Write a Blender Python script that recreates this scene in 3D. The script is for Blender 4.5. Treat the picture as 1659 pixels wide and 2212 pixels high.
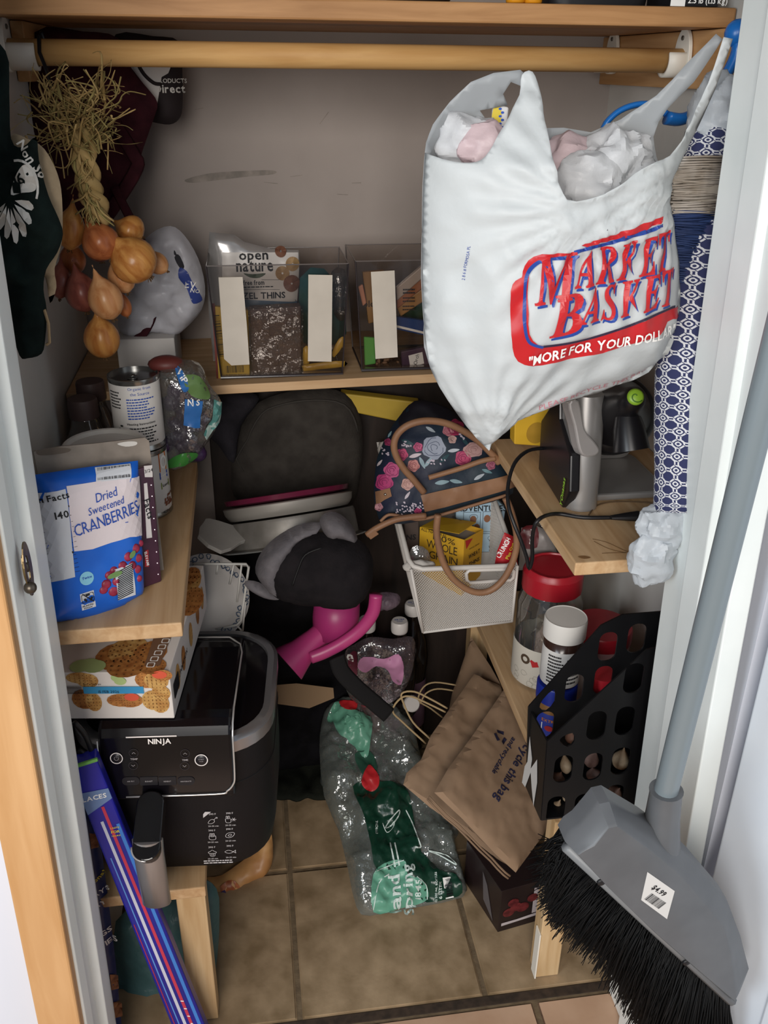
import bpy, bmesh, math, random
import numpy as np
from mathutils import Vector as V, Matrix as M, noise
from mathutils.geometry import delaunay_2d_cdt
random.seed(11)
D = bpy.data
SC = bpy.context.scene
COL = SC.collection
for o in list(D.objects): D.objects.remove(o, do_unlink=True)

# ------------------------------------------------------------------ camera
F, CX, CY, HC = 1950.0, 829.5, 1106.0, 1.55
_y = V((510 - CX, CY - 140, F)).normalized()
_z = V((1, -0.012, 0)).cross(_y).normalized()
if _z.y < 0: _z = -_z
_x = -(_y.cross(_z))
RIGHT, UP, FWD = V((_x.x, _y.x, _z.x)), V((_x.y, _y.y, _z.y)), V((_x.z, _y.z, _z.z))
CAMP = V((0, 0, HC))
cd = D.cameras.new('camera')
cd.sensor_fit = 'VERTICAL'; cd.sensor_height = 24.0; cd.lens = F / 2212 * 24.0
cd.clip_start = 0.05; cd.clip_end = 50
cam = D.objects.new('camera', cd); COL.objects.link(cam)
m = M.Identity(4)
for i in range(3):
    m[i][0], m[i][1], m[i][2], m[i][3] = RIGHT[i], UP[i], -FWD[i], CAMP[i]
cam.matrix_world = m
SC.camera = cam

# ------------------------------------------------------------------ light
w = D.worlds.new('room_light'); SC.world = w; w.use_nodes = True
w.node_tree.nodes['Background'].inputs[0].default_value = (0.80, 0.87, 1.0, 1)
w.node_tree.nodes['Background'].inputs[1].default_value = 0.20
def area(name, loc, target, sx, sy, power, col):
    l = D.lights.new(name, 'AREA'); l.shape = 'RECTANGLE'; l.size = sx; l.size_y = sy; l.energy = power; l.color = col
    o = D.objects.new(name, l); COL.objects.link(o); o.location = loc
    o.rotation_euler = (V(target) - V(loc)).to_track_quat('-Z', 'Y').to_euler()
    return o
area('window_daylight', (-0.62, -1.9, 1.95), (0.2, 1.3, 1.05), 1.4, 1.3, 72, (1.0, 0.95, 0.89))
area('side_window_daylight', (-1.9, -0.75, 1.55), (0.6, 0.9, 0.9), 0.9, 1.2, 30, (0.86, 0.94, 1.0))
try:
    SC.cycles.max_bounces = 7; SC.cycles.caustics_reflective = False; SC.cycles.caustics_refractive = False
except Exception: pass
vs = SC.view_settings
vs.view_transform = 'Standard'; vs.look = 'None'; vs.exposure = 0.30; vs.gamma = 1.0; vs.use_curve_mapping = False

# ------------------------------------------------------------------ projection helpers
def ray(x, y): return (RIGHT * (x - CX) + UP * (CY - y) + FWD * F) / F
def onX(x, y, X): d = ray(x, y); return CAMP + d * (X / d.x)
def onY(x, y, Y): d = ray(x, y); return CAMP + d * (Y / d.y)
def onZ(x, y, Z): d = ray(x, y); return CAMP + d * ((Z - HC) / d.z)

class Pl:
    """a plane in the place: origin, across, up, and a normal that points out of the thing"""
    def __init__(s, o, u, w):
        s.o = V(o); s.u = V(u).normalized(); s.n = s.u.cross(V(w)).normalized(); s.w = s.n.cross(s.u)
        if s.n.dot(CAMP - s.o) < 0: s.n = -s.n; s.u = -s.u
    def ang(s, a, b_): p, q = s.uv(*a), s.uv(*b_); return math.degrees(math.atan2(q[1]-p[1], q[0]-p[0]))
    def uv(s, x, y):
        d = ray(x, y); h = 0.0; k = getattr(s, 'skin', None)
        for i in range(5 if k else 1):
            p = CAMP + d * ((s.o + s.n*h - CAMP).dot(s.n) / d.dot(s.n)) - s.o; r = (p.dot(s.u), p.dot(s.w))
            if k: h = k(*r)
        return r
    def P(s, pts): return [s.uv(*p) for p in pts]
    def pt(s, u, v, d=0.0): return s.o + s.u * u + s.w * v + s.n * d
    def px(s, x, y, d=0.0): return s.pt(*s.uv(x, y), d)
    def mat(s, u=0, v=0, d=0): 
        k = s.u.cross(s.w); o = s.pt(u, v, d)
        return M(((s.u.x, s.w.x, k.x, o.x), (s.u.y, s.w.y, k.y, o.y), (s.u.z, s.w.z, k.z, o.z), (0, 0, 0, 1)))
def upright(p, yaw=0, lean=0):
    """plane through p, standing; yaw turns it about the vertical, lean tips its top away from the room"""
    a = math.radians(yaw); b = math.radians(lean)
    u = V((math.cos(a), math.sin(a), 0)); bk = V((-math.sin(a), math.cos(a), 0))
    return Pl(p, u, V((0, 0, math.cos(b))) + bk * math.sin(b))
def through(a, b, c): return Pl(a, V(b) - V(a), V(c) - V(a))

# ------------------------------------------------------------------ materials
def lin(c):
    if isinstance(c, str):
        c = c.lstrip('#'); c = [int(c[i:i+2], 16) / 255 for i in (0, 2, 4)]
    return tuple(((x / 12.92) if x <= .04045 else ((x + .055) / 1.055) ** 2.4) for x in c) + (1,)
MATS = {}
def mat(name, c, rough=.6, metal=0.0, c2=None, ns=8, nst=None, bump=0, bs=40, spec=.4, coat=0, lo=.35, hi=.65, det=4, sheen=0):
    if name in MATS: return MATS[name]
    mt = D.materials.new(name); mt.use_nodes = True; nt = mt.node_tree; N = nt.nodes; L = nt.links
    b = N['Principled BSDF']; b.inputs['Base Color'].default_value = lin(c); b.inputs['Roughness'].default_value = rough
    b.inputs['Metallic'].default_value = metal; b.inputs['Specular IOR Level'].default_value = spec
    b.inputs['Coat Weight'].default_value = coat; b.inputs['Sheen Weight'].default_value = sheen
    if c2 or bump:
        tc = N.new('ShaderNodeTexCoord'); mp = N.new('ShaderNodeMapping'); L.new(tc.outputs['Object'], mp.inputs[0])
        if nst: mp.inputs['Scale'].default_value = nst
    if c2:
        n = N.new('ShaderNodeTexNoise'); n.inputs['Scale'].default_value = ns; n.inputs['Detail'].default_value = det
        L.new(mp.outputs[0], n.inputs[0]); r = N.new('ShaderNodeValToRGB')
        r.color_ramp.elements[0].position = lo; r.color_ramp.elements[1].position = hi
        r.color_ramp.elements[0].color = lin(c); r.color_ramp.elements[1].color = lin(c2)
        L.new(n.outputs[0], r.inputs[0]); L.new(r.outputs[0], b.inputs['Base Color'])
    if bump:
        n2 = N.new('ShaderNodeTexNoise'); n2.inputs['Scale'].default_value = bs; n2.inputs['Detail'].default_value = 5
        L.new(mp.outputs[0], n2.inputs[0]); bp = N.new('ShaderNodeBump'); bp.inputs['Strength'].default_value = bump; bp.inputs['Distance'].default_value = .004
        L.new(n2.outputs[0], bp.inputs['Height']); L.new(bp.outputs[0], b.inputs['Normal'])
    MATS[name] = mt; return mt
def clear(name, tint='#ffffff', gloss=.12, rough=.08, cloud=0.0, cc='#dddddd', crinkle=0, cs=60):
    """thin clear plastic: mostly lets the light through, glints by its angle, may be a little cloudy"""
    if name in MATS: return MATS[name]
    mt = D.materials.new(name); mt.use_nodes = True; nt = mt.node_tree; N = nt.nodes; L = nt.links
    N.remove(N['Principled BSDF']); out = N['Material Output']
    tr = N.new('ShaderNodeBsdfTransparent'); tr.inputs[0].default_value = lin(tint)
    gl = N.new('ShaderNodeBsdfGlossy'); gl.inputs['Roughness'].default_value = rough
    lw = N.new('ShaderNodeLayerWeight'); lw.inputs[0].default_value = .35
    ma = N.new('ShaderNodeMath'); ma.operation = 'MULTIPLY_ADD'; ma.inputs[1].default_value = .6; ma.inputs[2].default_value = gloss; ma.use_clamp = True
    L.new(lw.outputs['Facing'], ma.inputs[0]); mx = N.new('ShaderNodeMixShader'); L.new(ma.outputs[0], mx.inputs[0])
    L.new(tr.outputs[0], mx.inputs[1]); L.new(gl.outputs[0], mx.inputs[2]); last = mx
    if crinkle:
        n = N.new('ShaderNodeTexNoise'); n.inputs['Scale'].default_value = cs; n.inputs['Detail'].default_value = 3
        tc = N.new('ShaderNodeTexCoord'); L.new(tc.outputs['Object'], n.inputs[0])
        bp = N.new('ShaderNodeBump'); bp.inputs['Strength'].default_value = crinkle; bp.inputs['Distance'].default_value = .01
        L.new(n.outputs[0], bp.inputs['Height']); L.new(bp.outputs[0], gl.inputs['Normal']); L.new(bp.outputs[0], lw.inputs['Normal'])
    if cloud:
        df = N.new('ShaderNodeBsdfDiffuse'); df.inputs[0].default_value = lin(cc); m2 = N.new('ShaderNodeMixShader'); m2.inputs[0].default_value = cloud
        L.new(last.outputs[0], m2.inputs[1]); L.new(df.outputs[0], m2.inputs[2]); last = m2
    L.new(last.outputs[0], out.inputs[0]); MATS[name] = mt; return mt
def film(name, c, transl=.4, rough=.35, see=0.0, bump=.0, bs=30, c2=None):
    """thin carrier-bag plastic: diffuse, lets light glow through, soft sheen, maybe partly see-through"""
    if name in MATS: return MATS[name]
    mt = D.materials.new(name); mt.use_nodes = True; nt = mt.node_tree; N = nt.nodes; L = nt.links
    b = N['Principled BSDF']; out = N['Material Output']
    b.inputs['Base Color'].default_value = lin(c); b.inputs['Roughness'].default_value = rough; b.inputs['Specular IOR Level'].default_value = .4
    t = N.new('ShaderNodeBsdfTranslucent'); t.inputs[0].default_value = lin(c)
    mx = N.new('ShaderNodeMixShader'); mx.inputs[0].default_value = transl
    L.new(b.outputs[0], mx.inputs[1]); L.new(t.outputs[0], mx.inputs[2]); last = mx
    if bump:
        n = N.new('ShaderNodeTexNoise'); n.inputs['Scale'].default_value = bs; n.inputs['Detail'].default_value = 5
        tc = N.new('ShaderNodeTexCoord'); L.new(tc.outputs['Object'], n.inputs[0])
        bp = N.new('ShaderNodeBump'); bp.inputs['Strength'].default_value = bump; bp.inputs['Distance'].default_value = .01
        L.new(n.outputs[0], bp.inputs['Height']); L.new(bp.outputs[0], b.inputs['Normal'])
    if see:
        tr = N.new('ShaderNodeBsdfTransparent'); m2 = N.new('ShaderNodeMixShader'); m2.inputs[0].default_value = see
        L.new(last.outputs[0], m2.inputs[1]); L.new(tr.outputs[0], m2.inputs[2]); last = m2
    L.new(last.outputs[0], out.inputs[0]); MATS[name] = mt; return mt
def wood(name, c, c2, st=(1, 1, 1), sc=14, rough=.55, bump=.15):
    if name in MATS: return MATS[name]
    mt = D.materials.new(name); mt.use_nodes = True; nt = mt.node_tree; N = nt.nodes; L = nt.links
    b = N['Principled BSDF']; b.inputs['Roughness'].default_value = rough; b.inputs['Specular IOR Level'].default_value = .3
    tc = N.new('ShaderNodeTexCoord'); mp = N.new('ShaderNodeMapping'); mp.inputs['Scale'].default_value = st; L.new(tc.outputs['Object'], mp.inputs[0])
    n = N.new('ShaderNodeTexNoise'); n.inputs['Scale'].default_value = sc; n.inputs['Detail'].default_value = 7; n.inputs['Distortion'].default_value = .6
    L.new(mp.outputs[0], n.inputs[0]); r = N.new('ShaderNodeValToRGB'); e = r.color_ramp.elements
    e[0].position = .32; e[1].position = .68; e[0].color = lin(c2); e[1].color = lin(c)
    L.new(n.outputs[0], r.inputs[0]); L.new(r.outputs[0], b.inputs['Base Color'])
    bp = N.new('ShaderNodeBump'); bp.inputs['Strength'].default_value = bump; bp.inputs['Distance'].default_value = .002
    L.new(n.outputs[0], bp.inputs['Height']); L.new(bp.outputs[0], b.inputs['Normal'])
    MATS[name] = mt; return mt

# ------------------------------------------------------------------ objects
WM = {}
def _world(o): return WM.get(o.name, M.Identity(4))
def link(name, me, mt, parent=None, smooth=False, kind=None, label=None):
    o = D.objects.new(name, me); COL.objects.link(o)
    if mt is not None and not me.materials:
        for k in (mt if isinstance(mt, (list, tuple)) else [mt]): me.materials.append(k)
    if smooth:
        for p in me.polygons: p.use_smooth = True
    if parent is not None:
        o.parent = parent; o.matrix_parent_inverse = _world(parent).inverted()
    if kind: o['kind'] = kind
    if label: o['label'] = label
    return o
def tag(o, label, cat, group=None, kind=None):
    o['label'] = label; o['category'] = cat
    if group: o['group'] = group
    if kind: o['kind'] = kind
    return o
def thing(name, label, cat, loc=(0, 0, 0), group=None):
    o = D.objects.new(name, None); COL.objects.link(o); o.location = V(loc); o.empty_display_size = .05
    WM[o.name] = M.Translation(V(loc)); return tag(o, label, cat, group)

class B:
    """collects shapes into one mesh"""
    def __init__(s): s.v = []; s.f = []; s.mi = []; s.cur = 0
    def add(s, vs, fs):
        k = len(s.v); s.v += [tuple(p) for p in vs]; s.f += [tuple(i + k for i in f) for f in fs]; s.mi += [s.cur] * len(fs); return s
    def box(s, c, size, mt=None):
        x, y, z = [a / 2 for a in size]; vs = [V((sx*x, sy*y, sz*z)) for sz in (-1, 1) for sy in (-1, 1) for sx in (-1, 1)]
        mt = mt or M.Identity(3); vs = [mt.to_3x3() @ p + V(c) for p in vs]
        return s.add(vs, [(0, 2, 3, 1), (4, 5, 7, 6), (0, 1, 5, 4), (2, 6, 7, 3), (0, 4, 6, 2), (1, 3, 7, 5)])
    def b2(s, x0, x1, y0, y1, z0, z1): return s.box(((x0+x1)/2, (y0+y1)/2, (z0+z1)/2), (x1-x0, y1-y0, z1-z0))
    def hexa(s, p): # 8 points: bottom 4 round, top 4 round
        return s.add(p, [(3, 2, 1, 0), (4, 5, 6, 7), (0, 1, 5, 4), (1, 2, 6, 5), (2, 3, 7, 6), (3, 0, 4, 7)])
    def tube(s, pts, r, seg=8, closed=False, flat=1.0, up=None):
        pts = [V(p) for p in pts]; n = len(pts); rs = r if isinstance(r, (list, tuple)) else [r] * n
        ups = V(up) if up else V((0.13, 0.21, 1)).normalized(); vs = []; fs = []; prev = None
        for i in range(n):
            t = (pts[(i+1) % n] - pts[i-1]) if closed else (pts[min(i+1, n-1)] - pts[max(i-1, 0)])
            t = t.normalized() if t.length > 1e-9 else V((0, 0, 1))
            a = (prev if prev is not None and not up else ups); a = a - t * a.dot(t)
            if a.length < 1e-4: a = V((1, 0, 0)) - t * t.x
            a.normalize(); b = t.cross(a); prev = a
            for k in range(seg):
                th = 2 * math.pi * k / seg; vs.append(pts[i] + a * (rs[i] * flat * math.cos(th)) + b * (rs[i] * math.sin(th)))
        m_ = n if closed else n - 1
        for i in range(m_):
            for k in range(seg):
                j = (i + 1) % n; fs.append((i*seg+k, i*seg+(k+1) % seg, j*seg+(k+1) % seg, j*seg+k))
        if not closed: fs += [tuple(range(seg))[::-1], tuple((n-1)*seg+k for k in range(seg))]
        return s.add(vs, fs)
    def lathe(s, prof, seg=24, mt=None, cap=True):
        mt = mt or M.Identity(4); vs = []; fs = []; n = len(prof)
        for r, z in prof:
            for k in range(seg):
                a = 2 * math.pi * k / seg; vs.append(mt @ V((r * math.cos(a), r * math.sin(a), z)))
        for i in range(n - 1):
            for k in range(seg): fs.append((i*seg+k, i*seg+(k+1) % seg, (i+1)*seg+(k+1) % seg, (i+1)*seg+k))
        if cap: fs += [tuple(range(seg))[::-1], tuple((n-1)*seg+k for k in range(seg))]
        return s.add(vs, fs)
    def ball(s, c, r, seg=12, rings=8, mt=None, amp=0, sc=20, ridge=False):
        r = (r, r, r) if not isinstance(r, (tuple, list)) else r; vs = []; fs = []; mt = (mt or M.Identity(3)).to_3x3(); c = V(c)
        for i in range(rings + 1):
            ph = math.pi * i / rings
            for k in range(seg):
                th = 2 * math.pi * k / seg; d = V((math.sin(ph)*math.cos(th), math.sin(ph)*math.sin(th), math.cos(ph))); f = 1.0
                if amp:
                    q = V((d.x*r[0], d.y*r[1], d.z*r[2])) * sc + c * sc
                    f += amp * ((1 - 2*abs(noise.noise(q))) + .5*(1 - 2*abs(noise.noise(q*2.1))) - .7 if ridge else noise.noise(q) + .5*noise.noise(q*2.1))
                vs.append(mt @ V((d.x*r[0]*f, d.y*r[1]*f, d.z*r[2]*f)) + c)
        for i in range(rings):
            for k in range(seg): fs.append((i*seg+k, (i+1)*seg+k, (i+1)*seg+(k+1) % seg, i*seg+(k+1) % seg))
        return s.add(vs, fs)
    def sheet(s, fn, nu, nv, closeu=False):
        vs = [fn(i / nu, j / nv) for j in range(nv + 1) for i in range(nu + (0 if closeu else 1))]; w_ = nu if closeu else nu + 1
        fs = [(j*w_+i, j*w_+(i+1) % w_, (j+1)*w_+(i+1) % w_, (j+1)*w_+i) for j in range(nv) for i in range(nu)]
        return s.add(vs, fs)
    def prism(s, pl, poly, d0, d1):
        """flat outline on a plane given a thickness"""
        n = len(poly); a = sum(poly[i][0]*poly[(i+1) % n][1] - poly[(i+1) % n][0]*poly[i][1] for i in range(n))
        if a < 0: poly = poly[::-1]
        vs = [pl.pt(u, v, d0) for u, v in poly] + [pl.pt(u, v, d1) for u, v in poly]
        return s.add(vs, [tuple(range(n))[::-1], tuple(range(n, 2*n))] + [(i, (i+1) % n, n+(i+1) % n, n+i) for i in range(n)])
    def flat(s, pl, poly, d=.0004, fn=None):
        return s.add([pl.pt(u, v, d + (fn(u, v) if fn else 0)) for u, v in poly], [tuple(range(len(poly)))])
    def mesh(s, name):
        me = D.meshes.new(name); me.from_pydata(s.v, [], s.f); me.update()
        bm = bmesh.new(); bm.from_mesh(me); bmesh.ops.recalc_face_normals(bm, faces=bm.faces); bm.to_mesh(me); bm.free()
        if any(s.mi):
            for p, k in zip(me.polygons, s.mi): p.material_index = k
        return me
    def done(s, name, mt, parent=None, smooth=False, bevel=0, bseg=2, subd=0, solid=0, kind=None, label=None, auto=None):
        o = link(name, s.mesh(name), mt, parent, smooth, kind, label)
        if solid: k = o.modifiers.new('thick', 'SOLIDIFY'); k.thickness = solid; k.offset = 0
        if bevel: k = o.modifiers.new('bevel', 'BEVEL'); k.width = bevel; k.segments = bseg; k.limit_method = 'ANGLE'; k.angle_limit = math.radians(50)
        if subd: k = o.modifiers.new('subd', 'SUBSURF'); k.levels = subd; k.render_levels = subd
        if auto is not None:
            for p in o.data.polygons: p.use_smooth = True
            try: o.data.set_sharp_from_angle(angle=math.radians(auto))
            except Exception: pass
        return o

def bulge(line, T, R, closed=False, flatp=.5, amp=0, sc=20, seed=0, dirs=(1, 1)):
    """depth that grows away from a sealed edge and then carries creases"""
    A = np.array(line if not closed else list(line) + [line[0]], float); P0 = A[:-1]; DV = A[1:] - A[:-1]; LL = np.maximum((DV**2).sum(1), 1e-12)
    def fn(u, v):
        q0 = np.array((u, v)) - P0; t_ = np.clip((q0*DV).sum(1)/LL, 0, 1); d = math.sqrt(((q0 - DV*t_[:, None])**2).sum(1).min()); k = min(d / R, 1)
        z = T * math.sqrt(max(0, 1 - (1-k)**2)) ** (2*flatp)
        if amp:
            q = V((u*sc*dirs[0], v*sc*dirs[1], seed*3.7))
            z += amp * (noise.noise(q) + .6*(.5-abs(noise.noise(q*2.3))) + .3*noise.noise(q*4.7)) * min(1, d/(R*.25))
        return z
    return fn
def smoothpoly(pts, n=4, closed=True):
    """Catmull-Rom through the points"""
    out = []; N_ = len(pts)
    for i in range(N_ if closed else N_-1):
        g = (lambda j: pts[j % N_]) if closed else (lambda j: pts[max(0, min(N_-1, j))])
        p0, p1, p2, p3 = [V(g(i+k)) for k in (-1, 0, 1, 2)]
        for k in range(n):
            t = k / n; q = .5*((2*p1) + (p2-p0)*t + (2*p0-5*p1+4*p2-p3)*t*t + (3*p1-p0-3*p2+p3)*t**3)
            out.append(tuple(q))
    if not closed: out.append(tuple(pts[-1]))
    return out
def fillpts(poly, h):
    """triangles that fill an outline with evenly spread points"""
    pp = []
    n = len(poly)
    for i in range(n):
        a, b = poly[i], poly[(i+1) % n]; k = max(1, int(math.hypot(b[0]-a[0], b[1]-a[1]) / h))
        pp += [(a[0]+(b[0]-a[0])*j/k, a[1]+(b[1]-a[1])*j/k) for j in range(k)]
    nb = len(pp); x0 = min(p[0] for p in pp); x1 = max(p[0] for p in pp); y0 = min(p[1] for p in pp); y1 = max(p[1] for p in pp)
    inner = []; y = y0; row = 0; PA = np.array(pp)
    while y < y1:
        x = x0 + (h/2 if row % 2 else 0)
        xs = []
        for i in range(nb):
            a, b = pp[i], pp[(i+1) % nb]
            if (a[1] > y) != (b[1] > y): xs.append(a[0] + (y-a[1])*(b[0]-a[0])/(b[1]-a[1]))
        xs.sort()
        while x < x1:
            if sum(1 for q in xs if q < x) % 2:
                if ((PA - (x, y))**2).sum(1).min() > (.45*h)**2: inner.append((x, y))
            x += h
        y += h * .866; row += 1
    allp = [V(p) for p in pp + inner]
    r = delaunay_2d_cdt(allp, [(i, (i+1) % nb) for i in range(nb)], [list(range(nb))], 1, 1e-6)
    return [tuple(p) for p in r[0]], [tuple(f) for f in r[2]]
def inflate(b, pl, poly, fn, back=None, h=.01):
    """skin over an outline, pushed out by fn, and by back on the far side"""
    vs, fs = fillpts(poly, h)
    b.add([pl.pt(u, v, fn(u, v)) for u, v in vs], fs)
    if back: b.add([pl.pt(u, v, -back(u, v)) for u, v in vs], [f[::-1] for f in fs])
    return b
def pillow(pl, poly, T, R, amp=0, sc=20, seed=0, Tb=None, h=.01, flatp=.5, ampb=None):
    b = B(); f1 = bulge(poly, T, R, True, flatp, amp, sc, seed); f2 = bulge(poly, T if Tb is None else Tb, R, True, flatp, amp if ampb is None else ampb, sc, seed+5)
    inflate(b, pl, poly, f1, f2, h); b.fn = f1; b.pl = pl
    return b

# ------------------------------------------------------------------ print
def fancy(s, base):
    o = ''
    for c in s:
        if base == 'bi': o += chr(0x1D468+ord(c)-65) if 'A' <= c <= 'Z' else chr(0x1D482+ord(c)-97) if 'a' <= c <= 'z' else c
        else: o += c
    return o
_TX = {}
_AL = {}
def alphabet(base):
    """every character of one lettering style, set once: {char: (verts, faces, width, left)}"""
    if base in _AL: return _AL[base]
    ch = [chr(c) for c in range(33, 127)]; ch = list('MARKETBSWHOLGINU') if base == 'bi' else ch
    cu = D.curves.new('type', 'FONT'); cu.body = '\n'.join(fancy(c, base) for c in ch); cu.offset = {'sb': .022, 'bi': .007}.get(base, 0); cu.space_line = 3.0; cu.resolution_u = 2; cu.fill_mode = 'FRONT'
    ob = D.objects.new('type', cu); COL.objects.link(ob); bpy.context.view_layer.update()
    me = D.meshes.new_from_object(ob.evaluated_get(bpy.context.evaluated_depsgraph_get()))
    par = list(range(len(me.vertices)))
    out = {c: ([], []) for c in ch}; idx = {}
    for p in me.polygons:
        ym = sum(me.vertices[i].co.y for i in p.vertices)/len(p.vertices); r = int(round((-ym + .3)/3.0)); r = max(0, min(len(ch)-1, r)); vs, fs = out[ch[r]]; f = []
        for i in p.vertices:
            if i not in idx: idx[i] = len(vs); co = me.vertices[i].co; vs.append((co.x, co.y + r*3.0))
            f.append(idx[i])
        fs.append(tuple(f))
    D.objects.remove(ob, do_unlink=True); D.curves.remove(cu); D.meshes.remove(me)
    res = {}
    for c, (vs, fs) in out.items():
        if vs: x0 = min(v[0] for v in vs); x1 = max(v[0] for v in vs); res[c] = ([(x-x0, y) for x, y in vs], fs, x1-x0)
    _AL[base] = res; return res
def glyphs(s, base, off, shear, space):
    k = (s, base, shear, space)
    if k not in _TX:
        A = alphabet(base); P_ = alphabet(''); x = 0; vs = []; fs = []
        for c in s:
            g = A.get(c) or P_.get(c)
            if c == ' ' or not g: x += .28*space; continue
            n = len(vs); vs += [(x + a + shear*b_, b_) for a, b_ in g[0]]; fs += [tuple(i+n for i in f) for f in g[1]]; x += g[2] + .075*space
        if vs:
            x0 = min(v[0] for v in vs); x1 = max(v[0] for v in vs); y0 = min(v[1] for v in vs); y1 = max(v[1] for v in vs)
            vs = [(v[0]-(x0+x1)/2, v[1]-(y0+y1)/2) for v in vs]; dim = (max(x1-x0, 1e-6), max(y1-y0, 1e-6))
        else: dim = (1, 1)
        _TX[k] = (vs, fs, dim)
    return _TX[k]
def text(b, pl, s, c, w=None, hgt=None, ang=0, base='', off=0.0, shear=0.0, space=1.0, d=.0005, fn=None, cut=0, warp=None):
    """lettering centred at c (on-plane metres), fitted to width w and/or height hgt"""
    vs, fs, dim = glyphs(s, base, off, shear, space)
    if not vs: return b
    sx = (w / dim[0]) if w else (hgt / dim[1]); sy = (hgt / dim[1]) if hgt else sx
    ca, sa = math.cos(math.radians(ang)), math.sin(math.radians(ang))
    q = [(x*sx, y*sy) for x, y in vs]
    if cut:
        bm = bmesh.new(); bv = [bm.verts.new((x, y, 0)) for x, y in q]
        for f in fs:
            try: bm.faces.new([bv[i] for i in f])
            except ValueError: pass
        W_ = dim[0]*sx/2; x = -W_ + cut
        while x < W_:
            g = bm.verts[:] + bm.edges[:] + bm.faces[:]; bmesh.ops.bisect_plane(bm, geom=g, plane_co=(x, 0, 0), plane_no=(1, 0, 0)); x += cut
        Hh = dim[1]*sy/2; y = -Hh + cut
        while y < Hh:
            g = bm.verts[:] + bm.edges[:] + bm.faces[:]; bmesh.ops.bisect_plane(bm, geom=g, plane_co=(0, y, 0), plane_no=(0, 1, 0)); y += cut
        bm.verts.index_update(); q = [(v.co.x, v.co.y) for v in bm.verts]; fs = [tuple(v.index for v in f.verts) for f in bm.faces]; bm.free()
    if warp: q = [warp(x, y) for x, y in q]
    q = [(c[0] + x*ca - y*sa, c[1] + x*sa + y*ca) for x, y in q]
    return b.add([pl.pt(u, v, d + (fn(u, v) if fn else 0)) for u, v in q], fs)
def bars(b, pl, c, w, hgt, n=18, d=.0005, ang=0, fn=None, seed=1):
    """a bar code"""
    rn = random.Random(seed); ca, sa = math.cos(math.radians(ang)), math.sin(math.radians(ang)); x = -w/2; st = w / n
    while x < w/2 - st*.3:
        bw = st * rn.choice((.3, .45, .7)); q = [(x, -hgt/2), (x+bw, -hgt/2), (x+bw, hgt/2), (x, hgt/2)]
        b.flat(pl, [(c[0]+a*ca-e*sa, c[1]+a*sa+e*ca) for a, e in q], d, fn); x += st
    return b
def rect(c, w, hgt, ang=0):
    ca, sa = math.cos(math.radians(ang)), math.sin(math.radians(ang))
    return [(c[0]+a*ca-e*sa, c[1]+a*sa+e*ca) for a, e in ((-w/2, -hgt/2), (w/2, -hgt/2), (w/2, hgt/2), (-w/2, hgt/2))]
def oval(c, rx, ry=None, n=20, ang=0):
    ry = ry or rx; ca, sa = math.cos(math.radians(ang)), math.sin(math.radians(ang))
    return [(c[0]+rx*math.cos(t)*ca-ry*math.sin(t)*sa, c[1]+rx*math.cos(t)*sa+ry*math.sin(t)*ca) for t in [2*math.pi*i/n for i in range(n)]]
def rrect(x0, y0, x1, y1, r, n=4):
    o = []
    for cx, cy, a0 in ((x1-r, y0+r, -90), (x1-r, y1-r, 0), (x0+r, y1-r, 90), (x0+r, y0+r, 180)):
        o += [(cx+r*math.cos(math.radians(a0+90*i/n)), cy+r*math.sin(math.radians(a0+90*i/n))) for i in range(n+1)]
    return o
def ring(b, pl, outer, inner, d=.0006, fn=None):
    n = len(outer); z = lambda u, v: d + (fn(u, v) if fn else 0)
    return b.add([pl.pt(u, v, z(u, v)) for u, v in outer] + [pl.pt(u, v, z(u, v)) for u, v in inner], [(i, (i+1) % n, n+(i+1) % n, n+i) for i in range(n)])
def cutfill(b, pl, poly, d, fn, h=.01):
    """a printed area that follows a curved skin"""
    vs, fs = fillpts(poly, h); return b.add([pl.pt(u, v, d + fn(u, v)) for u, v in vs], fs)
def stroke(b, pl, pts, wd, d=.0006, fn=None, closed=False):
    """a printed line"""
    n = len(pts); L_ = []; R_ = []
    for i in range(n):
        a = V(pts[i-1] if (i or closed) else pts[0]); c = V(pts[(i+1) % n] if (i < n-1 or closed) else pts[-1]); t = c - a
        t = t.normalized() if t.length > 1e-9 else V((1, 0)); nn = V((-t.y, t.x)) * wd/2; p = V(pts[i]); L_.append(p+nn); R_.append(p-nn)
    z = lambda q: pl.pt(q.x, q.y, d + (fn(q.x, q.y) if fn else 0)); m_ = n if closed else n-1
    return b.add([z(q) for q in L_] + [z(q) for q in R_], [(i, (i+1) % n, n+(i+1) % n, n+i) for i in range(m_)])
def scribble(b, pl, x0, x1, y0, y1, rows, d=.0005, fn=None, seed=3, thick=.45, word=.12):
    """rows of print too small to read"""
    rn = random.Random(seed); st = (y1-y0)/rows
    for i in range(rows):
        x = x0; y = y1 - st*(i+.5); end = x0 + (x1-x0)*rn.uniform(.7, 1)
        while x < end:
            ww = (x1-x0)*word*rn.uniform(.4, 1.2); b.flat(pl, rect((min(x+ww/2, x1), y), min(ww, x1-x), st*thick), d, fn); x += ww + (x1-x0)*.02
    return b
INK = lambda: mat('black_ink', '#15151a', .6)
WHITE = lambda: mat('white_ink', '#f4f2ee', .6)
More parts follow.
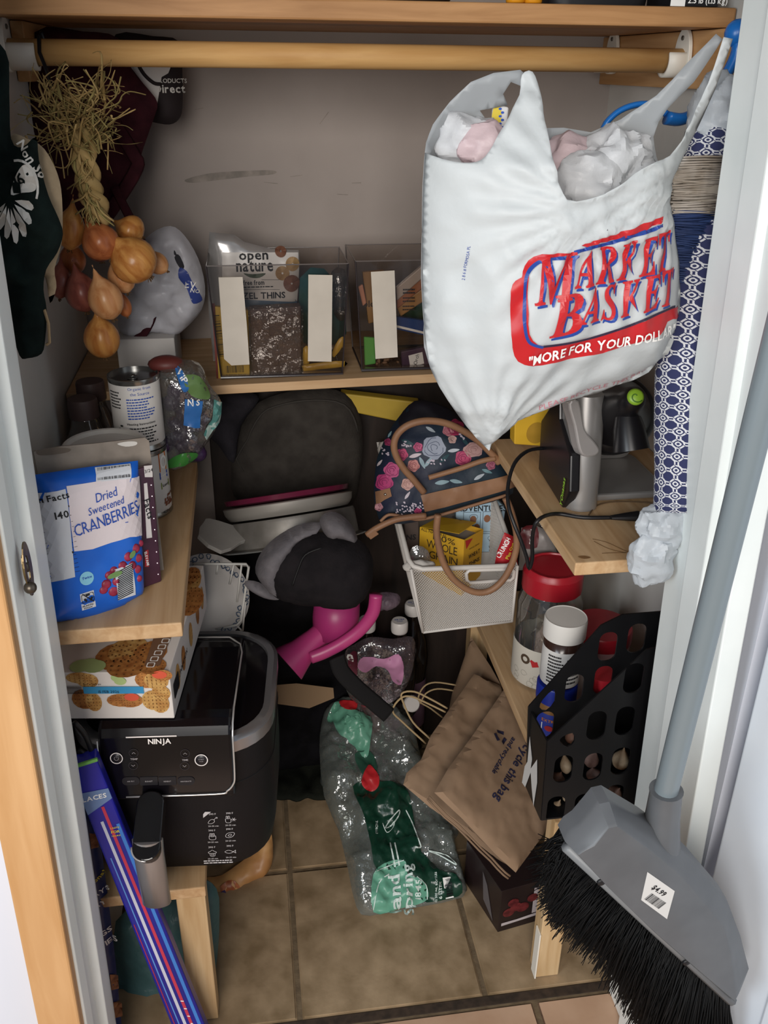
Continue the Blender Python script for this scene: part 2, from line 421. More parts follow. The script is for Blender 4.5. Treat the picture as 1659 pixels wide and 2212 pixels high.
# ================================================================== the setting
XL, XR, YB, YJ0, YJ1 = -.325, .722, 1.87, .88, 1.046
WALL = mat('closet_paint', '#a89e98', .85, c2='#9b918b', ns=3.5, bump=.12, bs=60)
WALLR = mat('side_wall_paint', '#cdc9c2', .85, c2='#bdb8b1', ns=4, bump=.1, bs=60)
TRIM = mat('trim_paint', '#eaeeec', .42, c2='#dfe5e3', ns=6, bump=.05, bs=18)
def struct(o): o['kind'] = 'structure'; return o
b = B(); b.b2(XL-.1, XR+.1, YB, YB+.08, -.02, 2.45); wb = struct(b.done('wall_back', WALL))
b = B(); b.b2(XL-.08, XL, YJ1, YB, -.02, 2.45); struct(b.done('wall_left', WALLR))
b = B(); b.b2(XR, XR+.08, YJ1, YB, -.02, 2.45); struct(b.done('wall_right', WALLR))
b = B(); b.b2(-1.6, 1.8, YJ0, YB+.08, 2.4, 2.48); struct(b.done('ceiling', mat('ceiling_paint', '#e4e2dd', .9)))
ROOM = mat('room_paint', '#cfd1da', .85)
b = B(); b.b2(-1.6, -.292, YJ0+.005, YJ1-.002, -.02, 2.42); struct(b.done('wall_front_left', ROOM))
b = B(); b.b2(.62, 1.8, YJ0+.005, YJ1-.002, -.02, 2.42); struct(b.done('wall_front_right', ROOM))
b = B(); b.b2(-.292, .62, YJ0+.005, YJ1-.002, 2.05, 2.42); struct(b.done('wall_front_header', ROOM))
# smudge on the back wall, a grey scuff with its own shape
pl = Pl((0, YB, 0), (1, 0, 0), (0, 0, 1)); b = B()
sm = smoothpoly([(400, 388), (455, 374), (530, 369), (590, 368), (592, 376), (540, 381), (470, 389), (415, 395)], 3)
b.flat(pl, pl.P(sm), .0006)
for x, y, l in ((585, 395, 30), (640, 380, 26), (700, 255, 30), (740, 420, 24), (770, 395, 20), (430, 235, 18)):
    q = pl.uv(x, y); b.flat(pl, rect(q, l*.0009, .0012, random.uniform(-60, 60)), .0006)
b.done('scuff_mark', mat('scuff', '#7d766f', .9, c2='#9b9189', ns=40), wb)

# floor: grout bed with ceramic tiles
FL = struct(B().b2(-1.6, 1.8, -2.2, YB, -.03, -.004).done('floor', mat('grout', '#78664e', .95, c2='#63533f', ns=50, bump=.3, bs=120)))
TILE = mat('floor_tile', '#ab9375', .5, c2='#7f6a4f', ns=16, bump=.2, bs=34, det=10, lo=.32, hi=.68)
TILE2 = mat('hall_tile', '#c7a68c', .5, c2='#a98468', ns=8, bump=.12, bs=30, det=8, lo=.3, hi=.75)
TS, GR = .345, .010
tm = {}
def tile(x0, x1, y0, y1, mt, z=0.0):
    x0 = max(x0, XL if y0 > 1 else -1.4); x1 = min(x1, XR if y0 > 1 else 1.7); y1 = min(y1, YB)
    if x1 - x0 < .02 or y1 - y0 < .02: return
    k = (round(x1-x0, 3), round(y1-y0, 3), mt.name)
    if k not in tm:
        bb = B().box((0, 0, -.008), (x1-x0, y1-y0, .016)); tm[k] = bb.mesh('tile'); tm[k].materials.append(mt)
        bm = bmesh.new(); bm.from_mesh(tm[k]); bmesh.ops.bevel(bm, geom=[e for e in bm.edges if all(v.co.z > -.001 for v in e.verts)], offset=.003, segments=2, affect='EDGES'); bm.to_mesh(tm[k]); bm.free()
    o = link('tile', tm[k], None, FL); o.location = ((x0+x1)/2, (y0+y1)/2, z)
YT = onZ(960, 2170, 0).y
for j in range(3):
    for i in range(-1, 3):
        x0 = .02 + i*TS; y0 = YT + .004 + j*TS; tile(x0+GR/2, x0+TS-GR/2, y0+GR/2, y0+TS-GR/2, TILE, random.uniform(-.0006, .0006))
for j in range(4):
    for i in range(-3, 4):
        x0 = .452 + i*TS; y1 = YT - .012 - j*TS; tile(x0+GR/2, x0+TS-GR/2, y1-TS+GR/2, y1-GR/2, TILE2, -.001)
B().b2(XL, XR, YT-.011, YT+.006, -.006, -.0015).done('threshold_gap', mat('gap_dark', '#43352a', .95, c2='#2f251d', ns=60), FL)
# jambs: profiles run up the opening, leaning a little as they do in the place
def lean_prism(poly, z0, z1, sl, name, mt, parent=None, bevel=.002):
    n = len(poly); bb = B()
    vs = [(x + sl*z0, y, z0) for x, y in poly] + [(x + sl*z1, y, z1) for x, y in poly]
    bb.add(vs, [tuple(range(n))[::-1], tuple(range(n, 2*n))] + [(i, (i+1) % n, n+(i+1) % n, n+i) for i in range(n)])
    return bb.done(name, mt, parent, bevel=bevel)
x = -.2928
JL = struct(lean_prism([(x-.03, YJ0), (x, YJ0), (x+.004, YJ0+.02), (x, YJ0+.045), (x, YJ1), (x-.03, YJ1)], 0, 2.05, .024, 'trim_1', TRIM))
lean_prism([(x-.002, YJ0+.062), (x+.012, YJ0+.068), (x+.012, YJ0+.112), (x-.002, YJ0+.118)], 0, 2.05, .024, 'door_stop', TRIM, JL)
x = .5965
JR = struct(lean_prism([(x, YJ0-.004), (x+.03, YJ0-.004), (x+.03, YJ1), (x, YJ1)], 0, 2.05, -.033, 'trim_2', TRIM))
lean_prism([(x-.010, YJ0+.05), (x+.002, YJ0+.046), (x+.002, YJ0+.10), (x-.010, YJ0+.096)], 0, 2.05, -.033, 'door_stop', TRIM, JR)
b = B(); b.b2(-.292, .62, YJ0, YJ1, 2.05, 2.08); struct(b.done('trim_3', TRIM))
CAS = wood('casing_wood', '#cba072', '#ba8c5c', (6, 6, .5), 6, .5)
struct(lean_prism([(-.352, .862), (-.296, .862), (-.296, .884), (-.352, .884)], 0, 2.1, .024, 'trim_4', CAS, None, .003))
# strike plate on the near jamb face
sp = onY(40, 1230, .905); pl = Pl((sp.x+.006, .905, sp.z), (0, 1, 0), (0, 0, 1)); b = B()
BR = mat('aged_brass', '#8c7a56', .38, .9, c2='#5c4f3a', ns=60)
o_, i_ = oval((0, 0), .014, .031, 24), oval((-.002, .002), .006, .016, 24)
ring(b, pl, o_, i_, .004); ring(b, pl, o_, oval((0, 0), .0155, .033, 24), .004); b.add([pl.pt(u, v, .001) for u, v in oval((-.002, .002), .0062, .0165, 24)], [tuple(range(24))])
sk = b.done('strike_plate', BR, JL, smooth=False, solid=.0015)
b = B(); b.ball(pl.pt(-.012, -.017, .006), .007, 12, 8); b.ball(pl.pt(.0, .002, .003), (.003, .004, .006), 10, 6); b.done('catch_bolt', mat('dull_bolt', '#5b544b', .4, .8), sk, True)
# the open door that carries the broom
dh = V((.603, .868, 0)); dd = V((.30, -.955, 0)).normalized(); dn = V((dd.y, -dd.x, 0)); dn = dn if dn.x < 0 else -dn
b = B(); DM = M(((dd.x, dn.x, 0), (dd.y, dn.y, 0), (0, 0, 1)))
b.box(dh + dd*.42 - dn*.02 + V((0, 0, 1.02)), (.80, .035, 2.0), DM)
DR = struct(b.done('door_1', mat('door_paint', '#dbe3ec', .4, c2='#d0d9e4', ns=5, bump=.04, bs=14), bevel=.003))
for z0, z1 in ((.2, .95), (1.1, 1.9)):
    b = B(); b.box(dh + dd*.42 - dn*.0015 + V((0, 0, (z0+z1)/2)), (.54, .006, z1-z0), DM); b.done('panel', MATS['door_paint'], DR, bevel=.005)
# ================================================================== shelves and rod
PINE = wood('shelf_pine', '#cfb08a', '#b8956c', (1.2, 14, 14), 5)
PINEY = wood('shelf_pine_long', '#ccab84', '#b59067', (14, 1.0, 14), 4.2)
PINEZ = wood('post_pine', '#d0b48c', '#b8966b', (14, 14, 1.0), 4.2)
ZT0 = onY(800, 46, 1.40).z
t = thing('closet_shelf', 'long pine shelf at the very top above the hanging rod', 'shelf', (.19, 1.64, ZT0))
TSW = wood('top_shelf_wood', '#bd8f61', '#9c7046', (1.0, 12, 12), 5)
B().b2(XL+.002, XR-.002, 1.40, YB-.002, ZT0, ZT0+.026).done('board', TSW, t, bevel=.003)
tag(B().b2(XR-.024, XR-.001, 1.07, YB-.002, ZT0-.082, ZT0-.001).done('shelf_cleat', wood('cleat_wood', '#cda070', '#ae7f4d', (12, 1, 12), 4), None, bevel=.002), 'wooden cleat under the top shelf behind the shopping bag handle', 'cleat')
tag(B().b2(XL+.001, XL+.02, 1.56, YB-.002, ZT0-.082, ZT0-.001).done('shelf_cleat', MATS['cleat_wood'], None, bevel=.002), 'wooden cleat under the top shelf behind the onion braid', 'cleat')
YR = 1.50; zr = onY(750, 122, YR).z; RR = .0175
t = thing('closet_rod', 'round wooden closet rod held by white sockets under the top shelf', 'rod', (.19, YR, zr))
B().tube([(XL+.006, YR, zr), (XR-.03, YR, zr)], RR, 20).done('rod', wood('rod_wood', '#d6ac72', '#c0935a', (1.2, 10, 10), 5), t, True)
SOC = mat('socket_plastic', '#e6e0d4', .45)
def socket(x, s, y, z, par, cup=True):
    bb = B(); L_ = .044 if s > 0 else .034
    if cup:
        def cupf(u, v):
            a = math.radians(150 + 240*u); r = RR + .004
            return V((x + s*L_*v, y + r*math.cos(a), z + r*math.sin(a)))
        bb.sheet(cupf, 18, 2)
    o = bb.done('socket', SOC, par, True, solid=.005) if cup else None
    bb = B(); pp = Pl((x + s*.003, y, z), (0, 1, 0), (0, 0, 1)); bb.prism(pp, smoothpoly([(-.026, -.02), (0, -.026), (.026, -.02), (.026, .015), (.016, .038), (0, .046), (-.016, .038), (-.026, .015)], 4), -.003, .003)
    f = bb.done('socket_flange', SOC, par, bevel=.001)
    bb = B(); bb.lathe([(.0035, 0), (.0035, .002), (.001, .003)], 10, M.Translation((x + s*.006, y, z+.032)) @ M.Rotation(s*math.pi/2, 4, 'Y')); bb.done('screw', mat('screw_steel', '#77736c', .35, .9), f)
socket(XL+.002, 1, YR, zr, t); socket(XR-.026, -1, YR, zr, t)
t2 = thing('spare_rod_socket', 'small white rod socket on the cleat near the back corner', 'bracket', (XR-.03, 1.80, zr))
socket(XR-.026, -1, 1.80, zr+.005, t2, True)

zb0, zb1 = onY(456, 834, 1.55).z, onY(941, 808, 1.55).z
def zbin(x): x0, x1 = onY(456, 834, 1.55).x, onY(941, 808, 1.55).x; return zb0 + (zb1-zb0)*(x-x0)/(x1-x0)
b = B(); xa, xb = XL+.003, XR-.003; th = .0165
b.hexa([(xa, 1.55, zbin(xa)-th), (xb, 1.55, zbin(xb)-th), (xb, YB-.002, zbin(xb)-th), (xa, YB-.002, zbin(xa)-th), (xa, 1.55, zbin(xa)), (xb, 1.55, zbin(xb)), (xb, YB-.002, zbin(xb)), (xa, YB-.002, zbin(xa))])
tag(b.done('bin_shelf', wood('bin_shelf_wood', '#ceae88', '#b8956e', (1.0, 12, 12), 5), bevel=.0015), 'pale board shelf across the back wall carrying two clear bins', 'shelf')
ZLS, ZRS, ZRL, ZST = .87, .92, .42, .34
b = B(); a0, a1 = onZ(395, 1345, ZLS), onZ(425, 990, ZLS); xe = (a0.x+a1.x)/2; YLS = a0.y
b.b2(XL+.002, xe, YLS, 1.62, ZLS-.023, ZLS)
tag(b.done('pine_shelf', PINEY, bevel=.002), 'pine shelf along the near side holding cans and the blue cranberry pouch', 'shelf'); XLS = xe
b = B(); a0, a1 = onZ(1258, 1216, ZRS), onZ(1060, 965, ZRS); xe = (a0.x+a1.x)/2; YRS = a0.y
b.b2(xe, XR-.002, YRS, 1.545, ZRS-.021, ZRS)
rs = tag(b.done('pine_shelf', PINEY, bevel=.002), 'pine shelf with a dark knot carrying the black and silver dessert machine', 'shelf'); XRS = xe
pk = Pl((0, 0, ZRS), (1, 0, 0), (0, 1, 0)); b = B()
KN = mat('knot_brown', '#7d5a35', .7)
b.flat(pk, pk.P(smoothpoly([(1248, 1203), (1262, 1201), (1276, 1205), (1262, 1208)], 3)), .0006)
for pts in (((1280, 1165), (1310, 1172), (1345, 1188), (1358, 1193)), ((1283, 1170), (1315, 1186), (1352, 1195)), ((1300, 1196), (1325, 1195), (1355, 1194))):
    stroke(b, pk, pk.P(smoothpoly(list(pts), 4, False)), .0014)
b.done('knot', KN, rs)
b = B(); a0, a1 = onZ(1150, 1590, ZRL), onZ(1030, 1355, ZRL); xe = (a0.x+a1.x)/2; XRL = xe
tr_ = thing('pine_shelf', 'low pine shelf on a post carrying the jars and black file box', 'shelf', (xe+.1, 1.3, 0))
B().b2(xe, XR-.002, 1.075, 1.80, ZRL-.023, ZRL).done('board', PINEY, tr_, bevel=.002)
p0, p1 = onY(1170, 1820, 1.11), onY(1222, 1820, 1.11)
B().b2(p0.x+.012, p1.x+.012, 1.09, 1.128, .001, ZRL-.024).done('leg', PINEZ, tr_, bevel=.002)
B().b2(p0.x+.009, p0.x+.0115, 1.088, 1.11, .001, .12).done('paper_strip', mat('strip_white', '#e4ded2', .8), tr_)
B().b2(p0.x+.02, p1.x+.02, 1.74, 1.78, .001, ZRL-.024).done('leg', PINEZ, tr_, bevel=.002)
p0, p1 = onY(385, 1965, 1.10), onY(448, 1965, 1.10)
ts_ = thing('pine_stand', 'low pine stand with a square post under the air fryer', 'stand', (-.22, 1.3, 0))
B().b2(XL+.002, p1.x+.002, 1.085, 1.62, ZST-.022, ZST).done('board', PINEY, ts_, bevel=.002)
B().b2(p0.x, p1.x, 1.09, 1.132, .001, ZST-.023).done('leg', PINEZ, ts_, bevel=.002)
B().b2(p0.x, p1.x, 1.57, 1.61, .001, ZST-.023).done('leg', PINEZ, ts_, bevel=.002)
# ================================================================== hanging at the near side
def sp(pts, n=3): return smoothpoly(pts, n)
FAB = lambda n, c, c2: mat(n, c, .95, c2=c2, ns=30, bump=.25, bs=220, spec=.08)
# braid of onions
YO = 1.40
po = upright((0, YO, 1.2)); PM = 1 / (V(po.px(200, 600)) - V(po.px(201, 600))).length
t = thing('onion_braid', 'braid of yellow onions with dry straw tops hanging from the rod', 'onions', po.px(200, 200))
def onionmat(n, c, c2, c3):
    if n in MATS: return MATS[n]
    mt = wood(n, c, c2, (26, 26, 1.6), 3.2, .28, .25); return mt
OM = [onionmat('onion_gold', '#cb9452', '#a0602c', 0), onionmat('onion_copper', '#bf7648', '#8f4c2a', 0), onionmat('onion_pale', '#d8a676', '#b87a4a', 0), onionmat('onion_red', '#9c5b4c', '#713a33', 0)]
ROOT = mat('onion_root', '#5a4127', .95)
PROF = [(.002, 1.36), (.10, 1.22), (.17, 1.05), (.30, .88), (.55, .68), (.80, .42), (.95, .15), (1.0, -.1), (.96, -.35), (.82, -.62), (.58, -.84), (.30, -.96), (.14, -1.02), (.02, -1.03)]
def onion(x, y, rx, ry, ang, dy, k):
    c = po.px(x, y, -dy); R = rx*1.24 / PM; H = ry*1.34 / PM
    b = B(); b.lathe([(0.001, 1.38 * H)] + [(r*R, z*H*.92) for r, z in PROF], 22)
    o = b.done('onion', OM[k], t, True); rot = M.Rotation(math.radians(ang), 4, 'Y') @ M.Rotation(math.radians(random.uniform(-14, 10)), 4, 'X')
    mw = M.Translation(c) @ rot; o.matrix_parent_inverse = M.Identity(4); o.matrix_basis = WM[t.name].inverted() @ mw; WM[o.name] = mw
    b = B()
    for i in range(9):
        a = random.uniform(0, 6.28); r = random.uniform(.02, .12)*R; b.tube([mw @ V((r*math.cos(a), r*math.sin(a), -H*.93)), mw @ V((2.0*r*math.cos(a), 2.0*r*math.sin(a), -H*random.uniform(1.0, 1.1)))], .0007, 4)
    b.done('root', ROOT, o)
for a in ((153, 492, 25, 38, 12, .0, 0), (145, 572, 24, 30, 5, .05, 1), (125, 612, 21, 32, 8, .02, 3), (205, 545, 28, 28, 0, .05, 3), (270, 512, 30, 26, -60, .06, 0), (217, 517, 33, 34, -30, -.01, 1),
          (286, 556, 42, 44, -38, -.01, 0), (330, 580, 20, 26, -50, .05, 2), (256, 606, 25, 31, -20, .03, 2), (174, 632, 31, 38, -8, .01, 3), (230, 636, 31, 40, -14, -.02, 2), (262, 668, 14, 24, -10, .03, 1), (219, 727, 33, 41, -2, .0, 0)):
    onion(*a)
STR = mat('dry_straw', '#b59a66', .85, c2='#8d7444', ns=25); STR2 = mat('dry_straw_green', '#9c8f58', .85, c2='#77673c', ns=25)
b = B(); cl = [po.px(x, y, .0) for x, y in smoothpoly([(178, 270), (182, 320), (186, 370), (196, 410), (205, 440), (214, 480)], 5, False)]
for k in range(3):
    pts = []; n = len(cl)
    for i, p in enumerate(cl):
        a = i / n * 11 + k * 2.09; pts.append(p + V((math.cos(a)*.011, math.sin(a)*.009, 0)))
    b.tube(pts, [.010*(1-.25*abs(i/n-.4)) for i in range(n)], 7, flat=.7)
b.done('braid', STR, t, True)
b = B(); b2 = B(); rn = random.Random(5)
for i in range(240):
    x0, y0 = rn.gauss(162, 38), rn.uniform(205, 325); L_ = rn.uniform(30, 95); a = rn.uniform(-2.7, .5) if rn.random() < .7 else rn.uniform(-3.1, 3.1)
    x1, y1 = x0 + L_*math.cos(a), y0 + L_*math.sin(a); mx, my = (x0+x1)/2 + rn.gauss(0, 18), (y0+y1)/2 + rn.gauss(-6, 16)
    d0, d1 = rn.gauss(.0, .02), rn.gauss(0, .03)
    pts = [po.px(x, y, d) for x, y, d in smoothpoly([(x0, y0, d0), (mx, my, (d0+d1)/2), (x1, y1, d1)], 4, False)]
    (b if i % 3 else b2).tube(pts, [rn.uniform(.0011, .0026)*(1-.6*j/len(pts)) for j in range(len(pts))], 5, flat=.35)
for i in range(46):
    f = rn.random(); x0, y0 = 180 + 30*f + rn.gauss(0, 9), 300 + 190*f; a = rn.uniform(.6, 2.5); L_ = rn.uniform(20, 60)
    pts = [po.px(x, y, d) for x, y, d in smoothpoly([(x0, y0, .012), (x0+L_*.5*math.cos(a)+rn.gauss(0, 6), y0+L_*.5*math.sin(a), .02), (x0+L_*math.cos(a), y0+L_*math.sin(a), .012)], 4, False)]
    (b if i % 2 else b2).tube(pts, rn.uniform(.0012, .0024), 5, flat=.35)
for pts in (((228, 236), (240, 220), (255, 205), (265, 165)), ((225, 235), (258, 222), (268, 205), (285, 197), (318, 204)), ((100, 185), (150, 220), (190, 245), (215, 265)), ((50, 205), (85, 215), (110, 230), (120, 245)), ((45, 245), (75, 250), (115, 250)), ((65, 288), (100, 295), (130, 300), (160, 288)), ((240, 302), (246, 318), (243, 310)), ((195, 290), (212, 310), (216, 325))):
    b2.tube([po.px(x, y, .02) for x, y in smoothpoly(list(pts), 4, False)], .0019, 5, flat=.4)
b.done('straw', STR, t, True, kind='stuff'); b2.done('straw_tips', STR2, t, True, kind='stuff')
# wire hook over the rod
t = thing('hanging_hook', 'dark flat metal hook over the rod holding the onions', 'hook', (po.px(95, 110)))
b = B(); hx = onY(92, 110, YR).x
b.tube([(hx, YR+.022, zr-.02), (hx, YR+.024, zr+.01), (hx, YR+.008, zr+.027), (hx, YR-.014, zr+.02), (hx, YR-.026, zr)] + [onY(x, y, Y) for x, y, Y in ((100, 150, 1.46), (110, 180, 1.43), (118, 205, 1.405))], .0026, 8, flat=.35, up=(0, 1, 0))
b.done('hook_wire', mat('dark_steel', '#34353a', .4, .7), t, True)

# dark tote with a white flower, canvas tote behind it
pb = upright((0, 1.20, 1.2)); BLK = FAB('black_cotton', '#1b2624', '#141b1a')
t = thing('black_tote_bag', 'crumpled black tote bag with a white flower print beside the onions', 'bag', pb.px(60, 770))
poly = pb.P(sp([(-60, 90), (12, 110), (20, 200), (24, 300), (48, 318), (78, 296), (84, 345), (104, 420), (126, 470), (136, 505), (124, 545), (100, 582), (94, 625), (101, 670), (98, 730), (90, 764), (60, 774), (42, 768), (20, 700), (-20, 600), (-70, 500)]))
q = pillow(pb, poly, .018, .03, .018, 20, 3, .008, h=.008); q.done('cloth', BLK, t, True)
fn = q.fn; q.pl.skin = fn; b = B()
for a, L_, wd in ((95, 52, 9), (75, 60, 9), (55, 60, 10), (35, 56, 11), (14, 52, 11), (118, 46, 9), (140, 40, 8)):
    ca, sa = math.cos(math.radians(a)), math.sin(math.radians(a)); cx, cy = 20, 428
    pp = [(cx + ca*r*L_ - sa*s_*wd, cy + sa*r*L_*1.6 + ca*s_*wd) for r, s_ in ((.25, 0), (.5, -.6), (.8, -1), (1.0, -.5), (1.06, 0), (1.0, .6), (.8, .7), (.5, .4))]
    cutfill(b, pb, pb.P(pp), .0015, fn, .008)
cutfill(b, pb, pb.P(sp([(24, 420), (32, 385), (48, 358), (62, 358), (74, 380), (79, 405), (70, 414), (48, 416)])), .0015, fn, .008)
arc = [(38 + 44*math.cos(math.radians(a)), 408 + 62*math.sin(math.radians(a))) for a in range(-100, 30, 12)]
stroke(b, pb, pb.P(arc), .0025, .0018, fn)
WP = mat('fabric_print', '#d8d6d0', .9)
text(b, pb, 'Non So', pb.uv(68, 345), w=.045, ang=-62, base='sb', d=.0018, fn=fn)
b.done('print', WP, t, kind='stuff')
b = B(); text(b, pb, '16', pb.uv(41, 386), w=.013, base='sb', d=.0024, fn=fn, ang=8); b.flat(pb, rect(pb.uv(37, 405), .009, .012), .0022, fn); b.done('print_mark', BLK, t)
b = B(); b.tube([pb.px(x, y, .006) for x, y in ((96, 668), (103, 700), (104, 745), (98, 748))], .002, 6); b.done('drawstring', mat('string_tan', '#9a8465', .9), t)
pc = upright((0, 1.245, 1.2))
poly = pc.P(sp([(20, 300), (60, 300), (96, 322), (124, 375), (134, 430), (134, 520), (118, 580), (122, 620), (108, 655), (98, 600), (76, 588), (50, 560), (20, 450)]))
tag(pillow(pc, poly, .012, .03, .006, 20, 8, .006).done('canvas_tote_bag', FAB('tan_canvas', '#b7a488', '#a08d72'), None, True), 'tan canvas tote hanging right behind the black flower tote', 'bag')

# maroon apron with long strap, dark bag behind
pa = upright((0, 1.64, 1.2)); MAR = FAB('maroon_cloth', '#3d1c22', '#2c1419')
t = thing('maroon_apron', 'dark maroon apron with a long looping strap behind the onions', 'apron', pa.px(280, 700))
poly = pa.P(sp([(70, 72), (180, 68), (255, 82), (285, 150), (318, 190), (340, 222), (330, 262), (302, 345), (298, 390), (262, 440), (228, 470), (150, 480), (80, 400), (62, 250)]))
pillow(pa, poly, .014, .04, .012, 16, 4, .004).done('cloth', MAR, t, True)
b = B(); band = smoothpoly([(250, 400), (275, 450), (303, 505), (322, 560), (336, 600), (338, 640), (328, 685), (308, 718), (280, 735), (252, 737)], 5, False)
b.tube([pa.px(x, y, .022) for x, y in band], .0075, 8, flat=.22, up=(0, -1, .2)); b.done('strap', MAR, t, True)
b = B(); b.tube([pa.px(x, y, .02) for x, y in smoothpoly([(245, 255), (290, 330), (298, 360), (250, 440), (228, 470)], 4, False)], .011, 8, flat=.2, up=(0, -1, .2)); b.done('strap', MAR, t, True)
pd = upright((0, 1.72, 1.3))
t = thing('black_product_bag', 'small black bag with white lettering and a paper card behind the rod', 'bag', pd.px(365, 265))
poly = pd.P(sp([(250, 74), (330, 78), (388, 90), (394, 160), (394, 232), (386, 258), (366, 269), (330, 264), (270, 250), (240, 150)]))
q = pillow(pd, poly, .025, .03, .004, 20, 2); q.done('pouch', mat('dark_plum_cloth', '#21181a', .8), t, True)
b = B(); text(b, pd, 'PRODUCTS', pd.uv(372, 174), w=.05, base='sb', d=.001, fn=q.fn); text(b, pd, 'Direct', pd.uv(368, 191), w=.05, base='sb', d=.001, fn=q.fn); b.done('lettering', WP, t)
b = B(); b.prism(pd, pd.P([(275, 130), (374, 138), (366, 158), (352, 166), (343, 222), (312, 178)]), .03, .0315); b.done('paper_card', mat('card_white', '#cfcbc8', .8), t)
b = B(); b.tube([pd.px(x, y, .034) for x, y in smoothpoly([(300, 135), (315, 160), (335, 178), (350, 181)], 4, False)], .003, 6); b.done('cord', MATS['dark_plum_cloth'], t, True)

# ================================================================== on the near side shelf
a0, a1 = onZ(128, 1342, ZLS+.001), onZ(312, 1283, ZLS+.001); yw = math.degrees(math.atan2(a1.y-a0.y, a1.x-a0.x))
pp = upright(a0, yw, 9); BLU = mat('pouch_blue', '#0f55b8', .3, c2='#1a66cf', ns=12, bump=.1, bs=14, spec=.5)
t = thing('cranberry_pouch', 'blue plastic pouch of dried sweetened cranberries on the near shelf', 'pouch', a0.lerp(a1, .5))
poly = pp.P([(72, 1026), (180, 1010), (298, 995), (303, 1080), (307, 1180), (311, 1262), (309, 1281), (262, 1312), (205, 1333), (132, 1343), (95, 1345), (80, 1200)])
q = pillow(pp, poly, .022, .05, .0014, 18, 1, .016, h=.008); q.done('pouch', BLU, t, True); fn = q.fn; q.pl.skin = fn
b = B(); cutfill(b, pp, pp.P([(143, 1050), (220, 1038), (300, 1028), (304, 1090), (306, 1156), (280, 1160), (240, 1172), (200, 1186), (160, 1191), (150, 1110)]), .0008, fn); b.done('label_panel', mat('label_pinkish', '#ded3d6', .45), t)
b = B(); cutfill(b, pp, pp.P([(76, 1064), (141, 1056), (152, 1140), (162, 1246), (112, 1257), (92, 1260)]), .0008, fn)
cutfill(b, pp, pp.P([(204, 1009), (281, 1001), (283, 1033), (207, 1041)]), .0008, fn, .006); cutfill(b, pp, pp.P([(246, 1230), (285, 1216), (292, 1284), (254, 1296)]), .0018, fn); b.flat(pp, rect(pp.uv(190, 1297), .019, .026), .0008, fn); b.done('label_white', mat('label_white', '#cfd2d8', .5), t)
b = B(); rn = random.Random(2)
for i in range(26): x_ = 209 + i*2.75; w2 = rn.choice((.8, 1.2, 1.8)); b.flat(pp, pp.P([(x_, 1010-.1*(x_-206)), (x_+w2, 1010-.1*(x_-206)), (x_+w2+1.5, 1037-.1*(x_-206)), (x_+1.5, 1037-.1*(x_-206))]), .0016, fn)
text(b, pp, 'n Facts', pp.uv(117, 1075), w=.036, base='sb', d=.0013, fn=fn, ang=2); text(b, pp, '140', pp.uv(133, 1112), w=.017, base='sb', d=.0013, fn=fn)
for x, y, w_, h_ in ((116, 1101, .038, .0022), (126, 1201, .038, .003), (118, 1121, .04, .001)): b.flat(pp, rect(pp.uv(x, y), w_, h_, 3), .0013, fn)
for i in range(6): b.flat(pp, rect(pp.uv(124 + i*2.2, 1134 + i*11), .038, .0005, 3), .0013, fn)
for i in range(5): b.flat(pp, rect(pp.uv(132 + i*2.2, 1206 + i*9), .038, .0005, 3), .0013, fn)
for i in range(16): p_ = pp.uv(252 + i*.3, 1231 + i*3.6 ); b.flat(pp, rect(pp.uv(270, 1226 + i*4.0), .024, .0015, 10), .0026, fn)
ring(b, pp, rrect(*[c_ for c_ in (pp.uv(190, 1297)[0]-.0085, pp.uv(190, 1297)[1]-.002, pp.uv(190, 1297)[0]+.0085, pp.uv(190, 1297)[1]+.011)], .002), rrect(pp.uv(190, 1297)[0]-.0078, pp.uv(190, 1297)[1]-.0013, pp.uv(190, 1297)[0]+.0078, pp.uv(190, 1297)[1]+.0103, .002), .0014, fn)
for a in (90, 210, 330):
    c_ = pp.uv(190, 1291); ca, sa = math.cos(math.radians(a)), math.sin(math.radians(a)); b.flat(pp, rect((c_[0]+ca*.0045, c_[1]+sa*.0045), .0055, .0028, a+90), .0014, fn)
stroke(b, pp, [(pp.uv(190, 1291)[0]-.007, pp.uv(190, 1291)[1]+.008), (pp.uv(190, 1291)[0]+.007, pp.uv(190, 1291)[1]-.008)], .0012, .0016, fn)
text(b, pp, 'PLASTIC', pp.uv(190, 1307), w=.015, base='sb', d=.0014, fn=fn); text(b, pp, 'POUCH', pp.uv(190, 1312), w=.011, base='sb', d=.0014, fn=fn); b.done('fine_print', INK(), t, kind='stuff')
b = B(); HB = mat('print_blue', '#1f4aa8', .5)
text(b, pp, 'Dried', pp.uv(229, 1068), w=.032, hgt=.012, ang=5, d=.0020, fn=fn, shear=.25); text(b, pp, 'Sweetened', pp.uv(229, 1092), w=.052, hgt=.0105, ang=5, d=.0020, fn=fn, shear=.25)
text(b, pp, 'CRANBERRIES', pp.uv(233, 1120), w=.094, hgt=.0165, ang=6, d=.0020, fn=fn, shear=.12, off=.012); stroke(b, pp, [pp.uv(190, 1144), pp.uv(276, 1127)], .0011, .0016, fn); b.done('lettering', HB, t)
b = B(); rn = random.Random(4)
for x, y, r in ((236, 1243, 10), (230, 1262, 11), (246, 1277, 12), (224, 1274, 10), (252, 1256, 10), (264, 1222, 11), (276, 1203, 11), (292, 1185, 11), (303, 1174, 8), (298, 1206, 10), (296, 1230, 10), (284, 1222, 11), (300, 1250, 8), (246, 1232, 9)):
    c_ = pp.uv(x, y); k = fn(*c_); b.ball(pp.pt(*c_, k-.001), (r/1500, r/1500, .003), 10, 5, M.Rotation(math.radians(yw), 4, 'Z') @ M.Rotation(math.radians(90-9), 4, 'X'))
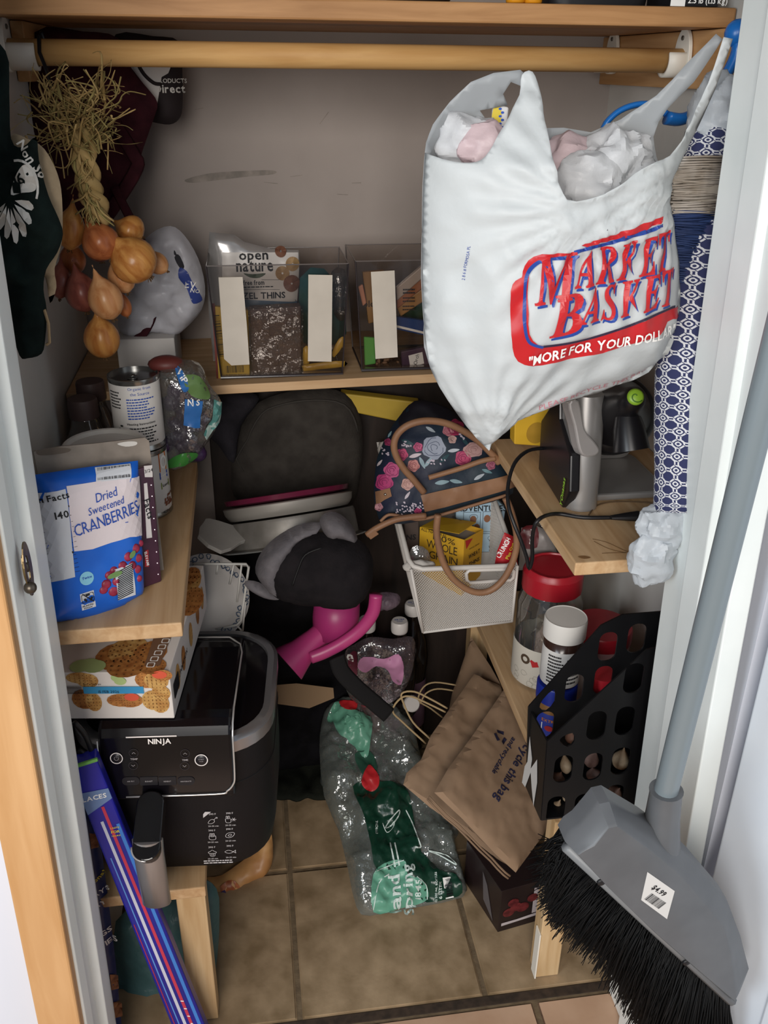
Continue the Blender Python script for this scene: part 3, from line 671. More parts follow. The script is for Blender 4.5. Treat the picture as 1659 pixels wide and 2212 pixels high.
b.done('berry_print', mat('berry_red', '#a83450', .4, c2='#7d1f38', ns=70), t, True)
b = B(); b.flat(pp, oval(pp.uv(246, 1240), .011, .004, 12, 5), .0045, fn); b.flat(pp, oval(pp.uv(284, 1196), .006, .004, 12, 40), .0045, fn); b.done('leaf_print', mat('leaf_green', '#6d8f55', .5), t)
b = B(); b.flat(pp, oval(pp.uv(187, 1249), .0095, .0095), .0009, fn); b.done('round_badge', mat('badge_blue', '#86c6de', .5), t)
b = B(); text(b, pp, 'Twice', pp.uv(187, 1247), w=.013, base='sb', d=.0016, fn=fn, shear=.2); b.done('badge_lettering', HB, t)
# open cardboard tray behind the pouch
pq = upright(a0 + V((-.01, .045, 0)), yw, 4); t = thing('cardboard_tray', 'grey torn-edged cardboard tray standing behind the blue pouch', 'box', pq.px(200, 1280))
b = B(); z = lambda x, y: pq.uv(x, y)
b.prism(pq, [z(72, 975), z(130, 964), z(200, 958), z(312, 945), z(321, 952), (z(325, 1030)[0], .003), (z(72, 1000)[0], .003)], -.002, .0015); b.done('front_panel', mat('grey_board', '#94897e', .9, c2='#82786e', ns=30), t)
b = B(); b.prism(pq, [(z(72, 1000)[0], .003), (z(325, 1030)[0], .003), (z(325, 1030)[0], .03), (z(72, 1000)[0], .03)], -.05, -.046); b.done('back_panel', MATS['grey_board'], t)
b = B(); b.flat(pq, pq.P(sp([(80, 972), (115, 966), (150, 968), (146, 976), (110, 982), (82, 982)])), .0019); b.done('torn_patch', mat('torn_brown', '#6d6156', .95), t)
b = B(); b.flat(pq, pq.P(sp([(252, 958), (275, 953), (294, 954), (292, 961), (270, 964)])), .0019); b.done('torn_patch', mat('torn_white', '#d4cfc8', .95), t)
# purple wrapped bar
pr = upright(onZ(345, 1262, ZLS+.001) + V((0, .012, 0)), yw+4, 3); t = thing('chocolate_pack', 'slim dark purple wrapped pack with a white sticker behind the cranberry pouch', 'packet', pr.px(325, 1262))
CHP = mat('plum_wrap', '#4a2a3a', .3, c2='#3a1f2e', ns=10); b = B(); b.prism(pr, [(-.10, 0), (pr.uv(346, 1258)[0], 0), pr.uv(326, 1002), (pr.uv(326, 1002)[0]-.1, pr.uv(326, 1002)[1])], -.006, .006); b.done('pack', CHP, t, bevel=.002)
b = B(); b.flat(pr, pr.P([(306, 1004), (324, 1002), (325, 1028), (308, 1028)]), .0066); b.flat(pr, pr.P([(306, 1042), (313, 1040), (324, 1158), (312, 1160)]), .0066); b.done('sticker', mat('sticker_white', '#c9c4c2', .6), t)
b = B(); b.flat(pr, pr.P([(309, 1186), (316, 1184), (317, 1221), (308, 1221)]), .0066); b.done('red_tab', mat('tab_red', '#a8282e', .5), t)
b = B(); text(b, pr, 'Facts', pr.uv(316, 1096), w=.03, ang=-84, base='sb', d=.0072); text(b, pr, '3/24', pr.uv(316, 1014), w=.012, base='', d=.0072); b.done('fine_print', INK(), t, kind='stuff')
b = B()
for i in range(9): p_ = pr.uv(322 + i*1.9, 1045 + i*24); b.ball(pr.pt(*p_, .0066), (.0012, .0012, .0012), 6, 4)
b.done('silver_dot', mat('dot_silver', '#cdbfc9', .3, .6), t)
b = B(); text(b, pr, 'ELEVAMI', pr.uv(312, 1203), w=.022, ang=-88, base='sb', d=.0074); b.done('tab_lettering', WHITE(), t)

# two stacked cans
YC = 1.42; rr = (onY(345, 805, YC).x - onY(228, 805, YC).x)/2*.97; cc = onY(287, 805, YC); ctop = cc.z; ch = (ctop-ZLS)/2
TIN = mat('tin', '#9a9a98', .25, .95, bump=.03, bs=30); CL = mat('can_label', '#d8d4cf', .5)
class Cyl:
    """print wraps round an upright cylinder; u runs along the skin, 0 faces the room"""
    def __init__(s, c, r, a0=0): s.c = V(c); s.r = r; s.a0 = a0
    def pt(s, u, v, d=0): a = -math.pi/2 + s.a0 + u/s.r; return s.c + V(((s.r+d)*math.cos(a), (s.r+d)*math.sin(a), v))
def can(z0, lab, upper):
    t = thing('food_can', lab, 'can', (cc.x, YC, z0), 'stacked cans'); mt = M.Translation((cc.x, YC, z0)); h = ch-.001
    B().lathe([(rr*.9, .0), (rr, .001), (rr, .005), (rr*.97, .008), (rr*.97, h-.008), (rr, h-.005), (rr, h-.0005), (rr*.985, h), (rr*.95, h), (rr*.95, h-.005), (rr*.6, h-.0045), (rr*.1, h-.0045), (.0005, h-.0045)], 40, mt).done('tin_body', TIN, t, True, auto=40)
    B().lathe([(rr*.975, .009), (rr*.982, .0095), (rr*.982, h-.0095), (rr*.975, h-.009)], 40, mt, False).done('label', CL, t, True)
    cy = Cyl((cc.x, YC, z0), rr*.982, .1); b = B(); b3 = B()
    if upper:
        for i, s_ in enumerate(('Organic from', 'the Source')): text(b3, cy, s_, (.008, h*(.88-.065*i)), w=.036-.006*i, d=.0004, cut=.004, base='')
        scribble(b3, cy, -.014, .03, h*.46, h*.76, 8, .0004, seed=2, word=.1)
        text(b, cy, 'Heating Instructions', (.006, h*.40), w=.046, d=.0004, cut=.004, base='sb'); scribble(b, cy, -.014, .03, h*.12, h*.36, 6, .0004, seed=6); scribble(b, cy, -.046, -.022, h*.6, h*.85, 6, .0004, seed=7); scribble(b, cy, -.046, -.022, h*.12, h*.28, 4, .0004, seed=8)
        for a in (90, 210, 330): b.flat(cy, rect((-.027+.004*math.cos(math.radians(a)), h*.34+.004*math.sin(math.radians(a))), .005, .0028, a+90), .0006)
        b3.done('blue_print', HB, t)
    else:
        b4 = B(); b4.flat(cy, rect((.036, h*.80), .018, .032), .0004); b4.done('orange_square', mat('can_orange', '#c4692c', .5), t)
        b4 = B(); b4.flat(cy, rect((.036, h*.61), .02, .012), .0005); b4.done('blue_band', HB, t); b4 = B(); b4.flat(cy, rect((.038, h*.46), .022, .012), .0005); b4.done('green_band', mat('can_green', '#7f8f35', .5), t)
        b4 = B(); rn = random.Random(9)
        for i in range(26): b4.flat(cy, oval((.03+rn.uniform(0, .022), h*(.16+rn.uniform(0, .14))), .003, .002, 8, rn.uniform(0, 90)), .0005+i*2e-5)
        b4.done('bean_picture', mat('bean_brown', '#7a4630', .6), t)
        b4 = B(); ring(b4, cy, oval((.037, h*.8), .008, .012), oval((.037, h*.8), .005, .008), .0008); text(b4, cy, 'organics', (.036, h*.61), w=.017, base='sb', d=.0009, cut=.004); b4.done('white_print', WHITE(), t)
        text(b, cy, 'Lentil', (.038, h*.46), w=.015, base='sb', d=.0009, cut=.004); text(b, cy, '425 g', (.034, h*.06), w=.016, d=.0006, cut=.004)
    b.done('print', INK(), t, kind='stuff')
    b = B(); ring(b, Pl((cc.x, YC, z0+h-.0044), (1, 0, 0), (0, 1, 0)), oval((0, -.012), .009, .007), oval((0, -.012), .005, .004), .0015); b.ball((cc.x, YC, z0+h-.003), (.005, .005, .0015), 10, 5); b.done('pull_tab', TIN, t, solid=.001)
can(ZLS, 'lower organic bean can with orange and green label under another can', False); can(ZLS+ch, 'upper white-labelled organic can with blue print and ring pull', True)
# capped bottles by the wall
BOT = clear('bottle_smoke', '#8c8078', .1, .1, .25, '#7a6f68'); CAPB = mat('brown_cap', '#4b3a38', .5)
for x, y, Y, r, lab in ((176, 880, 1.46, .024, 'clear bottle with a brown cap in front by the side wall'), (196, 842, 1.54, .024, 'brown-capped bottle standing behind the nearer capped bottle')):
    c = onY(x, y, Y); c.x = max(c.x, XL+.046); t = thing('plastic_bottle', lab, 'bottle', (c.x, Y, ZLS), 'brown-capped bottles'); mt = M.Translation((c.x, Y, ZLS)); hz = c.z-ZLS
    B().lathe([(.036, 0), (.04, .004), (.04, hz-.085), (.036, hz-.06), (.025, hz-.035), (.021, hz-.02), (.021, hz-.012)], 24, mt).done('body', BOT, t, True)
    B().lathe([(r, hz-.016), (r, hz+.012), (r*.94, hz+.016), (.001, hz+.016)], 24, mt).done('cap', CAPB, t, True, auto=35)
# lidded tub
Yt = 1.30; c = onY(226, 958, Yt); rt = .062; t = thing('plastic_tub', 'translucent tub with a pale round lid between the tray and the cans', 'tub', (c.x, Yt, ZLS)); c.x = max(c.x, XL+rt+.004); mt = M.Translation((c.x, Yt, ZLS)); hz = c.z-ZLS
B().lathe([(rt*.8, 0), (rt*.82, .003), (rt*.93, hz-.012)], 36, mt).done('body', mat('tub_body', '#b9b2a8', .35), t, True)
B().lathe([(rt*.96, hz-.014), (rt, hz-.012), (rt, hz), (rt*.96, hz+.002), (rt*.9, hz+.001), (rt*.88, hz-.005), (rt*.2, hz-.004), (.001, hz-.004)], 36, mt).done('lid', mat('tub_lid', '#c4bfb8', .4), t, True, auto=40)

# slumped produce bag over the shelf edge
pv = upright((0, 1.47, .95), 10); t = thing('produce_bag', 'slumped clear produce bag with dark purple fruit and blue label', 'bag', pv.px(400, 1000))
poly = pv.P(sp([(338, 800), (378, 778), (430, 784), (452, 830), (478, 868), (472, 915), (446, 958), (426, 985), (396, 1004), (362, 1012), (350, 940), (344, 870)]))
q = pillow(pv, poly, .030, .04, .012, 30, 5, .02, h=.008); q.done('wrapper', clear('produce_film', '#e6e6e6', .12, .12, .07, '#b5b5b0', .5, 60), t, True); fn = q.fn; q.pl.skin = fn
def patch(name, pts, mt, d=.001, h=.008, sm=True, par=None, plane=None, f=None): b = B(); P_ = plane or pv; cutfill(b, P_, P_.P(sp(pts) if sm else pts), d, f or fn, h); return b.done(name, mt, par or t, True)
b = B(); rn = random.Random(3)
for i in range(44): x, y = rn.uniform(360, 440), rn.uniform(850, 985); b.ball(pv.px(x, y, .004), .014, 10, 7)
b.done('grape', mat('dark_grape', '#2a1a38', .35, c2='#3a2148', ns=30), t, True, kind='stuff')
patch('blue_label', [(399, 862), (438, 866), (432, 924), (396, 918)], mat('label_blue', '#2b66a8', .4), .0015, sm=False)
patch('blue_band', [(378, 788), (394, 800), (408, 836), (396, 846), (382, 812)], MATS['label_blue'], .0016)
patch('green_label', [(396, 812), (430, 812), (452, 846), (450, 862), (420, 858), (404, 842)], mat('label_green', '#5c7a46', .45), .0013)
patch('green_film', [(362, 996), (390, 980), (424, 978), (424, 988), (398, 1004), (362, 1011)], mat('film_green', '#3f8a3a', .35), .0012)
b = B(); cutfill(b, pv, pv.P([(462, 862), (479, 868), (474, 912), (446, 950), (440, 938), (458, 905)]), .0015, fn, .008); b.done('patterned_strip', mat('strip_teal', '#a9bfb9', .5, c2='#4f8580', ns=70, lo=.45, hi=.5), t)
b = B(); text(b, pv, 'VIP', pv.uv(393, 812), w=.02, ang=-62, base='sb', d=.0026, fn=fn); text(b, pv, 'N S', pv.uv(418, 868), w=.02, ang=-8, base='sb', d=.0024, fn=fn); b.done('lettering', WHITE(), t)
b = B(); b.ball(pv.px(362, 792, -.005), (.03, .02, .014), 12, 8); b.done('dried_fruit', mat('fruit_red', '#5e2a26', .5), t, True)

# white carrier bag and white box at the back
ZS = zbin(-.15)
pw = upright((0, 1.64, 1.2)); t = thing('white_carrier_bag', 'crumpled white plastic bag with a blue patch behind the onions', 'bag', pw.px(350, 728))
poly = pw.P(sp([(300, 535), (328, 503), (368, 488), (398, 508), (428, 558), (443, 618), (436, 668), (402, 708), (376, 724), (330, 718), (282, 728), (254, 704), (268, 640), (286, 570)]))
WF = film('white_film', '#cdccd2', .25, .35, .0, .35, 26); q = pillow(pw, poly, .032, .07, .026, 17, 2, .02, h=.008); q.done('film', WF, t, True); fn = q.fn; q.pl.skin = fn
patch('blue_patch', [(388, 578), (404, 586), (414, 606), (428, 628), (437, 648), (418, 656), (410, 640), (402, 620), (386, 600)], mat('patch_blue', '#3a4a8e', .45), .0012, plane=pw)
b = B(); text(b, pw, 'EV', pw.uv(412, 614), w=.018, ang=-12, base='sb', d=.0022, fn=fn); text(b, pw, 'NO', pw.uv(422, 628), w=.016, ang=-20, base='sb', d=.0022, fn=fn); b.done('lettering', WHITE(), t)
patch('dark_hole', [(376, 540), (386, 548), (398, 575), (390, 580), (378, 560)], mat('hole_dark', '#2b2a30', .8), .001, plane=pw)
c0, c1 = onY(250, 735, 1.60), onY(376, 728, 1.60); b = B(); b.b2(c0.x, c1.x, 1.60, 1.74, ZS+.001, c1.z-.002)
tag(b.done('white_box', mat('box_white', '#c3bfbb', .7), bevel=.002), 'plain white box under the crumpled white bag', 'box')
# ================================================================== air fryer and its neighbours
def loft(b, secs, cap=True):
    n = len(secs[0]); vs = [p for s_ in secs for p in s_]; fs = [(i*n+k, i*n+(k+1) % n, (i+1)*n+(k+1) % n, (i+1)*n+k) for i in range(len(secs)-1) for k in range(n)]
    if cap: fs += [tuple(range(n))[::-1], tuple((len(secs)-1)*n+k for k in range(n))]
    return b.add(vs, fs)
ya = math.radians(-5); FO = V((-.160, 1.105, ZST+.001)); fx = V((math.cos(ya), math.sin(ya), 0)); fy = V((-math.sin(ya), math.cos(ya), 0)); FZ = V((0, 0, 1))
def fp(x, y, z): return FO + fx*x + fy*y + FZ*z
t = thing('air_fryer', 'black air fryer with silver rim and long silver handle on low stand', 'air fryer', FO)
MBK = mat('fryer_matte', '#121114', .5, bump=.04, bs=300, spec=.25); GBK = mat('fryer_gloss', '#0f0d11', .12, spec=.5); SIL = mat('fryer_silver', '#a9a9ad', .3, .85, bump=.03, bs=80)
HW, DP = .153, .30
def ftop(ins, z): return [fp(x, y, z) for x, y in rrect(-HW+ins, ins, HW-ins, DP-ins, .085-ins*.5, 8)]
b = B(); loft(b, [ftop(.05, 0), ftop(.022, .006), ftop(.008, .022), ftop(.002, .06), ftop(0, .12), ftop(0, .262)]); b.done('body', MBK, t, True, auto=35)
b = B(); loft(b, [ftop(-.001, .262), ftop(-.004, .265), ftop(-.004, .285), ftop(.002, .290), ftop(.012, .290), ftop(.013, .284)], False); b.done('rim', SIL, t, True, auto=35)
b = B(); loft(b, [ftop(.0125, .27), ftop(.0125, .2845)]); b.done('deck', GBK, t)
# drawer seam
b = B(); b.tube([fp(x, y, .20) for x, y in rrect(-HW-.0003, -.0003, HW+.0003, DP, .085, 8)], .0009, 4, True); b.done('seam', mat('seam_black', '#050506', .7), t)
# control hump: a profile that rises up the front and runs back over the deck
PW = .100; prof = [(-.020, .196), (-.024, .203), (-.0225, .21), (-.006, .305), (.0, .318), (.012, .324), (.03, .3255), (.20, .3225), (.235, .316), (.245, .30), (.245, .27), (.0, .20)]
b = B(); loft(b, [[fp(x, y, z) for y, z in prof] for x in (-PW, PW)]); b.done('control_hump', GBK, t, bevel=.006, bseg=3)
ph = Pl(fp(0, -.0235, .205), fx, fp(0, -.006, .305) - fp(0, -.0225, .21))
PH = lambda x, y: ph.uv(x, y)
b = B(); path = [(-PW+.035, .001), (PW-.03, .001), (PW-.012, .006), (PW-.002, .018), (PW+.0005, .035), (PW+.0005, .098)]
pts = [ph.pt(u, v, .0012) for u, v in smoothpoly(path, 4, False)] + [fp(PW+.0005, y, z) for y, z in ((.004, .3195), (.03, .327), (.10, .326), (.18, .3245))] + [fp(PW-.004, .205, .3235), fp(PW-.025, .232, .32), fp(0, .236, .319)]
b.tube(pts, .0016, 6); b.tube([ph.pt(-PW-.0005, v, .001) for v in (.03, .098)] , .0012, 6); b.done('trim_line', mat('trim_chrome', '#d8d6d4', .2, .7), t, True)
b = B(); b.flat(ph, rect((-.02, .103), .075, .0022), .0012); b.done('glint_bar', mat('trim_chrome2', '#e6dfdc', .3), t)
b = B(); text(b, ph, 'NINJA', PH(345, 1602), w=.034, base='sb', d=.0016); b.done('lettering', mat('logo_white', '#efe9e4', .5), t)
for nm, x, y, r in (('power_button', 252, 1637, .0095), ('start_button', 435, 1641, .0100)):
    b = B(); c_ = PH(x, y); ring(b, ph, oval(c_, r, n=28), oval(c_, r*.86, n=28), .0016); o = b.done(nm, MATS['trim_chrome2'], t)
    b = B(); b.lathe([(r*.84, 0), (r*.84, .001), (r*.8, .0014), (.0001, .0014)], 24, ph.mat(*c_, .0002) if ph.u.cross(ph.w).dot(ph.n) > 0 else ph.mat(*c_, .0002) @ M.Rotation(math.pi, 4, 'X')); b.done('button_face', mat('btn_black', '#1c1a1e', .35), o, True)
    b = B()
    if 'power' in nm: stroke(b, ph, [(c_[0]+.0032*math.sin(math.radians(a)), c_[1]+.0032*math.cos(math.radians(a))) for a in range(40, 330, 20)], .0006, .0022); stroke(b, ph, [(c_[0], c_[1]+.001), (c_[0], c_[1]+.0042)], .0006, .0022)
    else: text(b, ph, 'START', (c_[0], c_[1]+.0015), w=.0085, d=.0022); text(b, ph, 'PAUSE', (c_[0], c_[1]-.0018), w=.006, d=.0022)
    b.done('symbol', mat('dim_print', '#9b9698', .6), o)
for x, y, s_ in ((289, 1626, 1), (288, 1653, -1), (400, 1627, 1), (399, 1654, -1)):
    b = B(); c_ = PH(x, y); ring(b, ph, oval(c_, .0072), oval(c_, .0062), .0008); o = b.done('arrow_button', mat('btn_edge', '#2c292d', .3), t)
    b = B(); stroke(b, ph, [(c_[0]-.0026, c_[1]-.0012*s_), (c_[0], c_[1]+.0012*s_), (c_[0]+.0026, c_[1]-.0012*s_)], .0007, .0012); b.done('chevron', MATS['dim_print'], o)
b = B(); text(b, ph, 'TEMP', PH(290, 1639), w=.011, base='sb', d=.0012); text(b, ph, 'TIME', PH(400, 1641), w=.009, base='sb', d=.0012); b.done('key_print', MATS['dim_print'], t)
for i, (x, s_) in enumerate(((283, 'AIR FRY'), (322, 'ROAST'), (362, 'REHEAT'), (402, 'DEHYDRATE'))):
    c_ = PH(x, 1686.5); b = B(); b.prism(ph, rrect(c_[0]-.0132, c_[1]-.007, c_[0]+.0132, c_[1]+.007, .0068 if i in (0, 3) else .001), .0, .0012); o = b.done('mode_key', mat('key_black', '#1d1b1f', .4), t)
    b = B(); text(b, ph, s_, c_, w=.011 if i < 3 else .016, base='sb', d=.0018); b.done('key_lettering', MATS['dim_print'], o)
# handle
hx0 = -.010; b = B()
pb_ = fp(-.028, -.105, .0); hz0, hz1 = .046, .205
def hsec(z, w_, d_, y0): return [fp(-.024 + w_*math.cos(a), y0 + (-d_*math.sin(a) if math.sin(a) > 0 else -.4*d_*math.sin(a)), z) for a in [2*math.pi*k/20 for k in range(20)]]
loft(b, [hsec(hz0, .0205, .010, -.085), hsec(hz0+.004, .022, .013, -.086), hsec(.12, .0225, .014, -.09), hsec(hz1-.045, .0228, .014, -.092), hsec(hz1-.02, .0228, .012, -.089)])
b.done('handle', SIL, t, True, auto=50)
b = B(); hp = through(fp(-.024, -.103, .178), fp(.0, -.103, .178), fp(-.024, -.012, .235))
b.prism(hp, rrect(-.0205, -.016, .0205, .085, .0195, 6), -.02, .002); b.done('handle_bridge', mat('bridge_gloss', '#0d0c0e', .15), t, bevel=.002)
b = B(); ln = rrect(-.0215, -.017, .0215, .085, .0205, 6); b.tube([hp.pt(u, v, .002) for u, v in ln[11:] + ln[:1] if v < .03], .0014, 6); b.done('handle_edge', MATS['trim_chrome'], t, True)
# printed chart on the drawer front
pf = Pl(FO - fy*.0006, fx, FZ); IC = mat('chart_print', '#c9c6c8', .6)
def icon(kind, x, y):
    b = B(); c_ = pf.uv(x, y); k = .0065; T_ = lambda pts: [(c_[0]+a*k, c_[1]+e*k) for a, e in pts]; W_ = .0007
    S = lambda pts, cl=False: stroke(b, pf, T_(smoothpoly(pts, 3, cl)), W_, .0008, None, cl)
    if kind == 'leg': S([(-1.2, -1), (-.9, -.2), (-.2, .3), (.3, 0), (.3, -.6), (-.4, -1.1)], True); S([(.2, .1), (.8, .7), (1.0, .5), (1.1, .9), (.7, .9)])
    elif kind == 'fries': S([(-.8, .2), (-.7, -1), (.7, -1), (.8, .2)]); S([(-.8, .2), (0, -.1), (.8, .2)]); [S([(u, .1), (u, .9), (u+.3, .9), (u+.3, .1)]) for u in (-.6, -.2, .2)]
    elif kind == 'frozen': S([(-1.1, .2), (-1, -1), (.1, -1), (.2, .2)]); [S([(u, .1), (u, 1), (u+.3, 1), (u+.3, .1)]) for u in (-.9, -.4)]; [stroke(b, pf, T_([(.9-.6*math.cos(a), -.1-.6*math.sin(a)), (.9+.6*math.cos(a), -.1+.6*math.sin(a))]), W_, .0008) for a in (0, 1.05, 2.1)]
    elif kind == 'steak': S([(-1.1, -.5), (-.8, .4), (0, .8), (.9, .8), (1.1, .3), (.6, -.5), (-.3, -.9)], True); S([(-.5, -.2), (0, .3), (.4, .1), (0, -.4)], True)
    elif kind == 'muffin': S([(-.6, -.1), (-.5, -1), (.5, -1), (.6, -.1)]); S([(-.7, -.1), (-1, .3), (-.5, .6), (0, 1), (.5, .6), (1, .3), (.7, -.1)], True); [stroke(b, pf, T_([(u, -.2), (u*.9, -.9)]), W_, .0008) for u in (-.2, .2)]
    else: S([(-1.4, 0), (-.6, .5), (.2, .3), (.7, 0), (1.3, .5), (1.2, 0), (1.3, -.5), (.7, -.1), (.2, -.4), (-.6, -.5)], True)
    text(b, pf, '390°F', (c_[0], c_[1]+.013), w=.011, d=.0008); text(b, pf, '20-25 min', (c_[0], c_[1]-.0125), w=.0165, d=.0008); b.done('cooking_icon', IC, t)
for kd, x, y in (('leg', 460, 1771), ('frozen', 497, 1769), ('fries', 459, 1806), ('steak', 497, 1803), ('muffin', 459, 1842), ('fish', 498, 1839)): icon(kd, x, y)
b = B(); b.flat(pf, pf.P([(439, 1766), (439, 1758), (443, 1753), (456, 1753)]), .0008); scribble(b, pf, pf.uv(440, 1858)[0], pf.uv(513, 1858)[0], pf.uv(470, 1865)[1], pf.uv(470, 1856)[1], 2, .0008); b.done('chart_mark', IC, t)
# dry stalk lying on the deck
b = B(); pts = smoothpoly([(433, 1490), (465, 1482), (492, 1468), (505, 1450), (509, 1432)], 4, False); b.tube([onZ(x, y, ZST+.288) for x, y in pts], .0022, 6, flat=.5); tag(b.done('dry_stalk', mat('stalk_green', '#a5ab78', .8), None, True), 'thin pale green dry stalk lying on the fryer top', 'stalk')

# cracker box lying on the fryer
zb = ZST + .328; a = onZ(377, 1552, zb); bk = onZ(441, 1237, zb+.07); dv = (bk - a); dv.z = 0; ln_ = dv.length; dv.normalize(); cxv = V((dv.y, -dv.x, 0)); cxv = cxv if cxv.x < 0 else -cxv
hgt = onY(366, 1452, a.y).z - zb; WB = .20; b = B(); c0 = a; P8 = [c0, c0+cxv*WB, c0+cxv*WB+dv*ln_, c0+dv*ln_]
t = thing('cracker_box', 'flat white cracker box with pictures of crackers on the fryer', 'box', a + cxv*WB/2)
b.hexa([p for p in P8] + [p + V((0, 0, hgt)) for p in P8]); b.done('carton', mat('carton_white', '#dcd6d1', .5), t, bevel=.0015)
p_f = Pl(c0, -cxv, (0, 0, 1)); p_t = Pl(c0+V((0, 0, hgt)), -cxv, dv); p_s = Pl(c0, dv, (0, 0, 1))
CR = mat('cracker_tan', '#c9a05f', .7, c2='#a8763c', ns=90); CR2 = mat('cracker_toast', '#b57b40', .7, c2='#8f5526', ns=90); CRH = mat('cracker_hole', '#6b4420', .9)
def cracker(pl, x, y, rx, ry, mt, d, ang=0, uv=None, n=14, holes=True):
    c_ = uv or pl.uv(x, y); b = B(); b.flat(pl, oval(c_, rx, ry, n, ang), d)
    b.done('cracker_picture', mt, t)
    if holes:
        b = B()
        for i in range(5):
            for j in range(5):
                u, v = (i-2)*.36, (j-2)*.36
                if u*u+v*v < .7: b.flat(pl, oval((c_[0]+u*rx, c_[1]+v*ry), rx*.06, ry*.06, 5), d+.0002)
        b.done('cracker_hole', CRH, t, kind='stuff')
d = .0006
for i, (x, y, rx, ry, k) in enumerate(((172, 1464, .020, .010, 0), (189, 1470, .016, .013, 0), (182, 1510, .018, .018, 1), (203, 1516, .012, .017, 0), (318, 1468, .018, .015, 1), (338, 1470, .018, .016, 0), (352, 1458, .014, .010, 1), (263, 1512, .022, .012, 1), (280, 1512, .020, .013, 1), (330, 1512, .016, .018, 0), (346, 1518, .014, .018, 0), (348, 1496, .014, .014, 0))):
    cracker(p_f, x, y, rx, ry, (CR, CR2)[k], d + i*.00008, 0)
for i, (x, y, rx, ry, k) in enumerate(((250, 1418, .03, .035, 1), (278, 1405, .03, .035, 0), (275, 1440, .03, .028, 1), (325, 1410, .025, .03, 1), (330, 1440, .02, .02, 1), (408, 1260, .02, .05, 0), (415, 1300, .018, .045, 1), (412, 1245, .016, .03, 1))):
    cracker(p_t, x, y, rx, ry, (CR, CR2)[k], d + i*.0001)
for i, (u, v) in enumerate(((.05, .5), (.10, .5), (.17, .5), (.24, .5), (.29, .5))): cracker(p_s, 0, 0, .014, .022, (CR, CR2)[i % 2], d, uv=(u*ln_*3, hgt*v), holes=False)
b = B(); c_ = p_f.uv(246, 1489); b.flat(p_f, rect(c_, .088, .0125), .0022); b.done('blue_band', mat('band_blue', '#3a8fbf', .5), t)
b = B(); text(b, p_f, '15 FEB 2026', p_f.uv(236, 1492), w=.03, d=.0026); text(b, p_f, 'BEST IF USED BY', p_f.uv(200, 1477), w=.026, d=.0022); bars(b, p_f, p_f.uv(160, 1488), .016, .024, 12, .0024, 90); text(b, p_s, 'CINNAMON', (ln_*.28, hgt*.45), w=.07, d=.001, ang=0); b.done('fine_print', INK(), t, kind='stuff')
b = B(); [b.flat(p_f, oval(p_f.uv(x, y), .009, .007, 14), .0016 + i*.0002) for i, (x, y) in enumerate(((253, 1463), (260, 1470)))]; [b.flat(p_t, oval(p_t.uv(x, y), .016, .016, 14), .0016+i*.0002) for i, (x, y) in enumerate(((175, 1440), (192, 1438), (205, 1442)))]; b.done('cucumber_picture', mat('cucumber', '#a9bd80', .5), t)
b = B(); [b.flat(p_f, oval(p_f.uv(x, y), .011, .007, 14), .002 + i*.0002) for i, (x, y) in enumerate(((345, 1456), (285, 1504)))]; b.done('topping_picture', mat('topping_red', '#d0583f', .5), t, kind='stuff')
b = B(); b.flat(p_t, p_t.P([(345, 1340), (385, 1340), (345, 1440), (312, 1440)]), .0018); b.done('nutrition_strip', mat('strip_brown', '#7a5a44', .6), t)
b = B(); [ring(b, p_t, rrect(p_t.uv(358-8*i, 1387+13*i)[0]-.006, p_t.uv(358-8*i, 1387+13*i)[1]-.006, p_t.uv(358-8*i, 1387+13*i)[0]+.006, p_t.uv(358-8*i, 1387+13*i)[1]+.006, .002), rrect(p_t.uv(358-8*i, 1387+13*i)[0]-.0045, p_t.uv(358-8*i, 1387+13*i)[1]-.0045, p_t.uv(358-8*i, 1387+13*i)[0]+.0045, p_t.uv(358-8*i, 1387+13*i)[1]+.0045, .002), .0024) for i in range(5)]; b.done('nutrition_print', WHITE(), t)
b = B(); b.flat(p_s, rrect(.012, hgt*.3, .05, hgt*.62, .004), .001); b.done('brand_patch', INK(), t)

# paper plates in a white wire rack
cp = onY(446, 1290, 1.50); nrm = (CAMP - cp).normalized(); nrm = (nrm + V((.35, 0, .15))).normalized(); pl_ = Pl(cp, V((1, .25, 0)), V((0, .5, .87)))
pl_ = Pl(cp, V((-nrm.y, nrm.x, 0)), nrm.cross(V((-nrm.y, nrm.x, 0))))
t = thing('paper_plates', 'stack of paper plates with a grey-blue scribbled rim in white wire rack', 'plates', cp - V((0, 0, .09)))
tm_ = pl_.mat(0, 0, 0)
if pl_.u.cross(pl_.w).dot(pl_.n) < 0: tm_ = tm_ @ M.Rotation(math.pi, 4, 'X')
for i in range(6):
    B().lathe([(.0005, -.006), (.058, -.006), (.062, -.004), (.074, .004), (.083, .008), (.0835, .0072), (.074, .0028), (.06, -.0065), (.0005, -.0075)], 48, tm_ @ M.Translation((0, 0, -.003*i))).done('plate', mat('plate_white', '#b9b4b0', .6), t, True, auto=40)
b = B(); rn = random.Random(8)
for i in range(40):
    a = i*2*math.pi/40 + rn.uniform(-.03, .03); r = rn.uniform(.067, .078); zz = .0048 + (r-.074)*.5 + .0012
    b.tube([tm_ @ V((r*math.cos(a)+.0045*rn.uniform(.7, 1.2)*math.cos(q), r*math.sin(a)+.0045*rn.uniform(.7, 1.3)*math.sin(q), zz)) for q in [k*6.283/8 for k in range(8)]], .0010, 4, True)
b.done('rim_pattern', mat('plate_print', '#4d5f78', .6), t, kind='stuff')
WW = mat('white_wire', '#c8c6c0', .4); t = thing('wire_rack', 'small white coated wire rack standing behind the air fryer', 'rack', onY(480, 1360, 1.5))
b = B(); W = lambda pts, Y: [onY(x, y, Y) for x, y in pts]
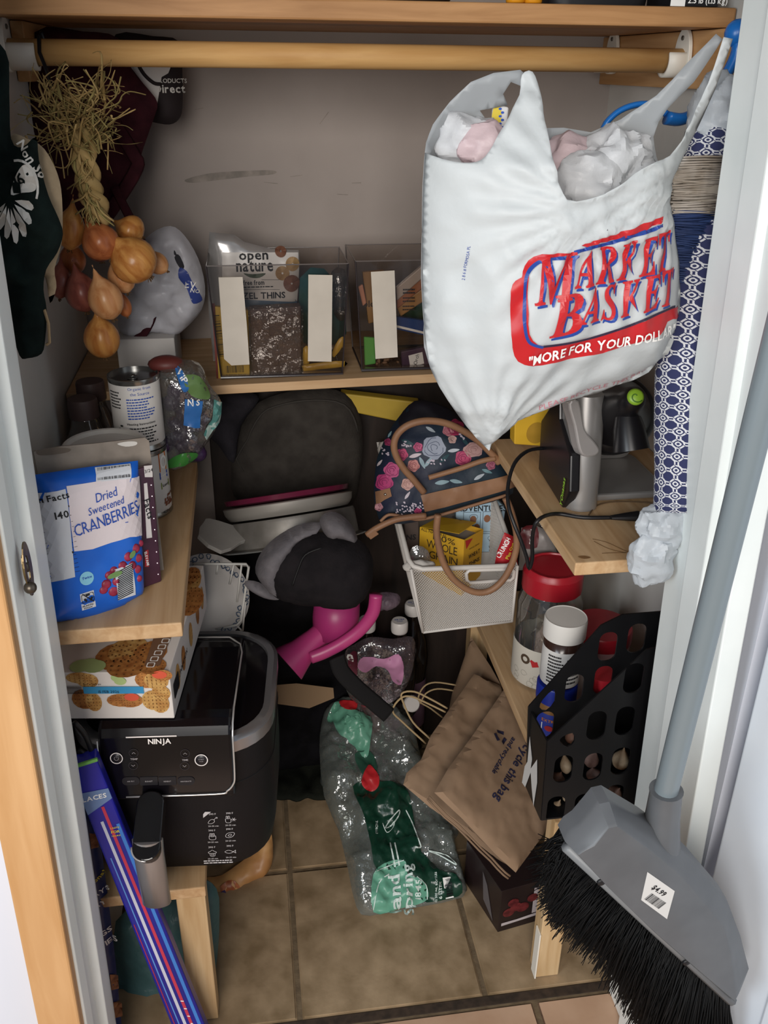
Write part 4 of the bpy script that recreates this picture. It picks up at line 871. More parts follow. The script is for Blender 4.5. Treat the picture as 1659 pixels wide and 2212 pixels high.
b.tube(W([(420, 1218), (532, 1218), (537, 1226), (521, 1340), (512, 1350), (440, 1366)], 1.47), .0025, 6); b.done('rack_frame', WW, t, True)
for pts in (((505, 1219), (496, 1262)), ((522, 1218), (512, 1300)), ((530, 1300), (524, 1362)), ((510, 1350), (522, 1362)), ((470, 1220), (468, 1240))):
    b = B(); b.tube(W(pts, 1.475), .002, 6); b.done('rack_wire', WW, t, True)
b = B(); b.tube([onY(420, 1218, 1.47), onY(420, 1218, 1.6), onY(537, 1222, 1.6), onY(537, 1226, 1.47)], .0025, 6); b.tube([V((onY(440, 1366, 1.47).x, 1.47, onY(440, 1366, 1.47).z)), V((onY(440, 1366, 1.47).x, 1.6, onY(440, 1366, 1.47).z)), V((onY(521, 1366, 1.6).x, 1.6, onY(440, 1366, 1.47).z)), onY(521, 1340, 1.47)], .0025, 6); b.done('rack_back', WW, t, True)

# long glow-stick carton leaning in the corner
g0, g1, g2 = onY(190, 1646, 1.058), onY(392, 2140, 1.03), onY(232, 1700, 1.05)
ax = (g1-g0).normalized(); pg = Pl(g0, V((1, .12, 0)) - ax*V((1, .12, 0)).dot(ax), -ax)
def gu(x, y): return pg.uv(x, y)
uw = .026; l0 = -.01; v1 = -((onY(428, 2270, 1.02)-g0).length)
t = thing('glow_stick_carton', 'long blue carton of glow sticks leaning against the pine post', 'carton', pg.pt(0, v1))
cw = (gu(211, 1646)[0]-gu(169, 1649)[0])/2; cc_ = (gu(211, 1646)[0]+gu(169, 1649)[0])/2; BX = mat('carton_blue', '#1a1f9c', .3, c2='#15187c', ns=4, spec=.5)
b = B(); b.prism(pg, [(cc_-cw*2.2, .0), (cc_+cw, .0), (cc_+cw*1.15, v1), (cc_-cw*2.9, v1)], -.03, 0); b.done('carton', BX, t, bevel=.003)
b = B(); b.prism(pg, [(cc_-cw*2.2-.001, -.004), (cc_+cw+.001, -.004), (cc_+cw+.001, .001), (cc_-cw*2.2-.001, .001)], -.004, .001); b.done('lid', mat('lid_green', '#6fae54', .5), t, bevel=.001)
for nm, u0, w_, c_, e0 in (('white_stripe', -1.05, .34, '#c9ccdc', .17), ('red_stripe', -.35, .34, '#c23a52', .13), ('blue_stripe', .5, .38, '#3f7fd0', .19), ('light_stripe', -1.7, .14, '#5b8fd8', .28), ('red_stripe', -2.2, .1, '#a82a44', .5)):
    b = B(); b.flat(pg, [(cc_+cw*(u0-w_/2), v1*e0), (cc_+cw*(u0+w_/2), v1*e0), (cc_+cw*1.1*(u0+w_/2), v1), (cc_+cw*1.1*(u0-w_/2), v1)], .0006); b.done(nm, mat('glow_'+nm+c_[1:4], c_, .4), t)
b = B(); b.flat(pg, [(cc_-cw*2.2, v1*.075), (cc_+cw, v1*.085), (cc_+cw, v1*.115), (cc_-cw*2.2, v1*.14)], .0007); b.done('label_band', mat('label_smoke', '#6d86b0', .4), t)
b = B(); text(b, pg, 'LACES', pg.uv(204, 1722), w=.034, base='sb', d=.0012, ang=pg.ang((185, 1727), (225, 1718))); [stroke(b, pg, [(cc_-cw*(.55-.04*i), v1*(.80+.03*i)), (cc_-cw*.2, v1*(.805+.03*i))], .002, .001) for i in range(5)]; b.done('lettering', WHITE(), t)
b = B(); [text(b, pg, s_, pg.uv(248+1.5*i, 1787+8.5*i), w=.0125, base='sb', d=.0012, ang=pg.ang((235, 1792), (265, 1788))) for i, s_ in enumerate(('LASTS', 'FOR', 'HOURS!'))]; b.done('yellow_lettering', mat('yellow_ink', '#d8c83e', .5), t)
# dark blue snack pack behind the jamb
pk_ = upright(onY(220, 2000, 1.09), 8, 2); t = thing('snack_pack', 'dark blue snack pack with white lettering squeezed beside the near jamb', 'packet', pk_.px(230, 2230))
poly = pk_.P([(120, 1660), (196, 1700), (214, 1790), (236, 1960), (250, 2080), (266, 2250), (150, 2260)]); q = pillow(pk_, poly, .012, .03, .003, 20, 3, .008, h=.012); q.done('pack', mat('snack_navy', '#1c2a5a', .35, c2='#22376e', ns=8), t, True); fn = q.fn; q.pl.skin = fn
b = B(); [text(b, pk_, s_, pk_.uv(x, y), w=w_, base='sb', d=.001, fn=fn, ang=10) for s_, x, y, w_ in (('AYS', 218, 1925, .026), ('AYS', 220, 1950, .026), ('GS', 228, 2012, .02), ('TIES', 233, 2034, .03))]; b.done('lettering', WHITE(), t)
b = B(); text(b, pk_, 'ions!', pk_.uv(212, 1895), w=.024, base='sb', d=.001, fn=fn, ang=30); b.done('yellow_lettering', MATS['yellow_ink'], t)
b = B(); [cutfill(b, pk_, pk_.P([(x-10, y-16), (x+8, y-14), (x+10, y+14), (x-6, y+18)]), .001, fn) for x, y in ((203, 1815), (247, 2120), (255, 2180))]; b.done('food_picture', mat('food_brown', '#6f3f26', .5, c2='#a8714a', ns=80), t)
b = B(); b.tube([onY(x, y, 1.085) for x, y in smoothpoly([(160, 1560), (185, 1590), (205, 1640), (215, 1650), (170, 1620)], 4, False)], .004, 8); tag(b.done('power_cord', mat('cord_black', '#121214', .5), None, True), 'black power cord curling down beside the air fryer', 'cord')

# ================================================================== floor under the stand
pt_ = upright(onZ(470, 2120, 0) + V((0, .02, 0)), 0, 14); TEA = film('teal_film', '#4c6e70', .2, .35, 0, .5, 24)
poly = pt_.P(sp([(250, 1990), (330, 1960), (420, 1900), (468, 1920), (474, 1990), (470, 2060), (462, 2110), (440, 2160), (380, 2200), (300, 2220), (250, 2190)]))
tag(pillow(pt_, poly, .02, .05, .02, 18, 4, .02, h=.012).done('teal_plastic_bag', TEA, None, True), 'crumpled teal plastic bag on the floor behind the post', 'bag')
po_ = upright(onZ(500, 2000, 0) + V((0, .12, 0)), 12, 30); t = thing('tan_snack_bag', 'crumpled tan and orange snack bag on the tiles beyond the stand', 'bag', onZ(510, 1990, 0))
poly = po_.P(sp([(440, 1900), (480, 1890), (545, 1840), (580, 1780), (590, 1850), (575, 1890), (540, 1920), (520, 1960), (488, 2000), (470, 2008), (455, 1960)]))
q = pillow(po_, poly, .022, .04, .016, 22, 6, .02); q.done('film', mat('tan_wrap', '#b07d4c', .4, c2='#cf9f68', ns=14), t, True); fn = q.fn; q.pl.skin = fn
patch('food_picture', [(475, 1915), (500, 1900), (520, 1920), (515, 1955), (490, 1960)], mat('picture_rust', '#8a4527', .4, c2='#b8683a', ns=60), plane=po_, par=t); patch('purple_mark', [(470, 1935), (486, 1922), (486, 1945), (474, 1955)], mat('purple_ink', '#3c2f5c', .5), .002, plane=po_, par=t)
# ================================================================== the dark pile at the back
DKC = FAB('dark_grey_cloth', '#3f3b37', '#332f2c')
pu = upright((0, 1.775, .86), 0, 3); t = thing('grey_cushion', 'large round dark grey cushion leaning under the bin shelf', 'cushion', pu.px(620, 1110))
poly = pu.P(sp([(500, 1010), (512, 940), (545, 880), (600, 852), (680, 838), (745, 850), (778, 900), (784, 960), (778, 1030), (760, 1090), (680, 1120), (560, 1110), (505, 1070)]))
q = pillow(pu, poly, .035, .06, .008, 9, 3, .02, h=.014); q.done('cover', DKC, t, True)
ln_ = pu.P(sp([(525, 1010), (535, 940), (565, 885), (610, 866), (680, 856), (740, 866), (766, 908), (772, 960), (766, 1030), (748, 1080)]))[:-10]
b = B(); b.tube([pu.pt(u, v, q.fn(u, v)+.0005) for u, v in ln_], .0022, 6); b.done('piping', mat('piping_dark', '#37332f', .9), t, True)
pu2 = upright((0, 1.76, .86), 8, 6); poly = pu2.P(sp([(430, 860), (520, 846), (560, 862), (520, 920), (505, 1000), (470, 960), (440, 930)]))
tag(pillow(pu2, poly, .03, .05, .008, 12, 9, .02, h=.014).done('dark_blanket', FAB('soot_cloth', '#38353a', '#2c2a2e'), None, True), 'folded dark grey blanket behind the round cushion', 'blanket')
# yellow board under the shelf
py_ = upright(onY(820, 875, 1.78), -8); b = B(); b.prism(py_, py_.P([(735, 846), (905, 866), (862, 908), (745, 884)]), -.02, .01)
tag(b.done('yellow_board', mat('yellow_paint', '#c2a53c', .55, c2='#a98d2e', ns=6), bevel=.003), 'flat yellow board lying under the bin shelf behind the handbag', 'board')
# nested cake pans, tipped with their openings toward the room
def disc_frame(c, n):
    n = V(n).normalized(); u = V((1, 0, 0)); u = (u - n*u.dot(n)).normalized(); w_ = n.cross(u)
    return M(((u.x, w_.x, n.x, c.x), (u.y, w_.y, n.y, c.y), (u.z, w_.z, n.z, c.z), (0, 0, 0, 1)))
nv = (-.10, .42, .90); pc_ = onY(636, 1172, 1.60); PS = mat('pan_grey', '#8f8b86', .38, .55, c2='#7d7973', ns=30); RP = .131
t = thing('cake_pan', 'deep grey round cake pan with flared rim, lowest of the tipped stack', 'pan', pc_, 'tipped round pans')
B().lathe([(RP*1.10, 0), (RP*1.10, .002), (RP*1.02, .004), (RP, .006), (RP*.985, .05), (RP*.97, .056), (RP*.5, .057), (.0005, .057), (.0005, .054), (RP*.95, .053), (RP*.97, .006), (RP*1.02, .0)], 56, disc_frame(pc_, nv), False).done('pan', PS, t, True, auto=40)
B().lathe([(RP*1.10, -.0005), (RP*1.115, .001), (RP*1.10, .0028)], 56, disc_frame(pc_, nv), False).done('rim', mat('rim_bright', '#b9bcbb', .25, .8), t, True)
p2_ = pc_ + V(nv).normalized()*.060; t = thing('shallow_pan', 'shallow grey round pan resting on the deep cake pan', 'pan', p2_, 'tipped round pans')
B().lathe([(RP*.90, 0), (RP*.93, .004), (RP*.97, .012), (RP*.985, .022), (RP*.99, .024), (RP*.97, .026), (RP*.5, .027), (.0005, .027)], 56, disc_frame(p2_, nv)).done('pan', mat('pan_light', '#9a958e', .4, .4), t, True, auto=40)
p3_ = p2_ + V(nv).normalized()*.0275; tag(B().lathe([(.0005, 0), (RP*.8, 0), (RP*.93, .004), (RP*.955, .013), (RP*.94, .014), (RP*.8, .006), (.0005, .004)], 56, disc_frame(p3_, nv)).done('magenta_plate', mat('magenta_glaze', '#5c1831', .25), None, True, auto=40), 'glossy dark magenta plate on top of the tipped pans', 'plate')
# folded white paper
b = B(); pf_ = through(onY(430, 1160, 1.50), onY(555, 1152, 1.56), onY(478, 1192, 1.47)); b.prism(pf_, pf_.P(sp([(428, 1158), (440, 1128), (452, 1121), (500, 1135), (555, 1154), (520, 1172), (478, 1192)], 2)), -.006, .002); tag(b.done('paper_bag', mat('paper_grey', '#a09c96', .8, c2='#8f8b85', ns=12), bevel=.001), 'folded pale paper bag poking out left of the pans', 'paper')
# dark panel added behind the pile, standing in for deep shade
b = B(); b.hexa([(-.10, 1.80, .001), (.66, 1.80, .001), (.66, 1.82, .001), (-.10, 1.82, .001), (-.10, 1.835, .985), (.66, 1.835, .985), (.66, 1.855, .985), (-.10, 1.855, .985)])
tag(b.done('shade_board', wood('shade_brown', '#2b211c', '#1d1613', (8, 8, 1), 5), bevel=.002), 'dark brown board added as deep shade behind the whole pile', 'board')
# dark duffel under the pile, holds it up from the floor
pd_ = upright((.10, 1.735, .2), 0); b = pillow(pd_, [(-.16, -.19), (.08, -.19), (.10, -.05), (.09, .2), (.08, .4), (.03, .46), (-.10, .45), (-.17, .35), (-.18, .1)], .06, .08, .02, 8, 2, .045, h=.02)
tag(b.done('duffel_bag', FAB('duffel_black', '#1a191c', '#131214'), None, True), 'big black duffel bag at the back under the backpack and pans', 'bag')
# grey and black backpack
pbk = upright((0, 1.445, .7), 0, 10); t = thing('backpack', 'slumped black backpack with grey padded straps in the middle pile', 'backpack', pbk.px(690, 1310))
poly = pbk.P(sp([(590, 1285), (560, 1235), (585, 1185), (640, 1155), (700, 1150), (775, 1165), (803, 1200), (806, 1235), (796, 1280), (752, 1312), (680, 1306), (640, 1302)]))
pillow(pbk, poly, .06, .06, .006, 12, 5, .03, h=.012).done('body', FAB('pack_black', '#232022', '#1b191b'), t, True)
GRY = FAB('pack_grey', '#716d70', '#5f5c60')
poly = pbk.P(sp([(552, 1238), (560, 1200), (590, 1165), (640, 1135), (690, 1128), (690, 1145), (645, 1165), (625, 1200), (612, 1245), (600, 1285), (578, 1275)]))
q = pillow(pbk, poly, .05, .03, .012, 24, 5, .02, h=.008); q.done('strap', GRY, t, True)
poly = pbk.P(sp([(690, 1130), (700, 1110), (725, 1106), (752, 1124), (768, 1150), (770, 1170), (735, 1160), (706, 1158)])); pillow(pbk, poly, .05, .03, .012, 24, 7, .01, h=.008).done('top_flap', GRY, t, True)
b = B(); b.tube([pbk.px(x, y, .062) for x, y in smoothpoly([(628, 1240), (640, 1205), (655, 1175), (690, 1160)], 4, False)], .0016, 6); b.done('zip', mat('zip_dark', '#0e0e10', .6), t, True)
poly = pbk.P(sp([(530, 1255), (560, 1258), (600, 1286), (600, 1296), (570, 1292), (535, 1272)])); pillow(pbk, poly, .02, .02, .006, 24, 9, .01, h=.008).done('strap_end', GRY, t, True)
b = B(); pts = smoothpoly([(728, 1420), (738, 1450), (770, 1485), (805, 1515), (840, 1545)], 5, False); b.tube([onY(x, y, 1.46) for x, y in pts], .017, 8, flat=.18, up=(.3, -1, .3)); b.done('webbing', mat('webbing_black', '#0f0e10', .9), t, True)
# pink toy watering can
ppk = upright((0, 1.53, .5), 0); PNK = mat('pink_plastic', '#b03a74', .35, spec=.5); t = thing('pink_watering_can', 'pink plastic watering can lying under the backpack', 'watering can', ppk.px(665, 1440))
b = B(); b.tube([ppk.px(x, y, .04) for x, y in smoothpoly([(806, 1262), (800, 1300), (775, 1335), (740, 1362), (700, 1384), (668, 1396)], 5, False)], .013, 12, flat=.75); b.done('spout', PNK, t, True)
fr = disc_frame(ppk.px(640, 1405, .02), (-.78, -.35, -.50)); b = B(); b.lathe([(.022, -.09), (.024, -.05), (.03, -.01), (.040, .02), (.041, .024), (.034, .022), (.02, -.05), (.001, -.06)], 28, fr, False); b.done('rose_head', PNK, t, True, auto=50)
b = B(); fr = disc_frame(ppk.px(728, 1345, -.02), (.1, .2, 1)); b.lathe([(.045, -.04), (.048, 0), (.046, .045), (.001, .046)], 28, fr); b.done('can_body', mat('pink_dark', '#9c2f68', .4), t, True)
# cardboard scrap and dark rug on the floor
b = B(); pl2 = upright(onY(650, 1500, 1.60), 0, 35); b.prism(pl2, pl2.P([(592, 1480), (640, 1476), (720, 1486), (722, 1508), (668, 1530), (594, 1520)]), -.003, .0); tag(b.done('cardboard_scrap', mat('card_tan', '#8d7458', .9), bevel=.0005), 'small torn tan cardboard scrap below the pink watering can', 'cardboard')
b = B()
def rug(u, v): p = onZ(575+130*u, 1735-200*v, .004); return p + V((0, 0, .012 + .016*noise.noise(V((u*5, v*5, 2)))))
b.sheet(rug, 20, 24); tag(b.done('dark_floor_mat', FAB('mat_dark', '#23251f', '#191b17'), None, True, solid=.006), 'crumpled dark green mat on the floor behind the air fryer', 'mat')
# soda bottles with white caps in torn pink wrap
t0 = None; SOD = mat('soda_dark', '#120c0a', .1, spec=.6); CAP = mat('cap_white', '#cfcac6', .4)
for i, (x, y, Y, lab) in enumerate(((863, 1350, 1.692, 'dark soda bottle with white cap at right of the front pair'), (793, 1346, 1.692, 'dark soda bottle with red cap print at left of front pair'), (892, 1312, 1.768, 'dark soda bottle standing behind the front pair, white cap lettered'))):
    c = onY(x, y, Y); t = thing('soda_bottle', lab, 'bottle', (c.x, Y, .001), 'white-capped soda bottles'); fr = M.Translation((c.x, Y, 0)); H_ = c.z
    B().lathe([(.03, .002), (.036, .008), (.036, H_*.55), (.040, H_*.62), (.041, H_*.70), (.036, H_*.80), (.022, H_*.90), (.0145, H_*.95), (.0145, H_*.98)], 28, fr).done('body', SOD, t, True)
    B().lathe([(.0185, H_-.016), (.0195, H_-.012), (.0195, H_+.008), (.017, H_+.012), (.0005, H_+.012)], 28, fr).done('cap', CAP, t, True, auto=35)
    pz = Pl((c.x, Y, H_+.012), (1, 0, 0), (0, 1, 0)); b = B()
    if i == 1: ring(b, pz, oval((0, 0), .011), oval((0, 0), .006), .0006); b.done('cap_print', mat('cap_red', '#a83a48', .5), t)
    else: text(b, pz, 'ICE TEA', (0, .003), w=.022, base='sb', d=.0006); text(b, pz, 'COLD', (0, -.004), w=.014, d=.0006); b.done('cap_print', HB, t)
    B().lathe([(.0365, H_*.2), (.0368, H_*.21), (.0368, H_*.52), (.0365, H_*.53)], 28, fr, False).done('label', mat(('label_mauve', 'label_wine', 'label_plum')[i], ('#6d4a5c', '#7d2730', '#5a4150')[i], .5), t, True)
pwk = upright((0, 1.645, .3), 0, 2); t = thing('pink_shrink_wrap', 'torn clear and pink shrink wrap around the soda bottles', 'wrap', pwk.px(820, 1500))
q = pillow(pwk, pwk.P(sp([(765, 1392), (800, 1376), (850, 1380), (892, 1376), (896, 1420), (880, 1480), (840, 1520), (770, 1520), (742, 1470), (745, 1410)])), .02, .04, .012, 26, 3, .005); q.done('film', clear('wrap_clear', '#e4dbe0', .10, .1, .06, '#b8a8b0', .6, 50), t, True); fn = q.fn; q.pl.skin = fn
patch('pink_print', [(772, 1440), (785, 1418), (830, 1422), (860, 1412), (872, 1440), (866, 1478), (848, 1470), (838, 1448), (812, 1438), (790, 1452)], mat('pink_film', '#c287ac', .4), .002, plane=pwk, par=t)
patch('wine_print', [(752, 1420), (768, 1400), (772, 1440), (768, 1470), (756, 1460)], mat('wine_film', '#5e2233', .4), .0025, plane=pwk, par=t)
b = B(); text(b, pwk, 'e', pwk.uv(756, 1420), hgt=.016, base='sb', d=.0035, fn=fn); b.done('lettering', WHITE(), t)
poly = pwk.P(sp([(800, 1312), (825, 1290), (862, 1294), (868, 1312), (848, 1322), (822, 1330), (806, 1326)])); q2 = pillow(pwk, poly, .02, .02, .01, 40, 6, .01, h=.006); q2.done('crumpled_end', film('wrap_mauve', '#8d7b88', .3, .3, .2, .6, 60), t, True)
b = B(); c = onY(890, 1520, 1.62); fr = disc_frame(c, (.2, -.75, .6)); b.lathe([(.018, -.014), (.019, .0), (.0165, .004), (.0005, .004)], 24, fr); t = thing('bottle_cap', 'white lettered bottle cap in the dark beside the paper bag handles', 'cap', c); b.done('cap', CAP, t, True, auto=35)
b = B(); b.lathe([(.016, -.12), (.036, -.09), (.036, -.06), (.014, -.02), (.014, -.012)], 20, fr); b.done('bottle', SOD, t, True)

# shrink-wrapped water pack collapsed on the tiles
A_, B_, C_ = onZ(775, 1972, .012), onZ(1000, 1935, .012), onY(790, 1522, 1.68); pk2 = through(A_, B_, C_)
t = thing('water_bottle_pack', 'half empty green and clear shrink-wrapped water pack on the tiles', 'water pack', (A_+B_)/2)
out = sp([(712, 1520), (760, 1508), (800, 1515), (850, 1520), (890, 1560), (905, 1620), (930, 1690), (968, 1750), (985, 1830), (1004, 1900), (1000, 1938), (900, 1960), (800, 1978), (770, 1960), (752, 1880), (730, 1790), (700, 1720), (690, 1620), (695, 1560)], 2)
poly = pk2.P(out); q = pillow(pk2, poly, .030, .05, .025, 20, 5, .05, h=.008); q.done('clear_film', clear('pack_film', '#e2e6e3', .16, .12, .24, '#98a09b', .9, 34), t, True); fn = q.fn; q.pl.skin = fn
GRN = film('film_green_dark', '#173a2c', .1, .25, 0, .3, 30); MINT = film('film_mint', '#6fae94', .15, .3, .1, .2, 30)
def pk(name, pts, mt, d=.002, h=.01): return patch(name, pts, mt, d+.002, h*.7, plane=pk2, par=t, f=fn)
pk('green_print', [(762, 1700), (800, 1690), (850, 1690), (880, 1710), (892, 1760), (905, 1830), (950, 1880), (985, 1890), (998, 1930), (960, 1946), (905, 1945), (880, 1880), (815, 1880), (800, 1820), (785, 1760)], GRN)
pk('mint_print', [(806, 1890), (840, 1862), (875, 1862), (880, 1890), (910, 1900), (925, 1930), (915, 1950), (860, 1966), (806, 1972)], MINT, .003)
pk('mint_band', [(716, 1535), (742, 1530), (800, 1550), (800, 1600), (790, 1640), (760, 1610), (728, 1580)], MINT, .0025); pk('green_edge', [(706, 1555), (722, 1520), (735, 1522), (720, 1560)], MINT, .002)
pk('green_shade', [(766, 1630), (800, 1625), (815, 1660), (805, 1690), (780, 1670)], film('film_green_mid', '#2f5646', .1, .3, .1), .002)
RD = film('film_red', '#c22b30', .15, .3); pk('red_print', [(795, 1655), (808, 1664), (818, 1680), (817, 1700), (805, 1712), (790, 1708), (780, 1690)], RD, .005); pk('red_print', [(733, 1516), (768, 1518), (768, 1535), (742, 1532)], RD, .004)
WT = mat('film_white_ink', '#c9d6d0', .5); LT = dict(base='sb', d=.0070, fn=fn, cut=.006)
b = B(); text(b, pk2, 'land', pk2.uv(853, 1930), w=.070, hgt=.024, ang=84, **LT); b.done('lettering', WT, t); b = B(); text(b, pk2, 'Spring', pk2.uv(884, 1922), w=.095, hgt=.028, ang=84, **LT); b.done('lettering', WT, t)
b = B(); text(b, pk2, 'SNI', pk2.uv(752, 1568), w=.038, hgt=.018, ang=-76, **LT); b.done('lettering', MINT, t); b = B(); text(b, pk2, 'ZVL', pk2.uv(776, 1562), w=.038, hgt=.018, ang=-76, **LT); b.done('lettering', MINT, t)
b = B(); text(b, pk2, '1845', pk2.uv(902, 1925), w=.03, ang=84, **LT); text(b, pk2, '12 500 ML BOTTLES', pk2.uv(942, 1915), w=.05, ang=84, **LT); text(b, pk2, '6 LITER', pk2.uv(950, 1925), w=.03, ang=84, **LT); text(b, pk2, 'OFFICIAL', pk2.uv(813, 1790), w=.03, ang=80, **LT); b.done('small_lettering', WT, t, kind='stuff')
b = B(); c_ = pk2.uv(968, 1918); b.flat(pk2, rect(c_, .018, .036, 4), .006, fn); b.done('barcode_label', WHITE(), t); b = B(); bars(b, pk2, c_, .032, .015, 14, .0072, 94, fn); b.done('barcode', INK(), t)
for pts, cl, w_ in ((((832, 1790), (845, 1770), (862, 1752), (860, 1765), (845, 1785)), True, .0022), (((826, 1780), (835, 1800), (848, 1790), (852, 1775)), False, .0014), (((876, 1752), (890, 1780), (905, 1820), (908, 1832), (896, 1832)), False, .0022), (((842, 1822), (848, 1850), (853, 1875)), False, .003), (((852, 1822), (858, 1850), (862, 1872)), False, .003), (((810, 1885), (850, 1868), (872, 1860)), False, .0016), (((925, 1840), (950, 1850), (985, 1870), (975, 1858), (960, 1848)), True, .002), (((806, 1968), (818, 1910), (840, 1890)), False, .0018), (((900, 1895), (920, 1915), (922, 1945)), False, .0018)):
    b = B(); stroke(b, pk2, pk2.P(smoothpoly(list(pts), 4, cl)), w_, .0062, fn, cl); b.done('outline_print', WT, t)
# clear bottles still in the pack
for x, y, z_ in ((800, 1925, .03), (960, 1800, .05), (720, 1690, .05)):
    c = onZ(x, y, z_); fr = disc_frame(c, (.15, .9, .30)); B().lathe([(.028, -.005), (.031, 0), (.031, .11), (.024, .14), (.013, .16), (.013, .175)], 20, fr).done('water_bottle', clear('bottle_clear', '#e9eeee', .16, .05, .08, '#aab4b4', .3, 60), t, True)

# kraft paper bags leaning under the low shelf
KR = mat('kraft', '#927860', .85, c2='#836a53', ns=7, bump=.12, bs=40); KR2 = mat('kraft_dark', '#846b54', .85, c2='#745d49', ns=7, bump=.12, bs=40)
def crumple(pl, pts, T, amp, seed, name, mt, par, back=.012, sm=1): 
    poly = pl.P(pts); q = pillow(pl, poly, T, .025, amp, 16, seed, back, h=.010); q.done(name, mt, par, True, auto=30); return q
p1a = through(onY(1114, 1884, 1.17), onY(938, 1710, 1.27), onY(1086, 1497, 1.50))
t = thing('kraft_paper_bag', 'front kraft paper bag printed with recycle lettering under low shelf', 'bag', onY(1114, 1884, 1.19), 'kraft paper bags')
q = crumple(p1a, [(1088, 1490), (1170, 1560), (1230, 1680), (1172, 1806), (1114, 1885), (1070, 1845), (1000, 1770), (938, 1712), (968, 1660), (1020, 1590)], .010, .008, 2, 'paper', KR, t); fn = q.fn; q.pl.skin = fn; NAV = mat('navy_print', '#23223c', .7)
for s_, x, y, w_, h_ in (('recycle this bag', 1108, 1660, .185, .024), ('and recyclable', 1087, 1632, .105, .015)):
    b = B(); text(b, p1a, s_, p1a.uv(x, y), w=w_, hgt=h_, ang=p1a.ang((1142, 1590), (1066, 1722)), base='sb', d=.0015, fn=fn, cut=.015); b.done('lettering', NAV, t)
b = B(); c_ = p1a.uv(1080, 1592)
for a in (0, 120, 240): ca, sa = math.cos(math.radians(a)), math.sin(math.radians(a)); stroke(b, p1a, [(c_[0]+ca*.011-sa*e, c_[1]+sa*.011+ca*e) for e in (-.009, 0, .007)], .0075, .0015, fn)
b.done('recycle_mark', NAV, t)
for k, off in enumerate((.006, .012)):
    b = B(); b.tube([p1a.px(x, y, -off) + V((0, 0, -.004*k)) for x, y in smoothpoly([(936, 1714), (1000, 1776), (1070, 1850), (1112, 1888)], 3, False)], .0022, 5); b.done('bag_fold', KR2, t, True)
p1b = through(onY(1080, 1850, 1.22), onY(871, 1694, 1.33), onY(1010, 1490, 1.54)); t = thing('kraft_paper_bag', 'second kraft paper bag with twisted paper handles behind the lettered one', 'bag', onY(1080, 1850, 1.25), 'kraft paper bags')
crumple(p1b, [(1006, 1482), (1024, 1456), (1080, 1480), (1120, 1560), (1110, 1700), (1110, 1875), (1060, 1845), (980, 1780), (930, 1745), (871, 1695), (878, 1670), (910, 1640), (930, 1590), (965, 1540)], .010, .011, 4, 'paper', KR, t)
TW = mat('twine', '#a8916c', .9)
for pts in (((966, 1530), (930, 1510), (895, 1494), (868, 1498), (872, 1520), (892, 1560), (925, 1592), (930, 1598)), ((962, 1538), (925, 1520), (890, 1505), (866, 1508), (848, 1535), (870, 1560), (920, 1606))):
    b = B(); b.tube([onY(x, y, 1.47) for x, y in smoothpoly(list(pts), 4, False)], .0022, 6); b.done('twisted_handle', TW, t, True)
p1c = through(onY(1000, 1640, 1.50), onY(950, 1560, 1.60), onY(1018, 1378, 1.70)); t = thing('kraft_paper_bag', 'rearmost kraft paper bag standing upright against the low shelf edge', 'bag', onY(1000, 1640, 1.52), 'kraft paper bags')
crumple(p1c, [(1018, 1376), (1060, 1440), (1110, 1530), (1080, 1640), (1000, 1660), (960, 1580), (976, 1500)], .008, .004, 6, 'paper', KR2, t)
for pts in (((985, 1480), (940, 1474), (915, 1484), (904, 1512), (930, 1530), (956, 1550)), ((980, 1492), (945, 1488), (920, 1498), (908, 1520))):
    b = B(); b.tube([onY(x, y, 1.60) for x, y in smoothpoly(list(pts), 4, False)], .002, 6); b.done('twisted_handle', TW, t, True)
# dark chocolate carton on the floor
c0 = onZ(1075, 2014, .001); yb_ = math.radians(10); ux = V((math.cos(yb_), math.sin(yb_), 0)); uy = V((-math.sin(yb_)*1.6, math.cos(yb_), 0)).normalized(); hh = .115; W_, D_ = .115, .14
t = thing('chocolate_carton', 'dark carton with cherry pictures on floor beside the paper bags', 'carton', c0 + ux*W_/2 + uy*D_/2); P8 = [c0, c0+ux*W_, c0+ux*W_+uy*D_, c0+uy*D_]
b = B(); b.hexa(P8 + [p + V((0, 0, hh)) for p in P8]); b.done('carton', mat('carton_cocoa', '#241a1a', .35), t, bevel=.001); pz = Pl(c0, ux, (0, 0, 1))
b = B(); [b.flat(pz, oval((u, v), r, r*.9, 14), .0008+i*.0002) for i, (u, v, r) in enumerate(((.02, .05, .013), (.035, .06, .013), (.05, .055, .014), (.028, .075, .012), (.07, .075, .012)))]; b.done('cherry_picture', mat('cherry_dark', '#4a1a1e', .3, c2='#6d2a2c', ns=90), t)
b = B(); b.flat(pz, [(.006, .016), (.09, .02), (.09, .028), (.04, .024), (.006, .024)], .0008); b.flat(pz, [(.072, .03), (.082, .03), (.082, .10), (.072, .10)], .001); b.done('white_streak', mat('streak_white', '#b9aeb0', .5), t)
pz2 = Pl(c0, uy, (0, 0, 1)); b = B(); b.flat(pz2, [(-.02, .01), (-.05, .08), (-.07, .10), (-.06, .03)], .0008); b.done('grey_flash', mat('flash_grey', '#5b5658', .4), t)
